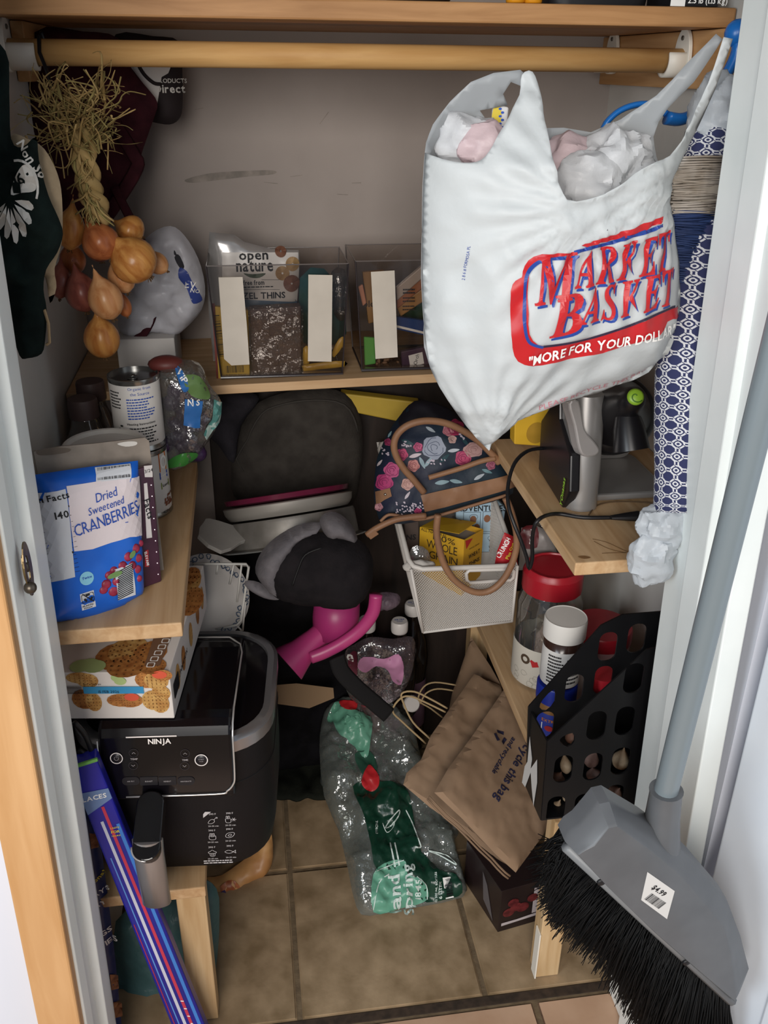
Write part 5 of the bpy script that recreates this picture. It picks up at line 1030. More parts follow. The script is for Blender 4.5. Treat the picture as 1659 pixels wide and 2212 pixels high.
# ================================================================== bins on the back shelf
BINM = clear('bin_acrylic', '#ded9d5', .05, .06, .0); BINE = mat('bin_edge', '#2b2427', .25, spec=.6); BINR = mat('bin_rim', '#6b6462', .2, spec=.6); YF = 1.572
def bin_(x0, x1, lab, ztop):
    z0 = max(zbin(x0), zbin(x1)) + .001; t = thing('clear_bin', lab, 'bin', ((x0+x1)/2, YF+.1, z0), 'clear bins on the back shelf'); y1 = YF + .16; i = .012
    bt = [V((x0+i, YF+.006, z0)), V((x1-i, YF+.006, z0)), V((x1-i, y1-.006, z0)), V((x0+i, y1-.006, z0))]; tp = [V((x0, YF, ztop)), V((x1, YF, ztop)), V((x1, y1, ztop)), V((x0, y1, ztop))]
    for k in range(4): b = B(); b.add([bt[k], bt[(k+1) % 4], tp[(k+1) % 4], tp[k]], [(0, 1, 2, 3)]); b.done('wall_panel', BINM, t)
    b = B(); b.add([p + V((0, 0, .001)) for p in bt], [(0, 1, 2, 3)]); b.done('base_panel', BINM, t)
    b = B(); b.tube([tp[3], tp[0], tp[1], tp[2]], .0011, 6); b.done('rim', BINR, t)
    b = B(); b.tube([tp[2], tp[3]], .0008, 6); b.done('rim', BINR, t)
    b = B(); b.tube(bt, .0028, 6, True); b.done('bottom_edge', BINE, t)
    for k in range(4): b = B(); b.tube([bt[k], tp[k]], .0014, 6); b.done('corner_edge', BINE if k < 2 else BINR, t)
    return t
zt1 = onY(600, 572, YF).z; b1x0, b1x1 = onY(447, 600, YF).x, onY(753, 600, YF).x
t1 = bin_(b1x0, b1x1, 'clear acrylic bin with two blank labels and a pretzel bag inside', zt1)
b2x0 = onY(768, 600, YF).x; t2_ = bin_(b2x0, b2x0+(b1x1-b1x0), 'clear acrylic bin with one blank label and snack bars inside', onY(850, 563, YF).z)
pbn = upright((0, YF-.0025, 1.1)); LB = mat('blank_label', '#cfc8bd', .85, c2='#c4bdb2', ns=14)
for par, pts in ((t1, [(472, 599), (524, 598), (533, 700), (539, 787), (500, 789), (484, 775)]), (t1, [(666, 593), (718, 594), (716, 781), (665, 780)]), (t2_, [(801, 587), (852, 584), (859, 771), (811, 775)])):
    b = B(); b.prism(pbn, pbn.P(pts), .0, .0012); b.done('blank_label', LB, par)
def zfloor(px_pts): return max(zbin(onY(x, 700, 1.6).x) for x, y in px_pts) + .003
# pretzel bag
ppz = upright((0, 1.69, 1.2), 0, 3); t = thing('pretzel_bag', 'silver and white open pretzel thins bag standing in the bin', 'bag', ppz.px(545, 800)); FOIL = mat('foil_silver', '#b9b7b6', .22, .55, bump=.2, bs=16); 
zf = zbin(0) + .004
poly = ppz.P([(452, 501), (506, 507), (527, 522), (557, 530), (583, 537), (627, 540), (645, 540), (648, 567), (645, 630), (641, 660)]) + [(ppz.uv(636, 700)[0], zf-1.2), (ppz.uv(455, 700)[0], zf-1.2)] + ppz.P([(449, 652), (448, 600), (450, 540)])
q = pillow(ppz, poly, .016, .04, .005, 18, 6, .012, h=.009); q.done('foil', FOIL, t, True); fn = q.fn; q.pl.skin = fn
PPZ = lambda n, pts, mt, d=.001: patch(n, pts, mt, d, .009, sm=False, plane=ppz, par=t, f=fn)
PPZ('white_panel', [(480, 545), (500, 545), (644, 545), (646, 580), (642, 650), (480, 655)], mat('panel_white', '#c4bfbb', .35), .0008)
PPZ('blue_band', [(522, 646), (642, 650), (640, 662), (524, 662)], mat('band_slate', '#53677d', .4), .0014)
for s_, x, y, w_, h_ in (('open', 548, 557, .052, .017), ('nature', 550, 575, .066, .019), ('free from', 548, 610, .038, .009), ('ZEL THINS', 570, 638, .078, .012)):
    b = B(); text(b, ppz, s_, ppz.uv(x, y), w=w_, hgt=h_, base='sb', d=.0018, fn=fn, cut=.012); b.done('lettering', INK(), t)
b = B(); scribble(b, ppz, ppz.uv(525, 620)[0], ppz.uv(602, 620)[0], ppz.uv(560, 622)[1], ppz.uv(560, 617)[1], 1, .0018, fn); stroke(b, ppz, ppz.P([(565, 604), (603, 604)]), .0006, .0018, fn); stroke(b, ppz, ppz.P([(528, 625), (604, 625)]), .0006, .0018, fn); b.done('fine_print', INK(), t, kind='stuff')
patch('leaf_print', [(526, 590), (545, 592), (574, 590), (560, 600), (540, 599)], mat('leaf_dark', '#3c4a34', .5), .0016, plane=ppz, par=t)
PB = mat('pretzel_tan', '#a88b62', .6, c2='#8a6a43', ns=60); PB2 = mat('pretzel_brown', '#7b5442', .6, c2='#633f30', ns=60)
for i, (x, y, r, k) in enumerate(((632, 570, 15, 0), (610, 590, 15, 0), (630, 612, 18, 1), (606, 542, 12, 1))):
    b = B(); c_ = ppz.uv(x, y); ring(b, ppz, oval(c_, r*.00085), oval(c_, .0018), .002+i*.0004, fn); b.done('pretzel_picture', (PB, PB2)[k], t)
# yellow boxed book-like pack, brown slab pack
def slab(name, lab, cat, pts, Y, th, mt, yaw=0, lean=0, group=None, bev=.002):
    pl = upright((0, Y, 1.1), yaw, lean); tt = thing(name, lab, cat, pl.px(*pts[0]), group); b = B(); b.prism(pl, pl.P(pts), -th, 0); b.done('pack', mt, tt, bevel=bev); return tt, pl
zpx = lambda x: 0
t, pl = slab('yellow_card_pack', 'yellow card pack with a bar code at the end of the bin', 'packet', [(463, 662), (536, 670), (540, 817), (470, 820)], 1.592, .012, mat('card_yellow', '#c2a03c', .5))
b = B(); b.flat(pl, pl.P([(457, 655), (464, 655), (472, 820), (468, 820)]), .0006); b.done('red_edge', mat('edge_red', '#6d2a22', .5), t)
b = B(); bars(b, pl, pl.uv(508, 797), .032, .013, 16, .001); bars(b, pl, pl.uv(474, 725), .075, .010, 30, .001, 94); text(b, pl, '0 28000 52840', pl.uv(510, 810), w=.035, d=.001); b.done('barcode', INK(), t, kind='stuff')
t, pl = slab('brown_slab_pack', 'brown moulded slab in clear film between the two blank labels', 'packet', [(538, 668), (650, 662), (651, 812), (545, 816)], 1.60, .03, mat('choc_brown', '#4d3b36', .5, c2='#5a4640', ns=20))
b = B(); [b.prism(pl, rrect(*[c for c in (pl.uv(x0, y0)[0], pl.uv(x0, y1)[1], pl.uv(x1, y0)[0], pl.uv(x0, y0)[1])], .003), .0, .002) for x0, x1, y0, y1 in ((580, 640, 680, 725), (575, 600, 735, 790), (610, 642, 735, 775))]; b.done('moulded_relief', MATS['choc_brown'], t, bevel=.001)
pq_ = upright((0, 1.596, 1.1)); q = pillow(pq_, pq_.P([(535, 664), (600, 655), (655, 660), (656, 812), (540, 815)]), .006, .02, .006, 34, 4, .0, h=.009); q.done('clear_film', clear('slab_film', '#ffffff', .05, .12, .0, '#ffffff', .8, 45), t, True)
# teal bag and yellow sachets
def bag_(name, lab, cat, pts, Y, mt, T=.015, amp=.006, seed=1, group=None, yaw=0, lean=0):
    pl = upright((0, Y, 1.1), yaw, lean); q = pillow(pl, pl.P(sp(pts, 2)), T, .025, amp, 26, seed, T*.6, h=.009); o = q.done(name, mt, None, True); tag(o, lab, cat, group); o_fn = q.fn; return o, pl, o_fn
bag_('teal_snack_bag', 'teal snack bag tucked behind the middle blank label', 'bag', [(648, 600), (700, 580), (738, 640), (748, 720), (720, 745), (655, 740)], 1.68, mat('teal_foil', '#2f5f66', .3, c2='#274a3c', ns=10))
bag_('clear_snack_bag', 'crumpled clear snack bag at the top right of the pretzel bin', 'bag', [(712, 590), (745, 582), (750, 640), (744, 690), (722, 680)], 1.64, clear('snack_clear', '#d8d8d8', .16, .1, .12, '#888888', .7, 40))
for i, (pts, lab) in enumerate((([(652, 790), (700, 782), (745, 780), (744, 792), (690, 798), (655, 802)], 'flat yellow sachet on top of the pile in the bin'), ([(655, 800), (700, 798), (745, 800), (742, 812), (690, 815), (655, 812)], 'yellow sachet at the bottom of the bin pile'), ([(718, 760), (732, 732), (744, 728), (742, 745), (722, 772)], 'yellow and white sachet standing against the bin wall'), ([(655, 752), (668, 750), (668, 785), (655, 788)], 'small yellow sachet behind the middle blank label'))):
    bag_('yellow_sachet', lab, 'sachet', pts, 1.60+.012*(i % 2), mat('sachet_yellow', '#c79f38', .35, c2='#a8812a', ns=30), .008, .003, i, 'yellow sachets in the bin')
# second bin
t, pl = slab('tan_biscuit_pack', 'tan biscuit pack with dark lettering behind the single blank label', 'packet', [(783, 588), (830, 584), (832, 690), (796, 700)], 1.62, .012, mat('pack_tan', '#a07a48', .5, c2='#8b6639', ns=10))
b = B(); text(b, pl, 'olo', pl.uv(797, 656), w=.022, base='sb', d=.001); b.done('lettering', mat('ink_brown', '#3d2a1c', .6), t)
t, pl = slab('green_packet', 'bright green packet low in the snack bar bin', 'packet', [(786, 728), (810, 730), (812, 786), (788, 790)], 1.60, .008, mat('packet_green', '#5fae50', .4))
t, pl = slab('orange_label_bar', 'peach striped wrapper end beside the tan biscuit pack', 'packet', [(774, 620), (784, 614), (792, 655), (784, 662)], 1.605, .008, mat('wrap_peach', '#c98c6e', .4))
for i, (pts, c_, lab) in enumerate((([(856, 622), (912, 574), (914, 600), (858, 650)], '#b7a89c', 'white-ended snack bar on top, slanting in the second bin'), ([(857, 640), (914, 596), (914, 622), (858, 668)], '#a86a42', 'orange snack bar slanting below the white one'), ([(857, 664), (914, 622), (914, 652), (866, 684)], '#b0824a', 'tan snack bar lowest of the slanting three'))):
    t, pl = slab('snack_bar', lab, 'snack bar', pts, 1.60+i*.006, .012, mat('bar_%d' % i, c_, .35), group='slanting snack bars')
    b = B(); scribble(b, pl, pl.uv(870, 640)[0], pl.uv(900, 640)[0], pl.uv(880, 636+18*i)[1], pl.uv(880, 622+18*i)[1], 2, .0008); b.done('fine_print', MATS['ink_brown'] if i else INK(), t, kind='stuff')
t, pl = slab('blue_biscuit_pack', 'blue pack with white stripe beneath the slanting snack bars', 'packet', [(856, 684), (940, 696), (940, 730), (856, 712)], 1.60, .012, mat('pack_blue', '#24427e', .4))
b = B(); b.flat(pl, pl.P([(856, 702), (940, 722), (940, 727), (856, 707)]), .0008); b.done('white_stripe', WHITE(), t)
bag_('dark_green_wrapper', 'dark green crinkled wrapper behind the slanting snack bars', 'wrapper', [(880, 640), (930, 640), (940, 690), (900, 690), (862, 682)], 1.66, mat('wrap_green', '#2f4a30', .3))
t, pl = slab('plum_packet', 'plum packet with a handwritten white label in the second bin', 'packet', [(866, 760), (946, 744), (955, 800), (870, 804)], 1.60, .012, mat('wrap_plum', '#4a3348', .35))
b = B(); b.flat(pl, pl.P([(882, 768), (912, 760), (916, 785), (886, 792)]), .0008); b.done('paper_label', WHITE(), t); b = B(); text(b, pl, 'Orch', pl.uv(899, 776), w=.02, ang=78, d=.0014); b.done('lettering', INK(), t)
b = B(); rn = random.Random(6)
for i in range(60): p = onY(rn.uniform(810, 866), rn.uniform(772, 802), rn.uniform(1.61, 1.66)); b.ball(p, (.006, .003, .003), 6, 5, M.Rotation(rn.uniform(0, 3), 3, 'Y'))
tag(b.done('nut_pieces', mat('nut_tan', '#8a6a50', .6), None, True, kind='stuff'), 'loose pale nut pieces at the bottom of the second bin', 'nuts')

# ================================================================== carrier bag with red logo
pm = upright((0, 1.085, 1.25), 0); t = thing('shopping_bag', 'big full white plastic shopping bag with a red and blue logo', 'bag', pm.px(1050, 960))
side_r = [(1580, 84), (1546, 190), (1500, 290), (1452, 385), (1445, 425), (1456, 500), (1467, 600), (1458, 700), (1420, 780), (1330, 832), (1210, 872), (1120, 907), (1062, 957), (1045, 962), (985, 890), (932, 800), (916, 700), (912, 500), (918, 330)]
seal = pm.P([(1640, 40)] + side_r[1:] + [(900, 150)])
BAGF = film('bag_film', '#d5d9da', .25, .48, .0, .35, 16)
f00 = bulge(seal, .085, .17, False, .72, .0); vn, vp = pm.uv(1130, 345)[1], pm.uv(1130, 165)[1]
f0 = lambda u, v: f00(u, v) * (1 if v < vn else max(.12, 1-(v-vn)/(vp-vn)))
pm.skin = f0; TOPF = pm.P(smoothpoly([(955, 343), (1000, 351), (1040, 346), (1065, 315), (1100, 250), (1120, 205), (1126, 162), (1150, 155), (1166, 200), (1182, 290), (1202, 370), (1222, 430), (1290, 423), (1350, 388), (1400, 354), (1446, 336), (1482, 280), (1530, 180), (1563, 80)], 3, False)); pm.skin = None
poly = pm.P(side_r[:1] + smoothpoly(side_r[1:], 3, False)) + TOPF
dk = [pm.uv(x, y) for x, y in ((1222, 430), (1450, 340), (1050, 950))]
def bagfn(u, v):
    z = f0(u, v); c_ = dk[0]
    for (cu, cv), fr_, am in ((dk[0], 24, .0042), (dk[1], 34, .0046), (dk[2], 24, .0055)):
        a = math.atan2(v-cv, u-cu); r = math.hypot(u-cu, v-cv); z += am * math.sin(a*fr_ + 3*noise.noise(V((u*6, v*6, 1)))) * min(1, r/.05) * math.exp(-r/.14) * min(1, z/.02)
    n_ = noise.noise(V((u*9, v*9, 4))); m_ = noise.noise(V((u*22, v*22, 9)))
    k_ = noise.noise(V((u*14 + v*5, v*34 - u*6, 2)))
    return z + (.013*n_ + .008*(.5-abs(m_)) + .0035*k_) * min(1, z/.03)
b = B(); inflate(b, pm, poly, bagfn, None, .006); b.done('film', BAGF, t, True, solid=.0004)
back = pm.P(smoothpoly([(1574, 84), (1512, 178), (1464, 236), (1438, 300), (1448, 385), (1445, 425), (1456, 500), (1467, 600), (1458, 700), (1420, 780), (1330, 832), (1210, 872), (1120, 907), (1062, 957), (1045, 962), (985, 890), (932, 800), (916, 700), (912, 500), (918, 330)], 2, False) + [(945, 272), (985, 222), (1030, 178), (1080, 158), (1140, 151), (1152, 162), (1150, 190), (1120, 178), (1105, 205), (1118, 230), (1090, 236), (1055, 242), (1080, 275), (1130, 290), (1185, 284), (1250, 282), (1310, 292), (1370, 262), (1440, 208), (1500, 138), (1562, 72)])
b = B(); f1 = bulge(pm.P([(1640, 40)] + side_r[1:] + [(900, 250)]), .085, .15, False, .5, .006, 14, 8)
inflate(b, pm, back, lambda u, v: -f1(u, v)*(1 if v < dk[0][1] else max(.35, 1-(v-dk[0][1])/.2)), None, .009); b.done('film', film('bag_film_back', '#c4c8cb', .45, .35, .12, .2, 12), t, True, solid=.0004)
pm.skin = bagfn
# print
RED = film('bag_red', '#c7262b', .15, .35); BLUE = film('bag_blue', '#2a4a9c', .15, .35)
def band(name, outer, mt, d): b = B(); cutfill(b, pm, pm.P(outer), d+.0012, bagfn, .005); b.done(name, mt, t, True)
band('red_border', sp([(1102, 628), (1112, 606), (1126, 598), (1128, 585), (1140, 562), (1170, 548), (1235, 545), (1262, 536), (1220, 552), (1165, 566), (1146, 580), (1140, 610), (1140, 700), (1150, 735), (1180, 748), (1250, 735), (1350, 706), (1450, 664), (1462, 660), (1462, 682), (1440, 694), (1420, 726), (1350, 745), (1300, 762), (1240, 772), (1190, 784), (1150, 790), (1118, 780), (1106, 750), (1102, 690)], 2), RED, .0010)
band('red_border', [(1255, 530), (1300, 514), (1360, 496), (1430, 466), (1430, 478), (1365, 508), (1310, 522), (1270, 534)], RED, .0010)
for k, (pts, w_, mt) in enumerate(((((1232, 556), (1180, 560), (1152, 572), (1136, 596), (1132, 640), (1132, 700), (1142, 738), (1172, 750)), .0035, BLUE), (((1240, 545), (1270, 536), (1330, 520), (1400, 498), (1430, 486)), .004, BLUE), (((1172, 748), (1230, 740), (1300, 722), (1380, 694), (1455, 660)), .003, mat('bag_navy', '#2b2038', .5)))):
    b = B(); stroke(b, pm, pm.P(smoothpoly(list(pts), 8, False)), w_, .0029, bagfn); b.done('blue_outline' if k < 2 else 'dark_outline', mt, t)
def logo(s_, pts, hpx, grow, base):
    (x0, y0), (x1, y1) = pts; c_ = pm.uv((x0+x1)/2, (y0+y1)/2); u0, u1 = pm.uv(x0, y0), pm.uv(x1, y1); w_ = math.dist(u0, u1); a = math.degrees(math.atan2(u1[1]-u0[1], u1[0]-u0[0])); h_ = hpx/1720
    wp = lambda x, y: (x, y*(1 + grow*(x/w_)))
    for nm, mt, dx, dy, d in (('logo_shadow', BLUE, .0032, -.0034, .0034), ('logo_lettering', RED, 0, 0, .0042)):
        b = B(); text(b, pm, s_, (c_[0]+dx, c_[1]+dy), w=w_, hgt=h_, ang=a, base=base, d=d, fn=bagfn, cut=.006, warp=wp); b.done(nm, mt, t)
b = B()
logo('M', ((1152, 612), (1248, 596)), 92, 0, 'bi'); logo('ARKET', ((1252, 588), (1452, 538)), 74, .10, 'bi')
logo('B', ((1185, 688), (1262, 674)), 84, 0, 'bi'); logo('ASKET', ((1264, 672), (1458, 614)), 72, .10, 'bi')
b = B(); p0, p1 = pm.uv(1142, 764), pm.uv(1455, 690); text(b, pm, '"MORE FOR YOUR DOLLAR"', ((p0[0]+p1[0])/2, (p0[1]+p1[1])/2 - .004), w=math.dist(p0, p1), hgt=.014, ang=math.degrees(math.atan2(p1[1]-p0[1], p1[0]-p0[0])), base='sb', d=.0038, fn=bagfn, cut=.006, warp=lambda x, y: (x, y - .16*(1-(x/.095)**2)*.0 - .6*x*x)); b.done('slogan', WHITE(), t)
b = B(); text(b, pm, 'PLEASE RECYCLE THIS BAG', pm.uv(1280, 838), w=.15, hgt=.008, ang=pm.ang((1180, 868), (1380, 800)), d=.0026, fn=bagfn, cut=.006); b.done('faint_print', film('bag_pink', '#c9808a', .2, .4), t, kind='stuff')
b = B(); text(b, pm, '2 8 6 # FORMOSA PL', pm.uv(1006, 568), w=.04, ang=86, d=.0014, fn=bagfn); b.done('code_print', BLUE, t)
b = B(); stroke(b, pm, pm.P([(1308, 478), (1311, 498)]), .0012, .001, bagfn); b.done('stray_mark', mat('bag_navy', '#2b2038', .5), t)
# stuffed-in bags
CB = film('crumpled_white', '#dfe0e2', .35, .4, 0, .3, 40); CP = film('crumpled_pink', '#e0c9cc', .35, .4, 0, .3, 40)
for x, y, r, mt, lab, Y in ((1235, 365, .042, CP, 'crumpled pinkish plastic bag stuffed behind the front seam', 1.11), (1320, 365, .050, CB, 'crumpled white plastic bag poking out near the right handle', 1.10), (1275, 405, .042, CB, 'crumpled white plastic bag lowest in the shopping bag mouth', 1.075), (1008, 305, .036, CB, 'crumpled white bag seen through the raised handle loop', 1.12), (1050, 322, .032, CP, 'small crumpled bag beside the raised handle loop', 1.10), (1200, 400, .036, CB, 'crumpled white bag squeezed behind the handle seam', 1.12)):
    b = B(); c = onY(x, y, Y); b.ball(c, (r, r*.75, r*.85), 56, 40, None, .30, 24, True); tag(b.done('crumpled_bag', mt, None, True, auto=22), lab, 'plastic bag', 'bags stuffed in the shopping bag')
t, pl = slab('yellow_blue_packet', 'yellow and blue printed packet inside the raised handle loop', 'packet', [(1066, 222), (1100, 232), (1092, 300), (1060, 296)], 1.13, .006, mat('packet_white', '#c9c6c4', .5))
b = B(); b.flat(pl, oval(pl.uv(1072, 258), .006, .018), .0008); b.done('yellow_print', mat('print_yellow', '#c9b23a', .5), t); b = B(); [b.flat(pl, oval(pl.uv(1080+(i % 2)*5, 235+i*8), .002, .0014, 8), .001) for i in range(8)]; b.done('blue_print', HB, t, kind='stuff')
# blue plastic hanger hook
BP = mat('blue_plastic', '#1f6fc0', .3, spec=.5); t = thing('blue_plastic_hanger', 'bright blue plastic hanger looping behind the shopping bag handle', 'hanger', onY(1540, 160, 1.24))
b = B(); b.tube([onY(x, y, 1.24) for x, y in smoothpoly([(1600, 64), (1588, 72), (1592, 110), (1570, 160), (1535, 212), (1500, 245), (1470, 258), (1440, 255)], 4, False)], .0125, 12, flat=.6); b.done('neck', BP, t, True)
b = B(); b.tube([onY(x, y, 1.25) for x, y in smoothpoly([(1445, 250), (1405, 226), (1360, 230), (1322, 252), (1300, 290), (1296, 380)], 4, False)], .0068, 12, flat=.6); b.done('arm', BP, t, True)
b = B(); b.ball(onY(1594, 72, 1.24), .017, 14, 10); b.done('knob', BP, t, True)

# bag-holder sleeve in navy print
t = thing('bag_holder_sleeve', 'tall navy cloth sleeve with white link print stuffed with bags', 'bag holder', onY(1420, 1250, 1.04))
cl = smoothpoly([(1540, 285), (1528, 400), (1515, 550), (1500, 700), (1486, 850), (1472, 980), (1466, 1105)], 4, False)
def sleeve_mat():
    mt = D.materials.new('sleeve_print'); mt.use_nodes = True; N = mt.node_tree.nodes; L = mt.node_tree.links; bs = N['Principled BSDF']; bs.inputs['Roughness'].default_value = .9
    uv = N.new('ShaderNodeUVMap'); uv.uv_map = 'wrap'; sx = N.new('ShaderNodeSeparateXYZ'); L.new(uv.outputs[0], sx.inputs[0])
    def math_(op, a, b_=None, c=None):
        n = N.new('ShaderNodeMath'); n.operation = op
        for i, q in enumerate((a, b_, c)):
            if q is None: continue
            if isinstance(q, (int, float)): n.inputs[i].default_value = q
            else: L.new(q, n.inputs[i])
        return n.outputs[0]
    def cell(off):  # distance to the centre of a repeating lozenge of two ring sizes
        a = math_('SUBTRACT', math_('FRACT', math_('ADD', sx.outputs[0], off)), .5); c = math_('SUBTRACT', math_('FRACT', math_('ADD', sx.outputs[1], off)), .5)
        return math_('SQRT', math_('ADD', math_('MULTIPLY', a, a), math_('MULTIPLY', c, c)))
    def ringm(d, r, w_): return math_('LESS_THAN', math_('ABSOLUTE', math_('SUBTRACT', d, r)), w_)
    d1 = cell(0); d2 = cell(.5); m1 = math_('MAXIMUM', ringm(d1, .40, .045), math_('MAXIMUM', ringm(d2, .33, .05), ringm(d2, .14, .05)))
    gap = math_('GREATER_THAN', math_('ABSOLUTE', math_('SUBTRACT', math_('FRACT', math_('MULTIPLY', math_('ADD', sx.outputs[0], sx.outputs[1]), 2)), .5)), .06)
    m_ = math_('MULTIPLY', m1, gap); mx = N.new('ShaderNodeMix'); mx.data_type = 'RGBA'; L.new(m_, mx.inputs[0]); mx.inputs[6].default_value = lin('#2a2f55'); mx.inputs[7].default_value = lin('#cfcfd2'); L.new(mx.outputs[2], bs.inputs['Base Color'])
    return mt
SLM = sleeve_mat(); b = B(); n = len(cl); rad = [.034 + .014*math.sin(math.pi*min(1, i/(n-1)*1.15)) for i in range(n)]; SEG = 28
b.tube([onY(x, y, 1.17-.13*i/(n-1)) for i, (x, y) in enumerate(cl)], rad, SEG, up=(0, -1, 0)); o = b.done('sleeve', SLM, t, True)
uvl = o.data.uv_layers.new(name='wrap')
for p in o.data.polygons:
    for li in p.loop_indices:
        vi = o.data.loops[li].vertex_index; i, k = divmod(vi, SEG); kk = k
        if k == 0 and any((o.data.loops[l].vertex_index % SEG) == SEG-1 for l in p.loop_indices): kk = SEG
        uvl.data[li].uv = (kk/SEG*10, i/(n-1)*30)
WTF = film('tuft_white', '#dadfe4', .35, .35, .05, .3, 40)
b = B(); b.ball(onY(1430, 1140, 1.035), (.032, .025, .036), 50, 36, None, .30, 30, True); b.ball(onY(1408, 1205, 1.025), (.030, .023, .040), 50, 36, None, .30, 30, True); b.done('plastic_tuft', WTF, t, True, auto=22)
b = B(); b.ball(onY(1545, 250, 1.16), (.030, .026, .045), 50, 36, None, .30, 28, True); b.done('plastic_tuft', WTF, t, True, auto=22)
# push-broom brush with pale and blue bristles
t = thing('scrub_brush', 'soft brush with white, tan and blue bristles beside the shopping bag', 'brush', onY(1500, 600, 1.10)); rn = random.Random(2)
for nm, y0, y1, c_, c2 in (('white_bristles', 345, 462, '#b7afa6', '#968a7c'), ('blue_bristles', 458, 604, '#2b3f6e', '#24345c')):
    b = B()
    for i in range(420):
        y = rn.uniform(y0, y1); f = (y-345)/260; xl = 1448 + 10*f + rn.uniform(-4, 6); Y = rn.uniform(1.085, 1.115); p0 = onY(xl, y + rn.uniform(-6, 6), Y); p1 = onY(1590 - 60*f, y + rn.uniform(-4, 4) + 12*(f-.4), Y + .01); m_ = p0.lerp(p1, .5) + V((0, 0, rn.uniform(-.002, .002)))
        b.tube([p0, m_, p1], [.0009, .0013, .0013], 4)
    b.done(nm, mat(nm, c_, .7, c2=c2, ns=30), t, True, kind='stuff')
pbr = upright((0, 1.10, 1.3)); b = B(); b.prism(pbr, pbr.P([(1470, 352), (1585, 352), (1562, 466), (1470, 462)]), -.012, .006); b.done('core', mat('brush_core', '#8d8478', .9), t)
b = B(); b.prism(pbr, pbr.P([(1472, 462), (1562, 466), (1530, 596), (1476, 590)]), -.012, .006); b.done('core', mat('brush_core_blue', '#263a66', .9), t)
b = B(); b.prism(pbr, pbr.P([(1585, 335), (1640, 335), (1590, 610), (1530, 606)]), -.02, .02); b.done('block', mat('brush_block', '#1c2a52', .4), t, bevel=.004)
# ================================================================== white mesh basket with snacks
FTL, FTR = onY(888, 1230, 1.47), onY(1118, 1222, 1.47); FBL, FBR = onY(914, 1366, 1.468), onY(1106, 1342, 1.468); BTL = onY(816, 955, 1.78); bk_ = BTL - FTL
BTR = FTR + bk_*.98; bkb = bk_*.93; BBL, BBR = FBL + bkb, FBR + bkb; WM_ = mat('basket_white', '#cac5bf', .4); WMS = mat('basket_mesh', '#cdc8c2', .45)
t = thing('mesh_basket', 'white perforated metal basket with rounded rim full of snacks', 'basket', (FBL+FBR)/2)
def meshpanel(name, a, b_, c, d, nu, nv, skip=None):
    """diamond-perforated sheet between four corners (a bottom-left, b_ bottom-right, c top-right, d top-left)"""
    bb = B(); P_ = lambda u, v: a.lerp(b_, u).lerp(d.lerp(c, u), v)
    idx = {}; vs = []; fs = []
    def vid(i, j):
        if (i, j) not in idx: idx[(i, j)] = len(vs); vs.append(P_(min(1, max(0, i/(2*nu))), min(1, max(0, j/(2*nv)))))
        return idx[(i, j)]
    for i in range(-1, 2*nu+1):
        for j in range(-1, 2*nv+1):
            if (i + j) % 2 == 0: continue
            # diamond centred on (i, j)... corners at distance one
            cu, cv = i/(2*nu), j/(2*nv)
            if skip and skip(cu, cv): continue
            q = []
            for di, dj in ((-1, 0), (0, -1), (1, 0), (0, 1)):
                k = vid(min(2*nu, max(0, i+di)), min(2*nv, max(0, j+dj)))
                if k not in q: q.append(k)
            if len(q) >= 3: fs.append(tuple(q))
    bb.add(vs, fs); o = bb.done(name, WMS, t)
    k = o.modifiers.new('perforate', 'WIREFRAME'); k.thickness = .0012; k.use_even_offset = False; k.use_replace = True
    return o
slot = lambda u, v: .52 < u < .96 and .76 < v < .95
meshpanel('mesh_panel', FBL, FBR, FTR, FTL, 38, 25, slot); meshpanel('mesh_panel', BBL, FBL, FTL, BTL, 46, 25); meshpanel('mesh_panel', FBR, BBR, BTR, FTR, 34, 20); meshpanel('mesh_panel', BBR, BBL, BTL, BTR, 26, 18)
b = B(); b.add([FBL, FBR, BBR, BBL], [(0, 1, 2, 3)]); b.done('base', WM_, t, solid=.003)
b = B(); r_ = []; cor = [FTL, FTR, BTR, BTL]
for i in range(4):
    p, a_, c_ = cor[i], cor[i-1], cor[(i+1) % 4]; d0 = (a_-p).normalized()*.022; d1 = (c_-p).normalized()*.022
    r_ += [p+d0, p+d0*.3+d1*.3, p+d1]
b.tube(r_, .0052, 8, True); b.done('rim', WM_, t, True)
P_ = lambda u, v: FBL.lerp(FBR, u).lerp(FTL.lerp(FTR, u), v); b = B(); b.tube([P_(u, v) + V((0, -.001, 0)) for u, v in ((.54, .755), (.94, .755), (.97, .80), (.97, .91), (.94, .955), (.54, .955), (.51, .91), (.51, .80))], .0038, 8, True); b.done('handle_frame', WM_, t, True)
for e in ((FBL, FTL), (FBR, FTR), (BBL, BTL), (FBL, FBR), (FBL, BBL)): b = B(); b.tube(list(e), .003, 6); b.done('edge_wire', WM_, t, True)
# cracker carton, yellow
C0 = onY(1003, 1166, 1.535); eL = onY(908, 1130, 1.60) - C0; eR = onY(1043, 1149, 1.575) - C0; eL.z = eR.z = 0; Hb = .165
t = thing('wheat_cracker_carton', 'open yellow whole grain cracker carton standing in the basket', 'carton', C0 - V((0, 0, Hb))); P4 = [C0, C0+eR, C0+eR+eL, C0+eL]; YC_ = mat('carton_yellow', '#cfa52c', .45, c2='#c2922a', ns=6)
b = B(); b.add([p - V((0, 0, Hb)) for p in P4] + P4, [(3, 2, 1, 0), (0, 1, 5, 4), (1, 2, 6, 5), (2, 3, 7, 6), (3, 0, 4, 7)]); b.done('carton', YC_, t, solid=.0015)
b = B(); b.add([C0+eL, C0+eL+eR, C0+eR*.98+eL*.15+V((0, 0, .012)), C0+eL*.12+V((0, 0, .010))], [(0, 1, 2, 3)]); b.done('top_flap', YC_, t, solid=.001)
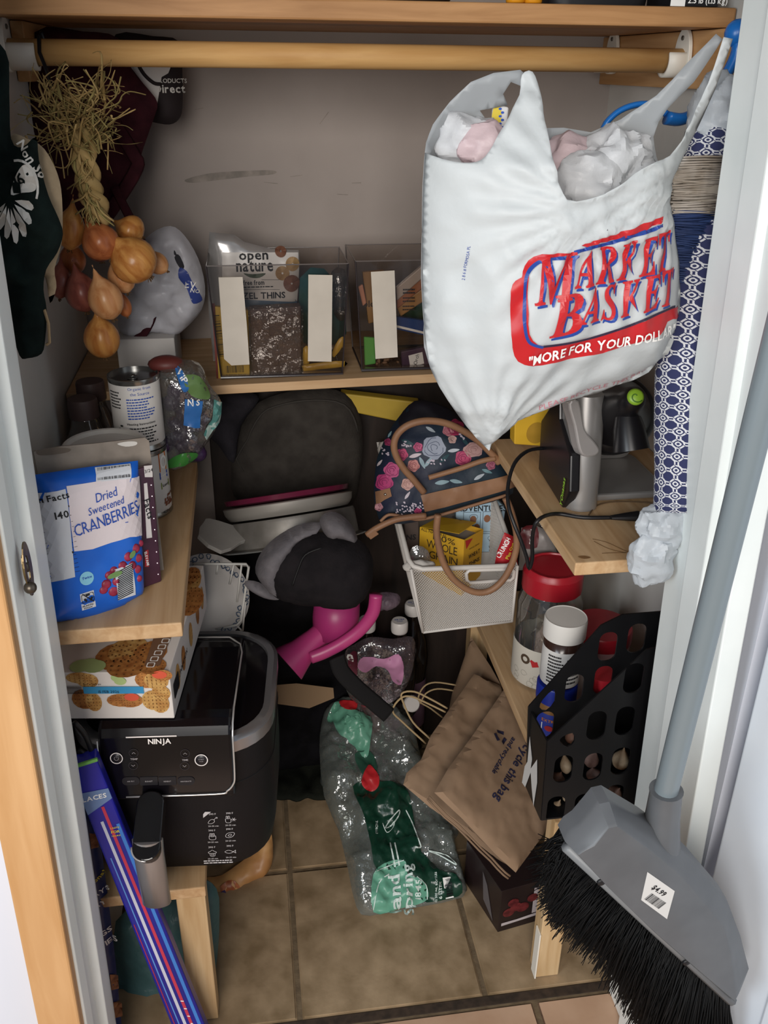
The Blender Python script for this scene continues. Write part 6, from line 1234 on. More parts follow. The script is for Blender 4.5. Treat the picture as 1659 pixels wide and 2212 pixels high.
b = B(); b.add([P4[0] - V((0, 0, .012)), P4[1] - V((0, 0, .012)), P4[2] - V((0, 0, .012)), P4[3] - V((0, 0, .012))], [(0, 1, 2, 3)]); b.done('inner_card', mat('card_grey', '#8f8a84', .8), t)
pL = Pl(C0, -eL, (0, 0, 1)); pR = Pl(C0, eR, (0, 0, 1)); BRN = mat('ink_dark_brown', '#33261c', .6)
for pl, s_, x, y, w_, ps in ((pL, '100%', 960, 1165, .05, ''), (pL, 'WHOLE', 955, 1182, .07, ''), (pL, 'GRAIN', 958, 1205, .065, ''), (pL, 'ALL NATURAL', 938, 1150, .06, ''), (pR, 'WHEAT', 1023, 1196, .038, 'sb'), (pR, 'THINS', 1023, 1213, .036, 'sb'), (pR, 'WHOLE GRAIN', 1023, 1180, .034, '')):
    b = B(); text(b, pl, s_, pl.uv(x, y), w=w_, hgt=w_*.26 if len(s_) < 6 else None, base=ps, d=.0016); b.done('lettering', BRN, t)
b = B(); b.flat(pR, pR.P([(1004, 1168), (1020, 1162), (1006, 1186)]), .0016); b.done('red_corner', mat('corner_red', '#b3302c', .5), t)
pT = through(C0+eL, C0+eL+eR, C0+eL*.12+V((0, 0, .010))); b = B(); text(b, pT, 'keep our box cycle', pT.uv(1000, 1128), w=.07, ang=pT.ang((960, 1118), (1030, 1150)), d=.002); b.done('flap_print', BRN, t)
# pale blue comic-strip carton
pcm = upright(onY(1050, 1140, 1.635), -6, 8); CB_ = mat('carton_sky', '#a9c4d6', .4); t = thing('comic_strip_carton', 'pale blue carton with comic panels and a big question mark', 'carton', pcm.px(1050, 1240))
b = B(); b.prism(pcm, pcm.P([(985, 1090), (1075, 1081), (1092, 1098), (1074, 1250), (985, 1250)]), -.03, 0); b.done('carton', CB_, t, bevel=.002); b = B()
text(b, pcm, 'ADVENTURES', pcm.uv(1040, 1098), w=.105, hgt=.013, base='sb', d=.001); text(b, pcm, '?', pcm.uv(1061, 1177), hgt=.03, base='sb', d=.001); b.done('lettering', INK(), t)
for x0, y0, x1, y1 in ((1000, 1106, 1038, 1148), (1042, 1105, 1083, 1148), (1040, 1152, 1077, 1192)):
    b = B(); a_, c_ = pcm.uv(x0, y1), pcm.uv(x1, y0); stroke(b, pcm, [a_, (c_[0], a_[1]), c_, (a_[0], c_[1])], .0011, .0008, None, True); ring(b, pcm, oval(((a_[0]*.4+c_[0]*.6), (a_[1]*.25+c_[1]*.75)), .009, .006), oval(((a_[0]*.4+c_[0]*.6), (a_[1]*.25+c_[1]*.75)), .0083, .0053), .001); b.done('comic_panel', INK(), t)
b = B(); [b.flat(pcm, oval(pcm.uv(x, y), r, r*1.2, 10), .0012) for x, y, r in ((1022, 1122, .007), (1052, 1120, .007), (1030, 1138, .006))]; b.done('brown_figure', mat('figure_brown', '#8a5c40', .6), t, kind='stuff')
# red and maroon packs, clear bags
prd = upright(onY(1090, 1185, 1.505), 5, 5); t = thing('red_crunch_packet', 'red packet with slanted white and yellow lettering in the basket', 'packet', prd.px(1090, 1230)); q = pillow(prd, prd.P([(1090, 1150), (1112, 1160), (1120, 1230), (1066, 1232), (1074, 1190)]), .012, .02, .003, 30, 1, .01, h=.008); q.done('film', mat('packet_red', '#a82028', .35), t, True)
b = B(); text(b, prd, 'CRUNCH', prd.uv(1084, 1180), w=.045, ang=64, base='sb', d=.001, fn=q.fn); b.done('lettering', WHITE(), t); b = B(); text(b, prd, 'Plus Out', prd.uv(1097, 1185), w=.035, ang=70, base='sb', d=.001, fn=q.fn); b.done('yellow_lettering', MATS['yellow_ink'], t)
pmr = upright(onY(1145, 1165, 1.56), -10, 8); t = thing('maroon_original_packet', 'maroon and silver packet lettered original beside the black cord', 'packet', pmr.px(1150, 1230)); q = pillow(pmr, pmr.P([(1126, 1140), (1160, 1136), (1190, 1150), (1205, 1200), (1190, 1230), (1120, 1232)]), .012, .02, .004, 30, 4, .01, h=.008); q.done('film', mat('packet_silver', '#8d8784', .3, .3), t, True); q.pl.skin = q.fn
patch('maroon_print', [(1128, 1140), (1160, 1138), (1160, 1182), (1126, 1180)], mat('packet_maroon', '#5a2024', .35), .001, plane=pmr, par=t, f=q.fn); b = B(); text(b, pmr, 'original', pmr.uv(1148, 1160), w=.03, ang=82, base='sb', d=.002, fn=q.fn); b.done('lettering', WHITE(), t)
bag_('cracker_inner_bag', 'crumpled clear inner bag sticking up beside the yellow carton', 'bag', [(884, 1195), (900, 1178), (925, 1190), (930, 1225), (900, 1232)], 1.52, clear('inner_bag', '#e0e0e0', .2, .1, .15, '#b0b0b0', .7, 50), .012, .008)
t, pl = slab('dark_snack_box', 'dark snack box lettered at the near side of the basket', 'box', [(872, 1120), (905, 1118), (905, 1200), (880, 1200)], 1.60, .03, mat('box_umber', '#4a3f3a', .6)); b = B(); text(b, pl, 'NS', pl.uv(888, 1160), w=.02, base='sb', d=.001); b.done('lettering', INK(), t)
b = B(); b.ball(onY(905, 1222, 1.49), (.03, .012, .012), 18, 12, None, .25, 40, True); tag(b.done('paper_napkin', mat('napkin', '#bdb8b2', .9), None, True), 'crumpled white napkin at the basket corner', 'napkin')
bag_('wrinkled_clear_bag', 'wrinkled clear plastic bag between the maroon packet and red lid', 'bag', [(1165, 1120), (1215, 1150), (1250, 1190), (1225, 1225), (1180, 1215), (1160, 1170)], 1.58, clear('side_bag', '#cfcaca', .16, .12, .2, '#8f8a8a', .7, 40), .015, .01)

# ================================================================== floral handbag
ph_ = upright(onY(960, 1010, 1.56), -4, 24); t = thing('floral_handbag', 'navy floral handbag with tan leather handles on top of the basket', 'handbag', ph_.px(900, 1130))
poly = ph_.P(sp([(813, 996), (809, 1036), (808, 1075), (815, 1110), (826, 1128), (870, 1132), (920, 1122), (1010, 1098), (1108, 1066), (1098, 1010), (1066, 962), (1030, 925), (990, 895), (940, 870), (895, 866), (862, 900), (838, 935), (822, 970)], 2))
NV = mat('navy_cloth', '#1a1f35', .6, c2='#142a33', ns=9, bump=.1, bs=200); q = pillow(ph_, poly, .05, .07, .010, 12, 3, .04, h=.010); q.done('body', NV, t, True); fn = q.fn; q.pl.skin = fn
H_ = lambda n, pts, c_, d=.001, sm=True: patch(n, pts, mat(n+c_[1:], c_, .6), d, .008, sm, t, ph_, fn)
H_('dark_top', [(862, 902), (896, 866), (940, 872), (992, 898), (1010, 915), (960, 905), (900, 915), (870, 930)], '#15131c')
def rose(x, y, r, c_, c2, sq=1.0):
    k = [(x + r*math.cos(a)*(1+.09*math.sin(5*a+x)), y + sq*r*math.sin(a)*(1+.09*math.sin(5*a+x))) for a in [2*math.pi*i/20 for i in range(20)]]
    H_('rose_print', k, c_, .0011, False); b = B()
    for i, f in enumerate((.78, .52, .28)): stroke(b, ph_, ph_.P([(x + r*f*math.cos(a+i)*(1+.12*math.sin(3*a+i)), y + sq*r*f*math.sin(a+i)*(1+.12*math.sin(3*a+i))) for a in [2*math.pi*j/14 for j in range(12)]]), .0011, .0018, fn)
    b.done('petal_line', mat('petal'+c2[1:], c2, .6), t)
for a in ((937, 967, 25, '#8f96a6', '#4a5268'), (846, 1016, 17, '#b2527c', '#7d2a55'), (830, 1042, 19, '#a83a6c', '#7d2a55'), (868, 982, 13, '#b8406a', '#7d2048'), (984, 924, 18, '#8f2748', '#5f1530'), (1000, 990, 17, '#b2486a', '#7d2048'), (880, 1046, 13, '#b89088', '#96706a'), (893, 1006, 13, '#b87c78', '#8f4f54'), (1022, 972, 21, '#b79390', '#a07c7a', .75), (977, 949, 9, '#bd9c96', '#a8847e'), (903, 966, 10, '#b24a72', '#7d2048'), (838, 955, 8, '#a8466c', '#7d2048'), (968, 930, 12, '#b0707a', '#8a4a58'), (1060, 1005, 10, '#a86478', '#7d3a50'), (818, 1095, 9, '#b08088', '#8a5a64'), (903, 1105, 8, '#a8406a', '#7d2048')): rose(*a)
for x, y, L_, a, c_ in ((897, 984, 14, -15, '#c4b6bd'), (912, 1000, 14, 65, '#8aa0aa'), (925, 998, 13, -55, '#8aa0aa'), (980, 973, 13, -8, '#b6bcc4'), (930, 928, 12, 30, '#8f98a0'), (880, 1070, 10, -55, '#b9b0b8'), (1035, 1030, 13, -30, '#a8b0b8'), (1052, 1018, 12, 20, '#5f7f86'), (955, 1042, 16, -8, '#7f97a0'), (985, 1040, 14, 10, '#7f97a0'), (842, 938, 8, -60, '#8fb0ba'), (820, 1000, 9, -50, '#c0b4b8'), (1005, 955, 12, 50, '#24424a'), (960, 990, 14, -40, '#24424a'), (880, 955, 14, 20, '#24424a'), (850, 985, 12, 60, '#24424a')):
    ca, sa = math.cos(math.radians(a)), math.sin(math.radians(a)); H_('leaf_print', [(x+ca*L_*u-sa*L_*v, y+sa*L_*u+ca*L_*v) for u, v in ((-1, 0), (-.4, -.28), (.3, -.26), (1, 0), (.3, .26), (-.4, .28))], c_, .0010)
b = B(); rn = random.Random(3)
for cx_, cy_, sx_, sy_, n_ in ((885, 1098, 30, 14, 46), (945, 998, 22, 6, 14), (830, 975, 10, 8, 10), (880, 958, 12, 8, 10), (1000, 945, 8, 8, 8)):
    for i in range(n_): u = ph_.uv(cx_+rn.uniform(-sx_, sx_), cy_+rn.uniform(-sy_, sy_)); b.flat(ph_, oval(u, .0014, .0022, 6, rn.uniform(0, 90)), .0016, fn)
b.done('dot_print', mat('dot_white', '#b9aebb', .6), t, kind='stuff')
TAN = mat('tan_leather', '#7d5a42', .55, c2='#8f6a4e', ns=12, bump=.15, bs=50)
patch('leather_band', [(908, 1070), (960, 1058), (1040, 1040), (1110, 1022), (1118, 1050), (1040, 1074), (960, 1096), (917, 1106)], TAN, .004, .008, False, t, ph_, fn)
patch('leather_tab', [(810, 1062), (842, 1054), (846, 1072), (830, 1080), (812, 1092)], TAN, .003, .008, False, t, ph_, fn)
b = B(); b.ball(ph_.px(832, 1068, fn(*ph_.uv(832, 1068))+.004), .0028, 10, 6); b.done('stud', mat('stud_silver', '#a9a49c', .25, .9), t, True)
def hand(pts, r, d=.012): b = B(); b.tube([ph_.px(x, y, d_) for x, y, d_ in smoothpoly([(p[0], p[1], (p[2] if len(p) > 2 else fn(*ph_.uv(p[0], p[1]))*0 + d)) for p in pts], 4, False)], r, 10); return b
def hnd(name, pts, Y, r): b = B(); b.tube([onY(x, y, Y) for x, y in smoothpoly(pts, 5, False)], r, 10); b.done(name, TAN, t, True)
hnd('handle', [(916, 1064), (893, 1036), (872, 1012), (856, 985), (851, 960), (860, 936), (885, 917), (924, 909), (972, 917), (1025, 946), (1062, 980), (1078, 1000)], 1.49, .0065)
hnd('handle', [(946, 1112), (943, 1145), (948, 1180), (960, 1220), (985, 1256), (1022, 1278), (1058, 1276), (1090, 1248), (1112, 1200), (1116, 1155), (1104, 1105), (1092, 1076)], 1.44, .0065)
hnd('zip_strip', [(792, 1156), (815, 1140), (850, 1124), (880, 1118), (920, 1114)], 1.48, .006); hnd('zip_strip', [(926, 1032), (960, 1022), (1000, 1010), (1040, 996), (1070, 990)], 1.485, .005)
b = B(); ptg = upright(onY(806, 1148, 1.478), 0); b.prism(ptg, ptg.P([(792, 1154), (808, 1142), (818, 1152), (800, 1164)]), -.002, .004); b.done('zip_pull', TAN, t, bevel=.001)
hnd('piping', [(822, 1126), (840, 1112), (870, 1116), (905, 1122), (960, 1110), (1040, 1086), (1100, 1068)], 1.487, .003)

# ================================================================== dessert machine on the upper side shelf
t = thing('dessert_machine', 'black and silver frozen dessert machine with green swirl knob', 'appliance', (.55, 1.3, ZRS)); KB = mat('machine_black', '#141316', .3, spec=.5); KS = mat('machine_silver', '#a8a5a3', .32, .6, c2='#989593', ns=4); z0 = ZRS + .001
cb = onZ(1250, 1092, z0); ca_, cb_ = V((cb.x, 1.235, 0)), V((cb.x+.012, 1.41, 0)); ztop = onY(1240, 862, 1.24).z
def vsec(z, k): # plan of the upright: rounded nose toward the room, deep black flank
    cx_ = cb.x + .030*(k); sh = .030*k; n_ = []
    for a in range(0, 181, 15): n_.append(V((cb.x + .002 + .026*math.cos(math.radians(180+a)), 1.243 - .022*math.sin(math.radians(a)) + sh*.6, z)))
    return n_ + [V((cb.x+.028, 1.33+sh, z)), V((cb.x-.024, 1.33+sh, z))]
b = B(); loft(b, [vsec(z0, 0), vsec(z0+.06, .15), vsec(z0+.12, .6), vsec(ztop, 1.2)]); b.done('upright', KS, t, True, auto=40)
pfl = Pl(V((cb.x-.027, 1.3, z0)), (0, 1, 0), (0, 0, 1)); fl = [onX(x, y, cb.x-.027) for x, y in ((1217, 1104), (1234, 1062), (1236, 985), (1212, 905), (1212, 868), (1196, 872), (1172, 908), (1166, 1014))]
b = B(); b.prism(pfl, [((p-pfl.o).dot(pfl.u), max(0.0, (p-pfl.o).dot(pfl.w))) for p in fl], -.014, .003); b.done('flank_panel', KB, t, bevel=.003)
b = B(); text(b, pfl, 'YOnanas', pfl.uv(1221, 1062), w=.05, hgt=.011, ang=pfl.ang((1217, 1090), (1224, 1036)), base='sb', d=.0045); b.done('lettering', mat('lime', '#93c73c', .5), t)
b = B(); b.prism(Pl((0, 0, z0), (1, 0, 0), (0, 1, 0)), rrect(cb.x-.015, 1.255, .665, 1.43, .03), 0, .012); b.done('base', KS, t, bevel=.004)
b = B(); b.prism(Pl((0, 1.395, 0), (1, 0, 0), (0, 0, 1)), rrect(cb.x, z0+.01, .655, ztop-.01, .02), -.05, 0); b.done('back_tower', KS, t, bevel=.01)
ap, c0_ = onY(1372, 858, 1.185), onY(1328, 893, 1.30); ax_ = (ap-c0_); fr = disc_frame(c0_, ax_); L_ = ax_.length
B().lathe([(.060, -.06), (.064, -.03), (.066, 0), (.062, .008), (.056, .012), (.04, L_*.42), (.022, L_*.78), (.017, L_*.96), (.012, L_), (.0005, L_)], 40, fr).done('cone', KB, t, True, auto=35)
b = B(); sA, sB = onY(1352, 880, 1.225), onY(1364, 972, 1.20); b.tube([sA, sA.lerp(sB, .5), sB], [.016, .024, .0275], 24); b.done('spout', KB, t, True, auto=50)
b = B(); b.lathe([(.0115, L_-.001), (.0125, L_+.003), (.009, L_+.006), (.0005, L_+.006)], 24, fr); b.done('knob', mat('swirl_green', '#7fa52e', .4), t, True)
b = B(); b.tube([fr @ V((.0018*a*math.cos(a*1.0), .0018*a*math.sin(a*1.0), L_+.0065)) for a in [i*.35 for i in range(2, 17)]], .0009, 5); b.done('swirl', mat('swirl_dark', '#3f6a1c', .5), t, True)
shp = upright(onY(1262, 930, 1.222), 14, 8); b = B(); b.prism(shp, shp.P(sp([(1228, 872), (1250, 866), (1262, 925), (1285, 955), (1294, 972), (1285, 984), (1262, 986), (1250, 970), (1240, 920)])), -.02, .002); b.done('shoulder', mat('machine_pale', '#b9b4b2', .35, .5), t, bevel=.003)
CRD = mat('cord_black2', '#161517', .45); b = B()
pts = [(1175, 968, 1.36), (1140, 974, 1.34), (1112, 1000, 1.31), (1098, 1045, 1.28), (1098, 1090, 1.25), (1110, 1130, 1.23), (1126, 1170, 1.22), (1138, 1205, 1.22), (1143, 1228, 1.22), (1150, 1205, 1.21), (1150, 1160, 1.19), (1162, 1124, 1.17)]
p3 = [onY(*p) for p in pts] + [onZ(x, y, ZRS+.005) for x, y in ((1200, 1110), (1260, 1118), (1325, 1118))]
b.tube(smoothpoly(p3, 4, False), .0032, 8); b.done('cord', CRD, t, True)
b = B(); pa_, pb2 = onZ(1320, 1118, ZRS+.009), onZ(1380, 1115, ZRS+.010); b.tube([pa_, pa_.lerp(pb2, .25), pa_.lerp(pb2, .5), pa_.lerp(pb2, .96), pb2], [.005, .007, .009, .012, .012], 10, flat=.7); b.done('plug', CRD, t, True, auto=40)
for e in (.004, -.004): b = B(); b.tube([pb2 + V((0, e, 0)), pb2 + V((.012, e, 0))], .0015, 5); b.done('plug_prong', TIN, t)
b = B(); b.tube([onZ(x, y, ZRS+.002) for x, y in smoothpoly([(1272, 1112), (1290, 1092), (1330, 1084), (1390, 1085), (1420, 1090)], 4, False)], .0012, 6); tag(b.done('rubber_band', mat('band_brown', '#5a4630', .6), None, True), 'thin brown elastic lying in front of the dessert machine', 'elastic')
# yellow carton behind the machine
t, pl = slab('yellow_carton', 'flat yellow carton with a round window behind the dessert machine', 'carton', [(1112, 904), (1230, 850), (1230, 968), (1111, 960)], 1.44, .03, mat('carton_gold', '#cfa32a', .5)); b = B(); b.flat(pl, oval(pl.uv(1158, 935), .018, .02, 24), .0008); b.done('round_print', mat('gold_shade', '#a37c22', .6), t)

# ================================================================== jars on the low side shelf
def jar_base(x, y, z): p = onZ(x, y, z); return p
c = onZ(1178, 1412, ZRL); c.y = 1.47; c.x = onY(1185, 1330, 1.47).x; hz = onY(1190, 1222, 1.47).z - ZRL; fr = M.Translation((c.x, c.y, ZRL+.001)); RJ = .064
t = thing('cookie_cutter_jar', 'clear jar of metal cookie cutters with red lid and holiday label', 'jar', (c.x, c.y, ZRL)); RL = mat('lid_red', '#9c1a26', .35)
B().lathe([(RJ*.9, 0), (RJ, .006), (RJ*1.02, hz*.3), (RJ, hz*.70), (RJ*.84, hz*.81)], 36, fr, False).done('body', clear('jar_clear', '#f1f1ee', .12, .05, .04, '#cccccc'), t, True)
B().lathe([(RJ*.86, hz*.80), (RJ*.93, hz*.81), (RJ*.93, hz*.955), (RJ*.89, hz*.97), (RJ*.87, hz*.985), (RJ*.83, hz), (RJ*.78, hz), (RJ*.76, hz-.003), (.0005, hz-.003)], 18, fr).done('lid', RL, t, True, auto=25)
B().lathe([(RJ*1.022, .006), (RJ*1.03, .008), (RJ*1.03, hz*.36), (RJ*1.022, hz*.365)], 36, fr, False).done('label', mat('label_cream', '#c4bdb0', .6), t, True)
cy = Cyl((c.x, c.y, ZRL), RJ*1.03, -.62); b = B(); ring(b, cy, oval((-.022, hz*.27), .011), oval((-.022, hz*.27), .0055), .0006); b.done('wreath_print', mat('wreath', '#4a3a2c', .6), t)
b = B(); b.flat(cy, rect((.0, hz*.25), .014, .012, 20), .0006); b.flat(cy, rect((-.006, hz*.27), .008, .006, -20), .0006); b.done('bow_print', mat('bow_red', '#b3282c', .5), t); b = B(); b.flat(cy, [(.012, hz*.19), (.03, hz*.19), (.026, hz*.23), (.0255, hz*.25), (.021, hz*.29), (.0165, hz*.25), (.017, hz*.23)], .0006); b.done('tree_print', mat('tree_olive', '#6f7042', .6), t)
b = B(); rn = random.Random(5)
for i in range(14): u_, v_ = rn.uniform(-.045, .035), hz*rn.uniform(.03, .15); stroke(b, cy, [(u_+.007*math.cos(a)*(1+.2*math.cos(3*a)), v_+.006*math.sin(a)) for a in [6.28*j/9 for j in range(9)]], .0005, .0005, None, True)
b.done('line_print', mat('line_grey', '#8d877c', .6), t, kind='stuff')
for i in range(16):
    a, r = rn.uniform(0, 6.28), rn.uniform(0, RJ*.55); zc = ZRL + hz*rn.uniform(.08, .72); R_ = rn.uniform(.014, .024); m_ = disc_frame(V((c.x+r*math.cos(a), c.y+r*math.sin(a), zc)), (rn.uniform(-1, 1), rn.uniform(-1, 1), rn.uniform(-1, 1))); k = rn.choice((3, 5, 6)); b = B()
    pts = [(R_*(1+.28*math.cos(k*q_))*math.cos(q_), R_*(1+.28*math.cos(k*q_))*math.sin(q_)) for q_ in [6.283*j/20 for j in range(20)]]
    b.add([m_ @ V((u_, v_, -.008)) for u_, v_ in pts] + [m_ @ V((u_, v_, .008)) for u_, v_ in pts], [(j, (j+1) % 20, 20+(j+1) % 20, 20+j) for j in range(20)]); b.done('cookie_cutter', mat('cutter_tin', '#8a8682', .25, .9), t)
# peanut butter jar with a spread jar on it
Yp = 1.27; cx_ = onY(1213, 1400, Yp).x; zl = onY(1213, 1470, Yp).z; fr = M.Translation((cx_, Yp, ZRL+.001)); h1 = zl - ZRL; RP_ = .0365
t = thing('peanut_butter_jar', 'peanut butter jar with blue lid under the white-lidded spread jar', 'jar', (cx_, Yp, ZRL))
B().lathe([(RP_*.9, 0), (RP_, .004), (RP_, h1*.72), (RP_*.92, h1*.8)], 36, fr).done('body', mat('peanut_brown', '#8a6238', .3, spec=.6), t, True); B().lathe([(RP_*.98, h1*.74), (RP_*1.01, h1*.75), (RP_*1.01, h1*.98), (RP_*.97, h1), (.0005, h1)], 36, fr).done('lid', mat('lid_blue', '#1c2f8e', .35), t, True, auto=35)
B().lathe([(RP_*1.002, h1*.08), (RP_*1.012, h1*.1), (RP_*1.012, h1*.60), (RP_*1.002, h1*.61)], 36, fr, False).done('label', mat('label_royal', '#2b3c96', .45), t, True)
cy = Cyl((cx_, Yp, ZRL), RP_*1.012, -.55); b = B(); text(b, cy, 'EXTRA', (.0, h1*.52), w=.03, base='sb', d=.0006, cut=.004); b.done('orange_lettering', mat('ink_orange', '#cf7d2c', .5), t); b = B(); b.flat(cy, rect((0, h1*.40), .03, .018), .0005); b.flat(cy, rect((.002, h1*.24), .028, .016, 8), .0005); b.done('white_patch', WHITE(), t)
b = B(); b.flat(cy, oval((0, h1*.40), .008, .006), .001); b.done('red_print', mat('tab_red', '#a8282e', .5), t); b = B(); text(b, cy, 'SUPER', (.004, h1*.24), w=.02, base='sb', d=.001); b.done('blue_lettering', HB, t)
zs = ZRL + h1 + .002; h2 = onY(1215, 1332, Yp).z - zs; fr = M.Translation((cx_+.002, Yp, zs)); R2 = .0355; t = thing('spread_jar', 'chocolate spread jar with a broad white screw lid', 'jar', (cx_, Yp, zs))
B().lathe([(R2*.88, 0), (R2*.98, .005), (R2, h2*.3), (R2*.97, h2*.74)], 36, fr).done('body', mat('spread_brown', '#33201a', .2, spec=.6), t, True); B().lathe([(R2*1.0, h2*.72), (R2*1.06, h2*.73), (R2*1.06, h2*.97), (R2*1.02, h2), (R2*.98, h2-.001), (.0005, h2-.001)], 48, fr).done('lid', mat('lid_white', '#cfcbc5', .45), t, True, auto=35)
B().lathe([(R2*.985, .006), (R2*1.0, .008), (R2*1.012, h2*.3), (R2*1.0, h2*.58), (R2*.99, h2*.59)], 36, fr, False).done('label', mat('label_pale', '#c9c6c2', .5), t, True)
cy = Cyl((cx_+.002, Yp, zs), R2*1.014, -.1); b = B(); scribble(b, cy, -.034, -.006, h2*.1, h2*.55, 9, .0006, seed=3); scribble(b, cy, .0, .03, h2*.1, h2*.52, 7, .0006, seed=5); b.done('fine_print', INK(), t, kind='stuff'); b = B(); b.flat(cy, rect((.034, h2*.45), .012, .022), .0006); b.done('yellow_patch', mat('patch_yellow', '#c9982c', .5), t)
# more jars behind the file box
def pot(name, lab, x, y, Y, r, lidm, bodym, labm=None, group='red-lidded jars'):
    c_ = onY(x, y, Y); h_ = c_.z - ZRL; fr = M.Translation((c_.x, Y, ZRL+.001)); tt = thing(name, lab, 'jar', (c_.x, Y, ZRL), group)
    B().lathe([(r*.9, 0), (r, .005), (r, h_-.035), (r*.94, h_-.025)], 30, fr).done('body', bodym, tt, True); B().lathe([(r*.98, h_-.03), (r*1.04, h_-.028), (r*1.04, h_-.004), (r, h_), (.0005, h_)], 30, fr).done('lid', lidm, tt, True, auto=35)
    if labm: B().lathe([(r*1.01, .02), (r*1.015, .022), (r*1.015, h_-.05), (r*1.01, h_-.048)], 30, fr, False).done('label', labm, tt, True)
pot('red_lid_tub', 'large tub with broad red lid behind the black file box', 1300, 1350, 1.36, .056, RL, mat('tub_pink', '#b98a86', .5), mat('tub_band', '#c9c0ba', .5))
pot('red_lid_jar', 'jar with bright red lid seen through the file box holes', 1302, 1452, 1.19, .028, mat('lid_red2', '#b3202c', .35), mat('jar_amber', '#8a5a2c', .3), mat('label_pale2', '#c9c0b4', .5)); pot('red_lid_jar', 'jar with dark red lid near the jamb behind file holes', 1366, 1445, 1.19, .026, mat('lid_red2', '#b3202c', .35), mat('jar_wine', '#4a1c1c', .3))
# ================================================================== black file box with garlic
zc = onY(1182, 1600, 1.075).z; nl = V((onY(1165, 1803, 1.075).x, 1.075, ZRL+.002)); YN, FX1 = 1.075, .68
farY = onZ(1142, 1525, zc).y; YFf = 1.155; pn = Pl((0, YN, 0), (1, 0, 0), (0, 0, 1)); pf2 = Pl((0, YFf, 0), (1, 0, 0), (0, 0, 1)); FB = mat('file_black', '#101012', .4)
t = thing('file_box', 'black slotted magazine file with torn label holding garlic and shallots', 'file box', nl)
def holed(pl, outer, holes, name):
    vs = [V(p) for p in outer]; ed = [(i, (i+1) % len(outer)) for i in range(len(outer))]; k = len(vs)
    for h_ in holes:
        ed += [(k+i, k+(i+1) % len(h_)) for i in range(len(h_))]; vs += [V(p) for p in h_]; k += len(h_)
    r = delaunay_2d_cdt(vs, ed, [], 0, 1e-6); fs = []
    def inside(p, poly):
        c = False
        for i in range(len(poly)):
            a_, b_ = poly[i], poly[i-1]
            if (a_[1] > p[1]) != (b_[1] > p[1]) and p[0] < a_[0] + (p[1]-a_[1])*(b_[0]-a_[0])/(b_[1]-a_[1]): c = not c
        return c
    for f in r[2]:
        g = (sum(r[0][i][0] for i in f)/3, sum(r[0][i][1] for i in f)/3)
        if inside(g, outer) and not any(inside(g, h_) for h_ in holes): fs.append(tuple(f))
    b = B(); b.add([pl.pt(p[0], p[1]) for p in r[0]], fs); return b.done(name, FB, t, solid=.003)
def slots(pl, lst, w_=.0155, h_=.0285): 
    o = []
    for x, y in lst: c_ = pl.uv(x, y); o.append(rrect(c_[0]-w_, c_[1]-h_, c_[0]+w_, c_[1]+h_, w_*.92, 5))
    return o
o_n = [(nl.x, ZRL+.002), (FX1, ZRL+.002), (FX1, onY(1395, 1402, YN).z+.02), pn.uv(1397, 1402), pn.uv(1182, 1600)]
holed(pn, o_n, slots(pn, [(1288, 1566), (1349, 1556), (1216, 1660), (1280, 1655), (1340, 1643), (1200, 1747), (1259, 1741), (1326, 1722), (1368, 1464)]) + [pn.P(smoothpoly([(1236, 1582), (1240, 1600), (1226, 1612), (1210, 1602), (1212, 1592)], 2))], 'slotted_panel')
fl_ = pf2.uv(1142, 1525); o_f = [(nl.x-.002, ZRL+.002), (FX1, ZRL+.002), (FX1, pf2.uv(1400, 1322)[1]), pf2.uv(1345, 1327), pf2.uv(1298, 1350), fl_]
holed(pf2, o_f, slots(pf2, [(1374, 1378), (1312, 1396), (1302, 1468), (1240, 1486), (1176, 1565)]) + [pf2.P(smoothpoly([(1196, 1488), (1198, 1515), (1180, 1535), (1165, 1528), (1172, 1510)], 2))], 'slotted_panel')
b = B(); tl = V((pn.uv(1182, 1600)[0], YN, pn.uv(1182, 1600)[1])); fb = V((nl.x-.002, YFf, ZRL+.002)); psp = Pl(nl, fb - nl, tl - nl); fl3 = psp.px(1142, 1525); b.add([nl, tl, fl3, fb], [(0, 1, 2, 3)]); b.done('spine', FB, t, solid=.003)

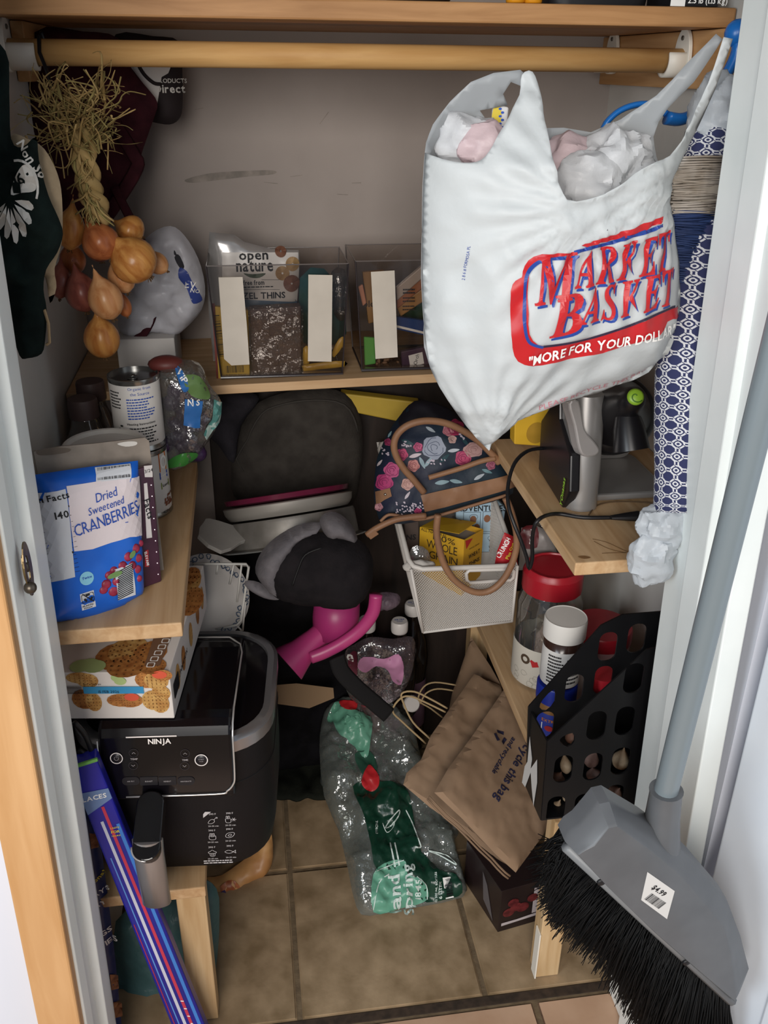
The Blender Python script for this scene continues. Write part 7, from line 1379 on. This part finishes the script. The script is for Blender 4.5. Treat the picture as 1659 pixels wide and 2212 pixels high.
b = B(); b.flat(psp, psp.P([(1147, 1590), (1152, 1640), (1149, 1660), (1163, 1640), (1163, 1690), (1155, 1742), (1151, 1700), (1149, 1668), (1137, 1700), (1130, 1690), (1136, 1655), (1142, 1645)]), .0022); b.done('torn_label', mat('torn_label', '#c9c6c2', .9), t)
b = B(); b.b2(nl.x, FX1, YN, YFf, ZRL+.001, ZRL+.004); b.done('floor_panel', FB, t)
GM = [mat('garlic_skin', '#b9a286', .6, c2='#94775a', ns=40, bump=.3, bs=60), mat('shallot_skin', '#a07a68', .5, c2='#7d5a4a', ns=40, bump=.3, bs=60), mat('garlic_pink', '#b7968c', .55, c2='#8a6a60', ns=40, bump=.3, bs=60)]
for i, (x, y, rx, ry, k, lab) in enumerate(((1200, 1745, 15, 24, 0, 'pale garlic bulb in the lowest slot next to the spine'), (1256, 1742, 17, 26, 0, 'pale garlic bulb in the middle lowest slot'), (1330, 1712, 18, 16, 1, 'reddish shallot in the lowest slot above the broom head'), (1222, 1652, 13, 22, 0, 'pale garlic clove in the slot left of the pinkish bulb'), (1206, 1680, 16, 12, 1, 'dark shallot under the pale clove by the spine'), (1278, 1640, 17, 20, 2, 'pinkish shallot in the middle slot'), (1282, 1672, 17, 14, 2, 'pinkish garlic clove at the bottom of the middle slot'), (1342, 1640, 20, 27, 0, 'large tan bulb in the slot closest to the jamb'), (1236, 1592, 16, 14, 1, 'brown shallot under the cut edge of the file'), (1226, 1722, 12, 10, 0, 'small garlic clove beside the lowest bulbs'))):
    c_ = onY(x, y, 1.108); s_ = 1/1350; b = B(); hgt = ry*s_; b.lathe([(.0005, hgt*1.45), (rx*s_*.18, hgt*1.1), (rx*s_*.5, hgt*.75), (rx*s_*.95, hgt*.2), (rx*s_, -hgt*.2), (rx*s_*.85, -hgt*.6), (rx*s_*.4, -hgt*.92), (.0005, -hgt)], 18, M.Translation(c_) @ M.Rotation(rn.uniform(-.5, .5), 4, 'Y') @ M.Rotation(rn.uniform(-.4, .4), 4, 'X')); tag(b.done('garlic_bulb' if k == 0 else 'shallot', GM[k], None, True), lab, 'garlic' if k == 0 else 'shallot', 'bulbs in the file box')

# ================================================================== broom
YBm = .725; pbm = upright((0, YBm, .6)); GP = mat('broom_grey', '#5c5e61', .36, c2='#55575a', ns=20); t = thing('broom', 'grey plastic broom with black bristles and a price sticker', 'broom', pbm.px(1400, 2200))
outer = [(1220, 1818), (1232, 1800), (1252, 1786), (1294, 1736), (1316, 1731), (1396, 1778), (1462, 1826), (1500, 1862), (1572, 1946), (1600, 2020), (1619, 2092), (1608, 2118), (1576, 2153), (1500, 2090), (1400, 2000), (1300, 1900)]
inner = [(1236, 1815), (1250, 1806), (1270, 1796), (1300, 1758), (1318, 1754), (1390, 1808), (1440, 1850), (1470, 1880), (1545, 1972), (1560, 2030), (1570, 2110), (1573, 2122), (1570, 2130), (1500, 2070), (1400, 1982), (1300, 1885)]
rim_ = [(1220, 1818), (1576, 2153)]
b = B(); o_, i_ = pbm.P(outer), pbm.P(inner); n = len(o_)
mixp = lambda f: [(u*(1-f)+p[0]*f, v*(1-f)+p[1]*f) for (u, v), p in zip(i_, o_)]
S = [[pbm.pt(u, v, d_) for u, v in mixp(f)] for f, d_ in ((1, -.026), (1, -.006), (.97, .0), (.45, .013), (.16, .0195), (.05, .0215), (0, .022))]
loft(b, S); b.done('head', GP, t, True, bevel=0, auto=28)
b = B(); e0, e1 = pbm.uv(1222, 1822), pbm.uv(1577, 2155); b.tube([pbm.pt(*e0, .004), pbm.pt((e0[0]+e1[0])/2, (e0[1]+e1[1])/2, .004), pbm.pt(*e1, .004)], .0075, 8); b.done('lip', mat('broom_lip', '#727476', .4), t, True)
nk0, nk1 = pbm.px(1430, 1850, -.012), pbm.px(1449, 1722, -.012); b = B(); b.tube([nk0, nk0.lerp(nk1, .5), nk1.lerp(nk0, .06), nk1], [.026, .0205, .0185, .0195], 20); b.done('socket', GP, t, True, auto=40)
hd = (onY(1578, 1150, YBm-.012) - nk1).normalized(); b = B(); b.tube([nk1 - hd*.01, nk1 + hd*.6, nk1 + hd*1.15], .0137, 20); b.done('handle', mat('handle_teal', '#7b858a', .35, .2), t, True, auto=50)
b = B(); b.ball(nk1 + hd*1.15, .0137, 16, 10); b.done('handle_cap', GP, t, True)
for x, y in ((1291, 1888), (1474, 2061)): b = B(); b.lathe([(.005, 0), (.005, .003), (.003, .004), (.0003, .004)], 14, pbm.mat(*pbm.uv(x, y), .010) if pbm.u.cross(pbm.w).dot(pbm.n) > 0 else pbm.mat()); b.done('rivet', mat('rivet_black', '#1a1a1d', .5), t, True)
stq = [(1382, 1851), (1440, 1892), (1424, 1952), (1369, 1911)]; b = B(); b.prism(pbm, pbm.P(stq), .0222, .0228); b.done('price_sticker', mat('sticker_paper', '#c9c7c4', .7), t)
sa_ = pbm.ang((1382, 1851), (1440, 1892)); b = B(); text(b, pbm, '$4.99', pbm.uv(1406, 1891), w=.024, base='sb', d=.0234, ang=sa_); bars(b, pbm, pbm.uv(1399, 1913), .03, .012, 18, .0234, sa_); b.done('sticker_print', INK(), t, kind='stuff')
b = B(); rn = random.Random(12); tips = [(1180, 1890), (1176, 1950), (1200, 2010), (1260, 2060), (1320, 2130), (1365, 2200), (1400, 2290), (1480, 2380), (1590, 2420)]
tipc = smoothpoly(tips, 6, False); nt_ = len(tipc)-1
for i in range(2400):
    f = rn.random(); x0, y0 = 1222+(1577-1222)*f, 1822+(2155-1822)*f; q_ = f*nt_; k = int(q_); k = min(k, nt_-1); tx, ty = V(tipc[k]).lerp(V(tipc[k+1]), q_-k); g = rn.uniform(.82, 1.06) if f > .1 else rn.uniform(.7, 1.12)
    d0, d1 = rn.uniform(-.025, .0), rn.uniform(-.045, .012); tx, ty = x0+(tx-x0)*g + rn.gauss(0, 7), y0+(ty-y0)*g + rn.gauss(0, 7); mx, my = (x0+tx)/2 + rn.gauss(0, 5), (y0+ty)/2 + rn.gauss(4, 5)
    b.tube([pbm.px(x0, y0, d0), pbm.px(mx, my, (d0+d1)/2), pbm.px(tx, ty, d1)], [.0011, .0009, .0005], 3)
for i in range(46):
    a = rn.uniform(2.2, 4.4); x0, y0 = rn.uniform(1195, 1240), rn.uniform(1835, 1990); L_ = rn.uniform(15, 48)
    b.tube([pbm.px(x, y, .0) for x, y in smoothpoly([(x0, y0), (x0+L_*.6*math.cos(a), y0-L_*.5*math.sin(a)), (x0+L_*math.cos(a+.7), y0-L_*math.sin(a+.7))], 3, False)], .0005, 3)
b.done('bristles', mat('bristle_black', '#0c0c0d', .6, spec=.2), t, True, kind='stuff')
b = B(); b.prism(pbm, pbm.P([(1226, 1826), (1572, 2156), (1560, 2330), (1440, 2260), (1345, 2120), (1265, 2030), (1215, 1930), (1212, 1870)]), -.026, -.008); b.done('bristle_core', mat('bristle_core', '#0d0d0f', .9), t)

# ================================================================== things on the top shelf, just above the edge
zt = ZT0 + .0265; yt = 1.40
def ts_x(x): return onY(x, 6, yt+.03).x
x0, x1 = ts_x(585), ts_x(830); t = thing('serving_tray', 'white rimmed tray on the top shelf edge', 'tray', ((x0+x1)/2, yt+.14, zt)); B().lathe([(.07, 0), (.075, .001), ((x1-x0)/2, .012), ((x1-x0)/2+.002, .014), (.07, .004), (.0005, .004)], 40, M.Translation(((x0+x1)/2, yt+.004+(x1-x0)/2, zt))).done('tray', mat('tray_white', '#c9c4bc', .4), t, True)
x0, x1 = ts_x(835), ts_x(985); t = thing('dark_skillet', 'dark skillet with glass lid on the top shelf near the middle', 'skillet', ((x0+x1)/2, yt+.1, zt)); B().lathe([((x1-x0)/2*.86, 0), ((x1-x0)/2*.96, .006), ((x1-x0)/2, .05), ((x1-x0)/2*.97, .05), (.02, .004), (.0005, .004)], 40, M.Translation(((x0+x1)/2, yt+.004+(x1-x0)/2, zt))).done('pan', mat('skillet_dark', '#2a2422', .4), t, True)
for x, lab in ((1108, 'amber pill bottle on the top shelf, nearer the skillet'), (1145, 'amber pill bottle on the top shelf, nearer the black pan')):
    cx0 = ts_x(x); t = thing('pill_bottle', lab, 'bottle', (cx0, yt+.02, zt), 'amber bottles'); fr = M.Translation((cx0, yt+.018, zt)); B().lathe([(.0125, 0), (.0135, .002), (.0135, .06), (.012, .064)], 24, fr).done('body', mat('amber', '#cf8a1c', .2, spec=.6), t, True); B().lathe([(.0145, .062), (.0145, .078), (.0005, .078)], 24, fr).done('cap', mat('cap_white', '#cfcac6', .4), t, True, auto=35)
x0, x1 = ts_x(1172), ts_x(1405); t = thing('black_roasting_pan', 'wide black pan on the top shelf beside the amber bottles', 'pan', ((x0+x1)/2, yt+.12, zt)); b = B(); mx_ = (x0+x1)/2; hw = (x1-x0)/2
loft(b, [[V((x, y, zt)) for x, y in rrect(mx_-hw*.93, yt+.012, mx_+hw*.93, yt+.24, .03)], [V((x, y, zt+.05)) for x, y in rrect(mx_-hw, yt+.004, mx_+hw, yt+.25, .03)]]); b.done('pan', mat('pan_black', '#1c1c1f', .4), t, True, auto=40)
x0 = ts_x(1432); x1 = XR-.03; t = thing('black_carton', 'black and white carton marked 2.5 lb at the end of the top shelf', 'carton', ((x0+x1)/2, yt+.05, zt)); b = B(); b.b2(x0, x1, yt+.004, yt+.09, zt, zt+.20); b.done('carton', mat('carton_black', '#1b1b1e', .4), t, bevel=.001)
pbx = Pl((0, yt+.004, 0), (1, 0, 0), (0, 0, 1)); b = B(); b.flat(pbx, [(x0, zt), (x0+.022, zt), (x0+.022, zt+.2), (x0, zt+.2)], .0008); text(b, pbx, '2.5 lb (1.13 kg)', (x0+.056, zt+.0065), w=.06, base='sb', d=.0008); b.done('white_print', WHITE(), t)
# wrinkled fabric edge on the door frame hook
for o in list(D.objects):
    if o.type == 'EMPTY' and not o.children: D.objects.remove(o)
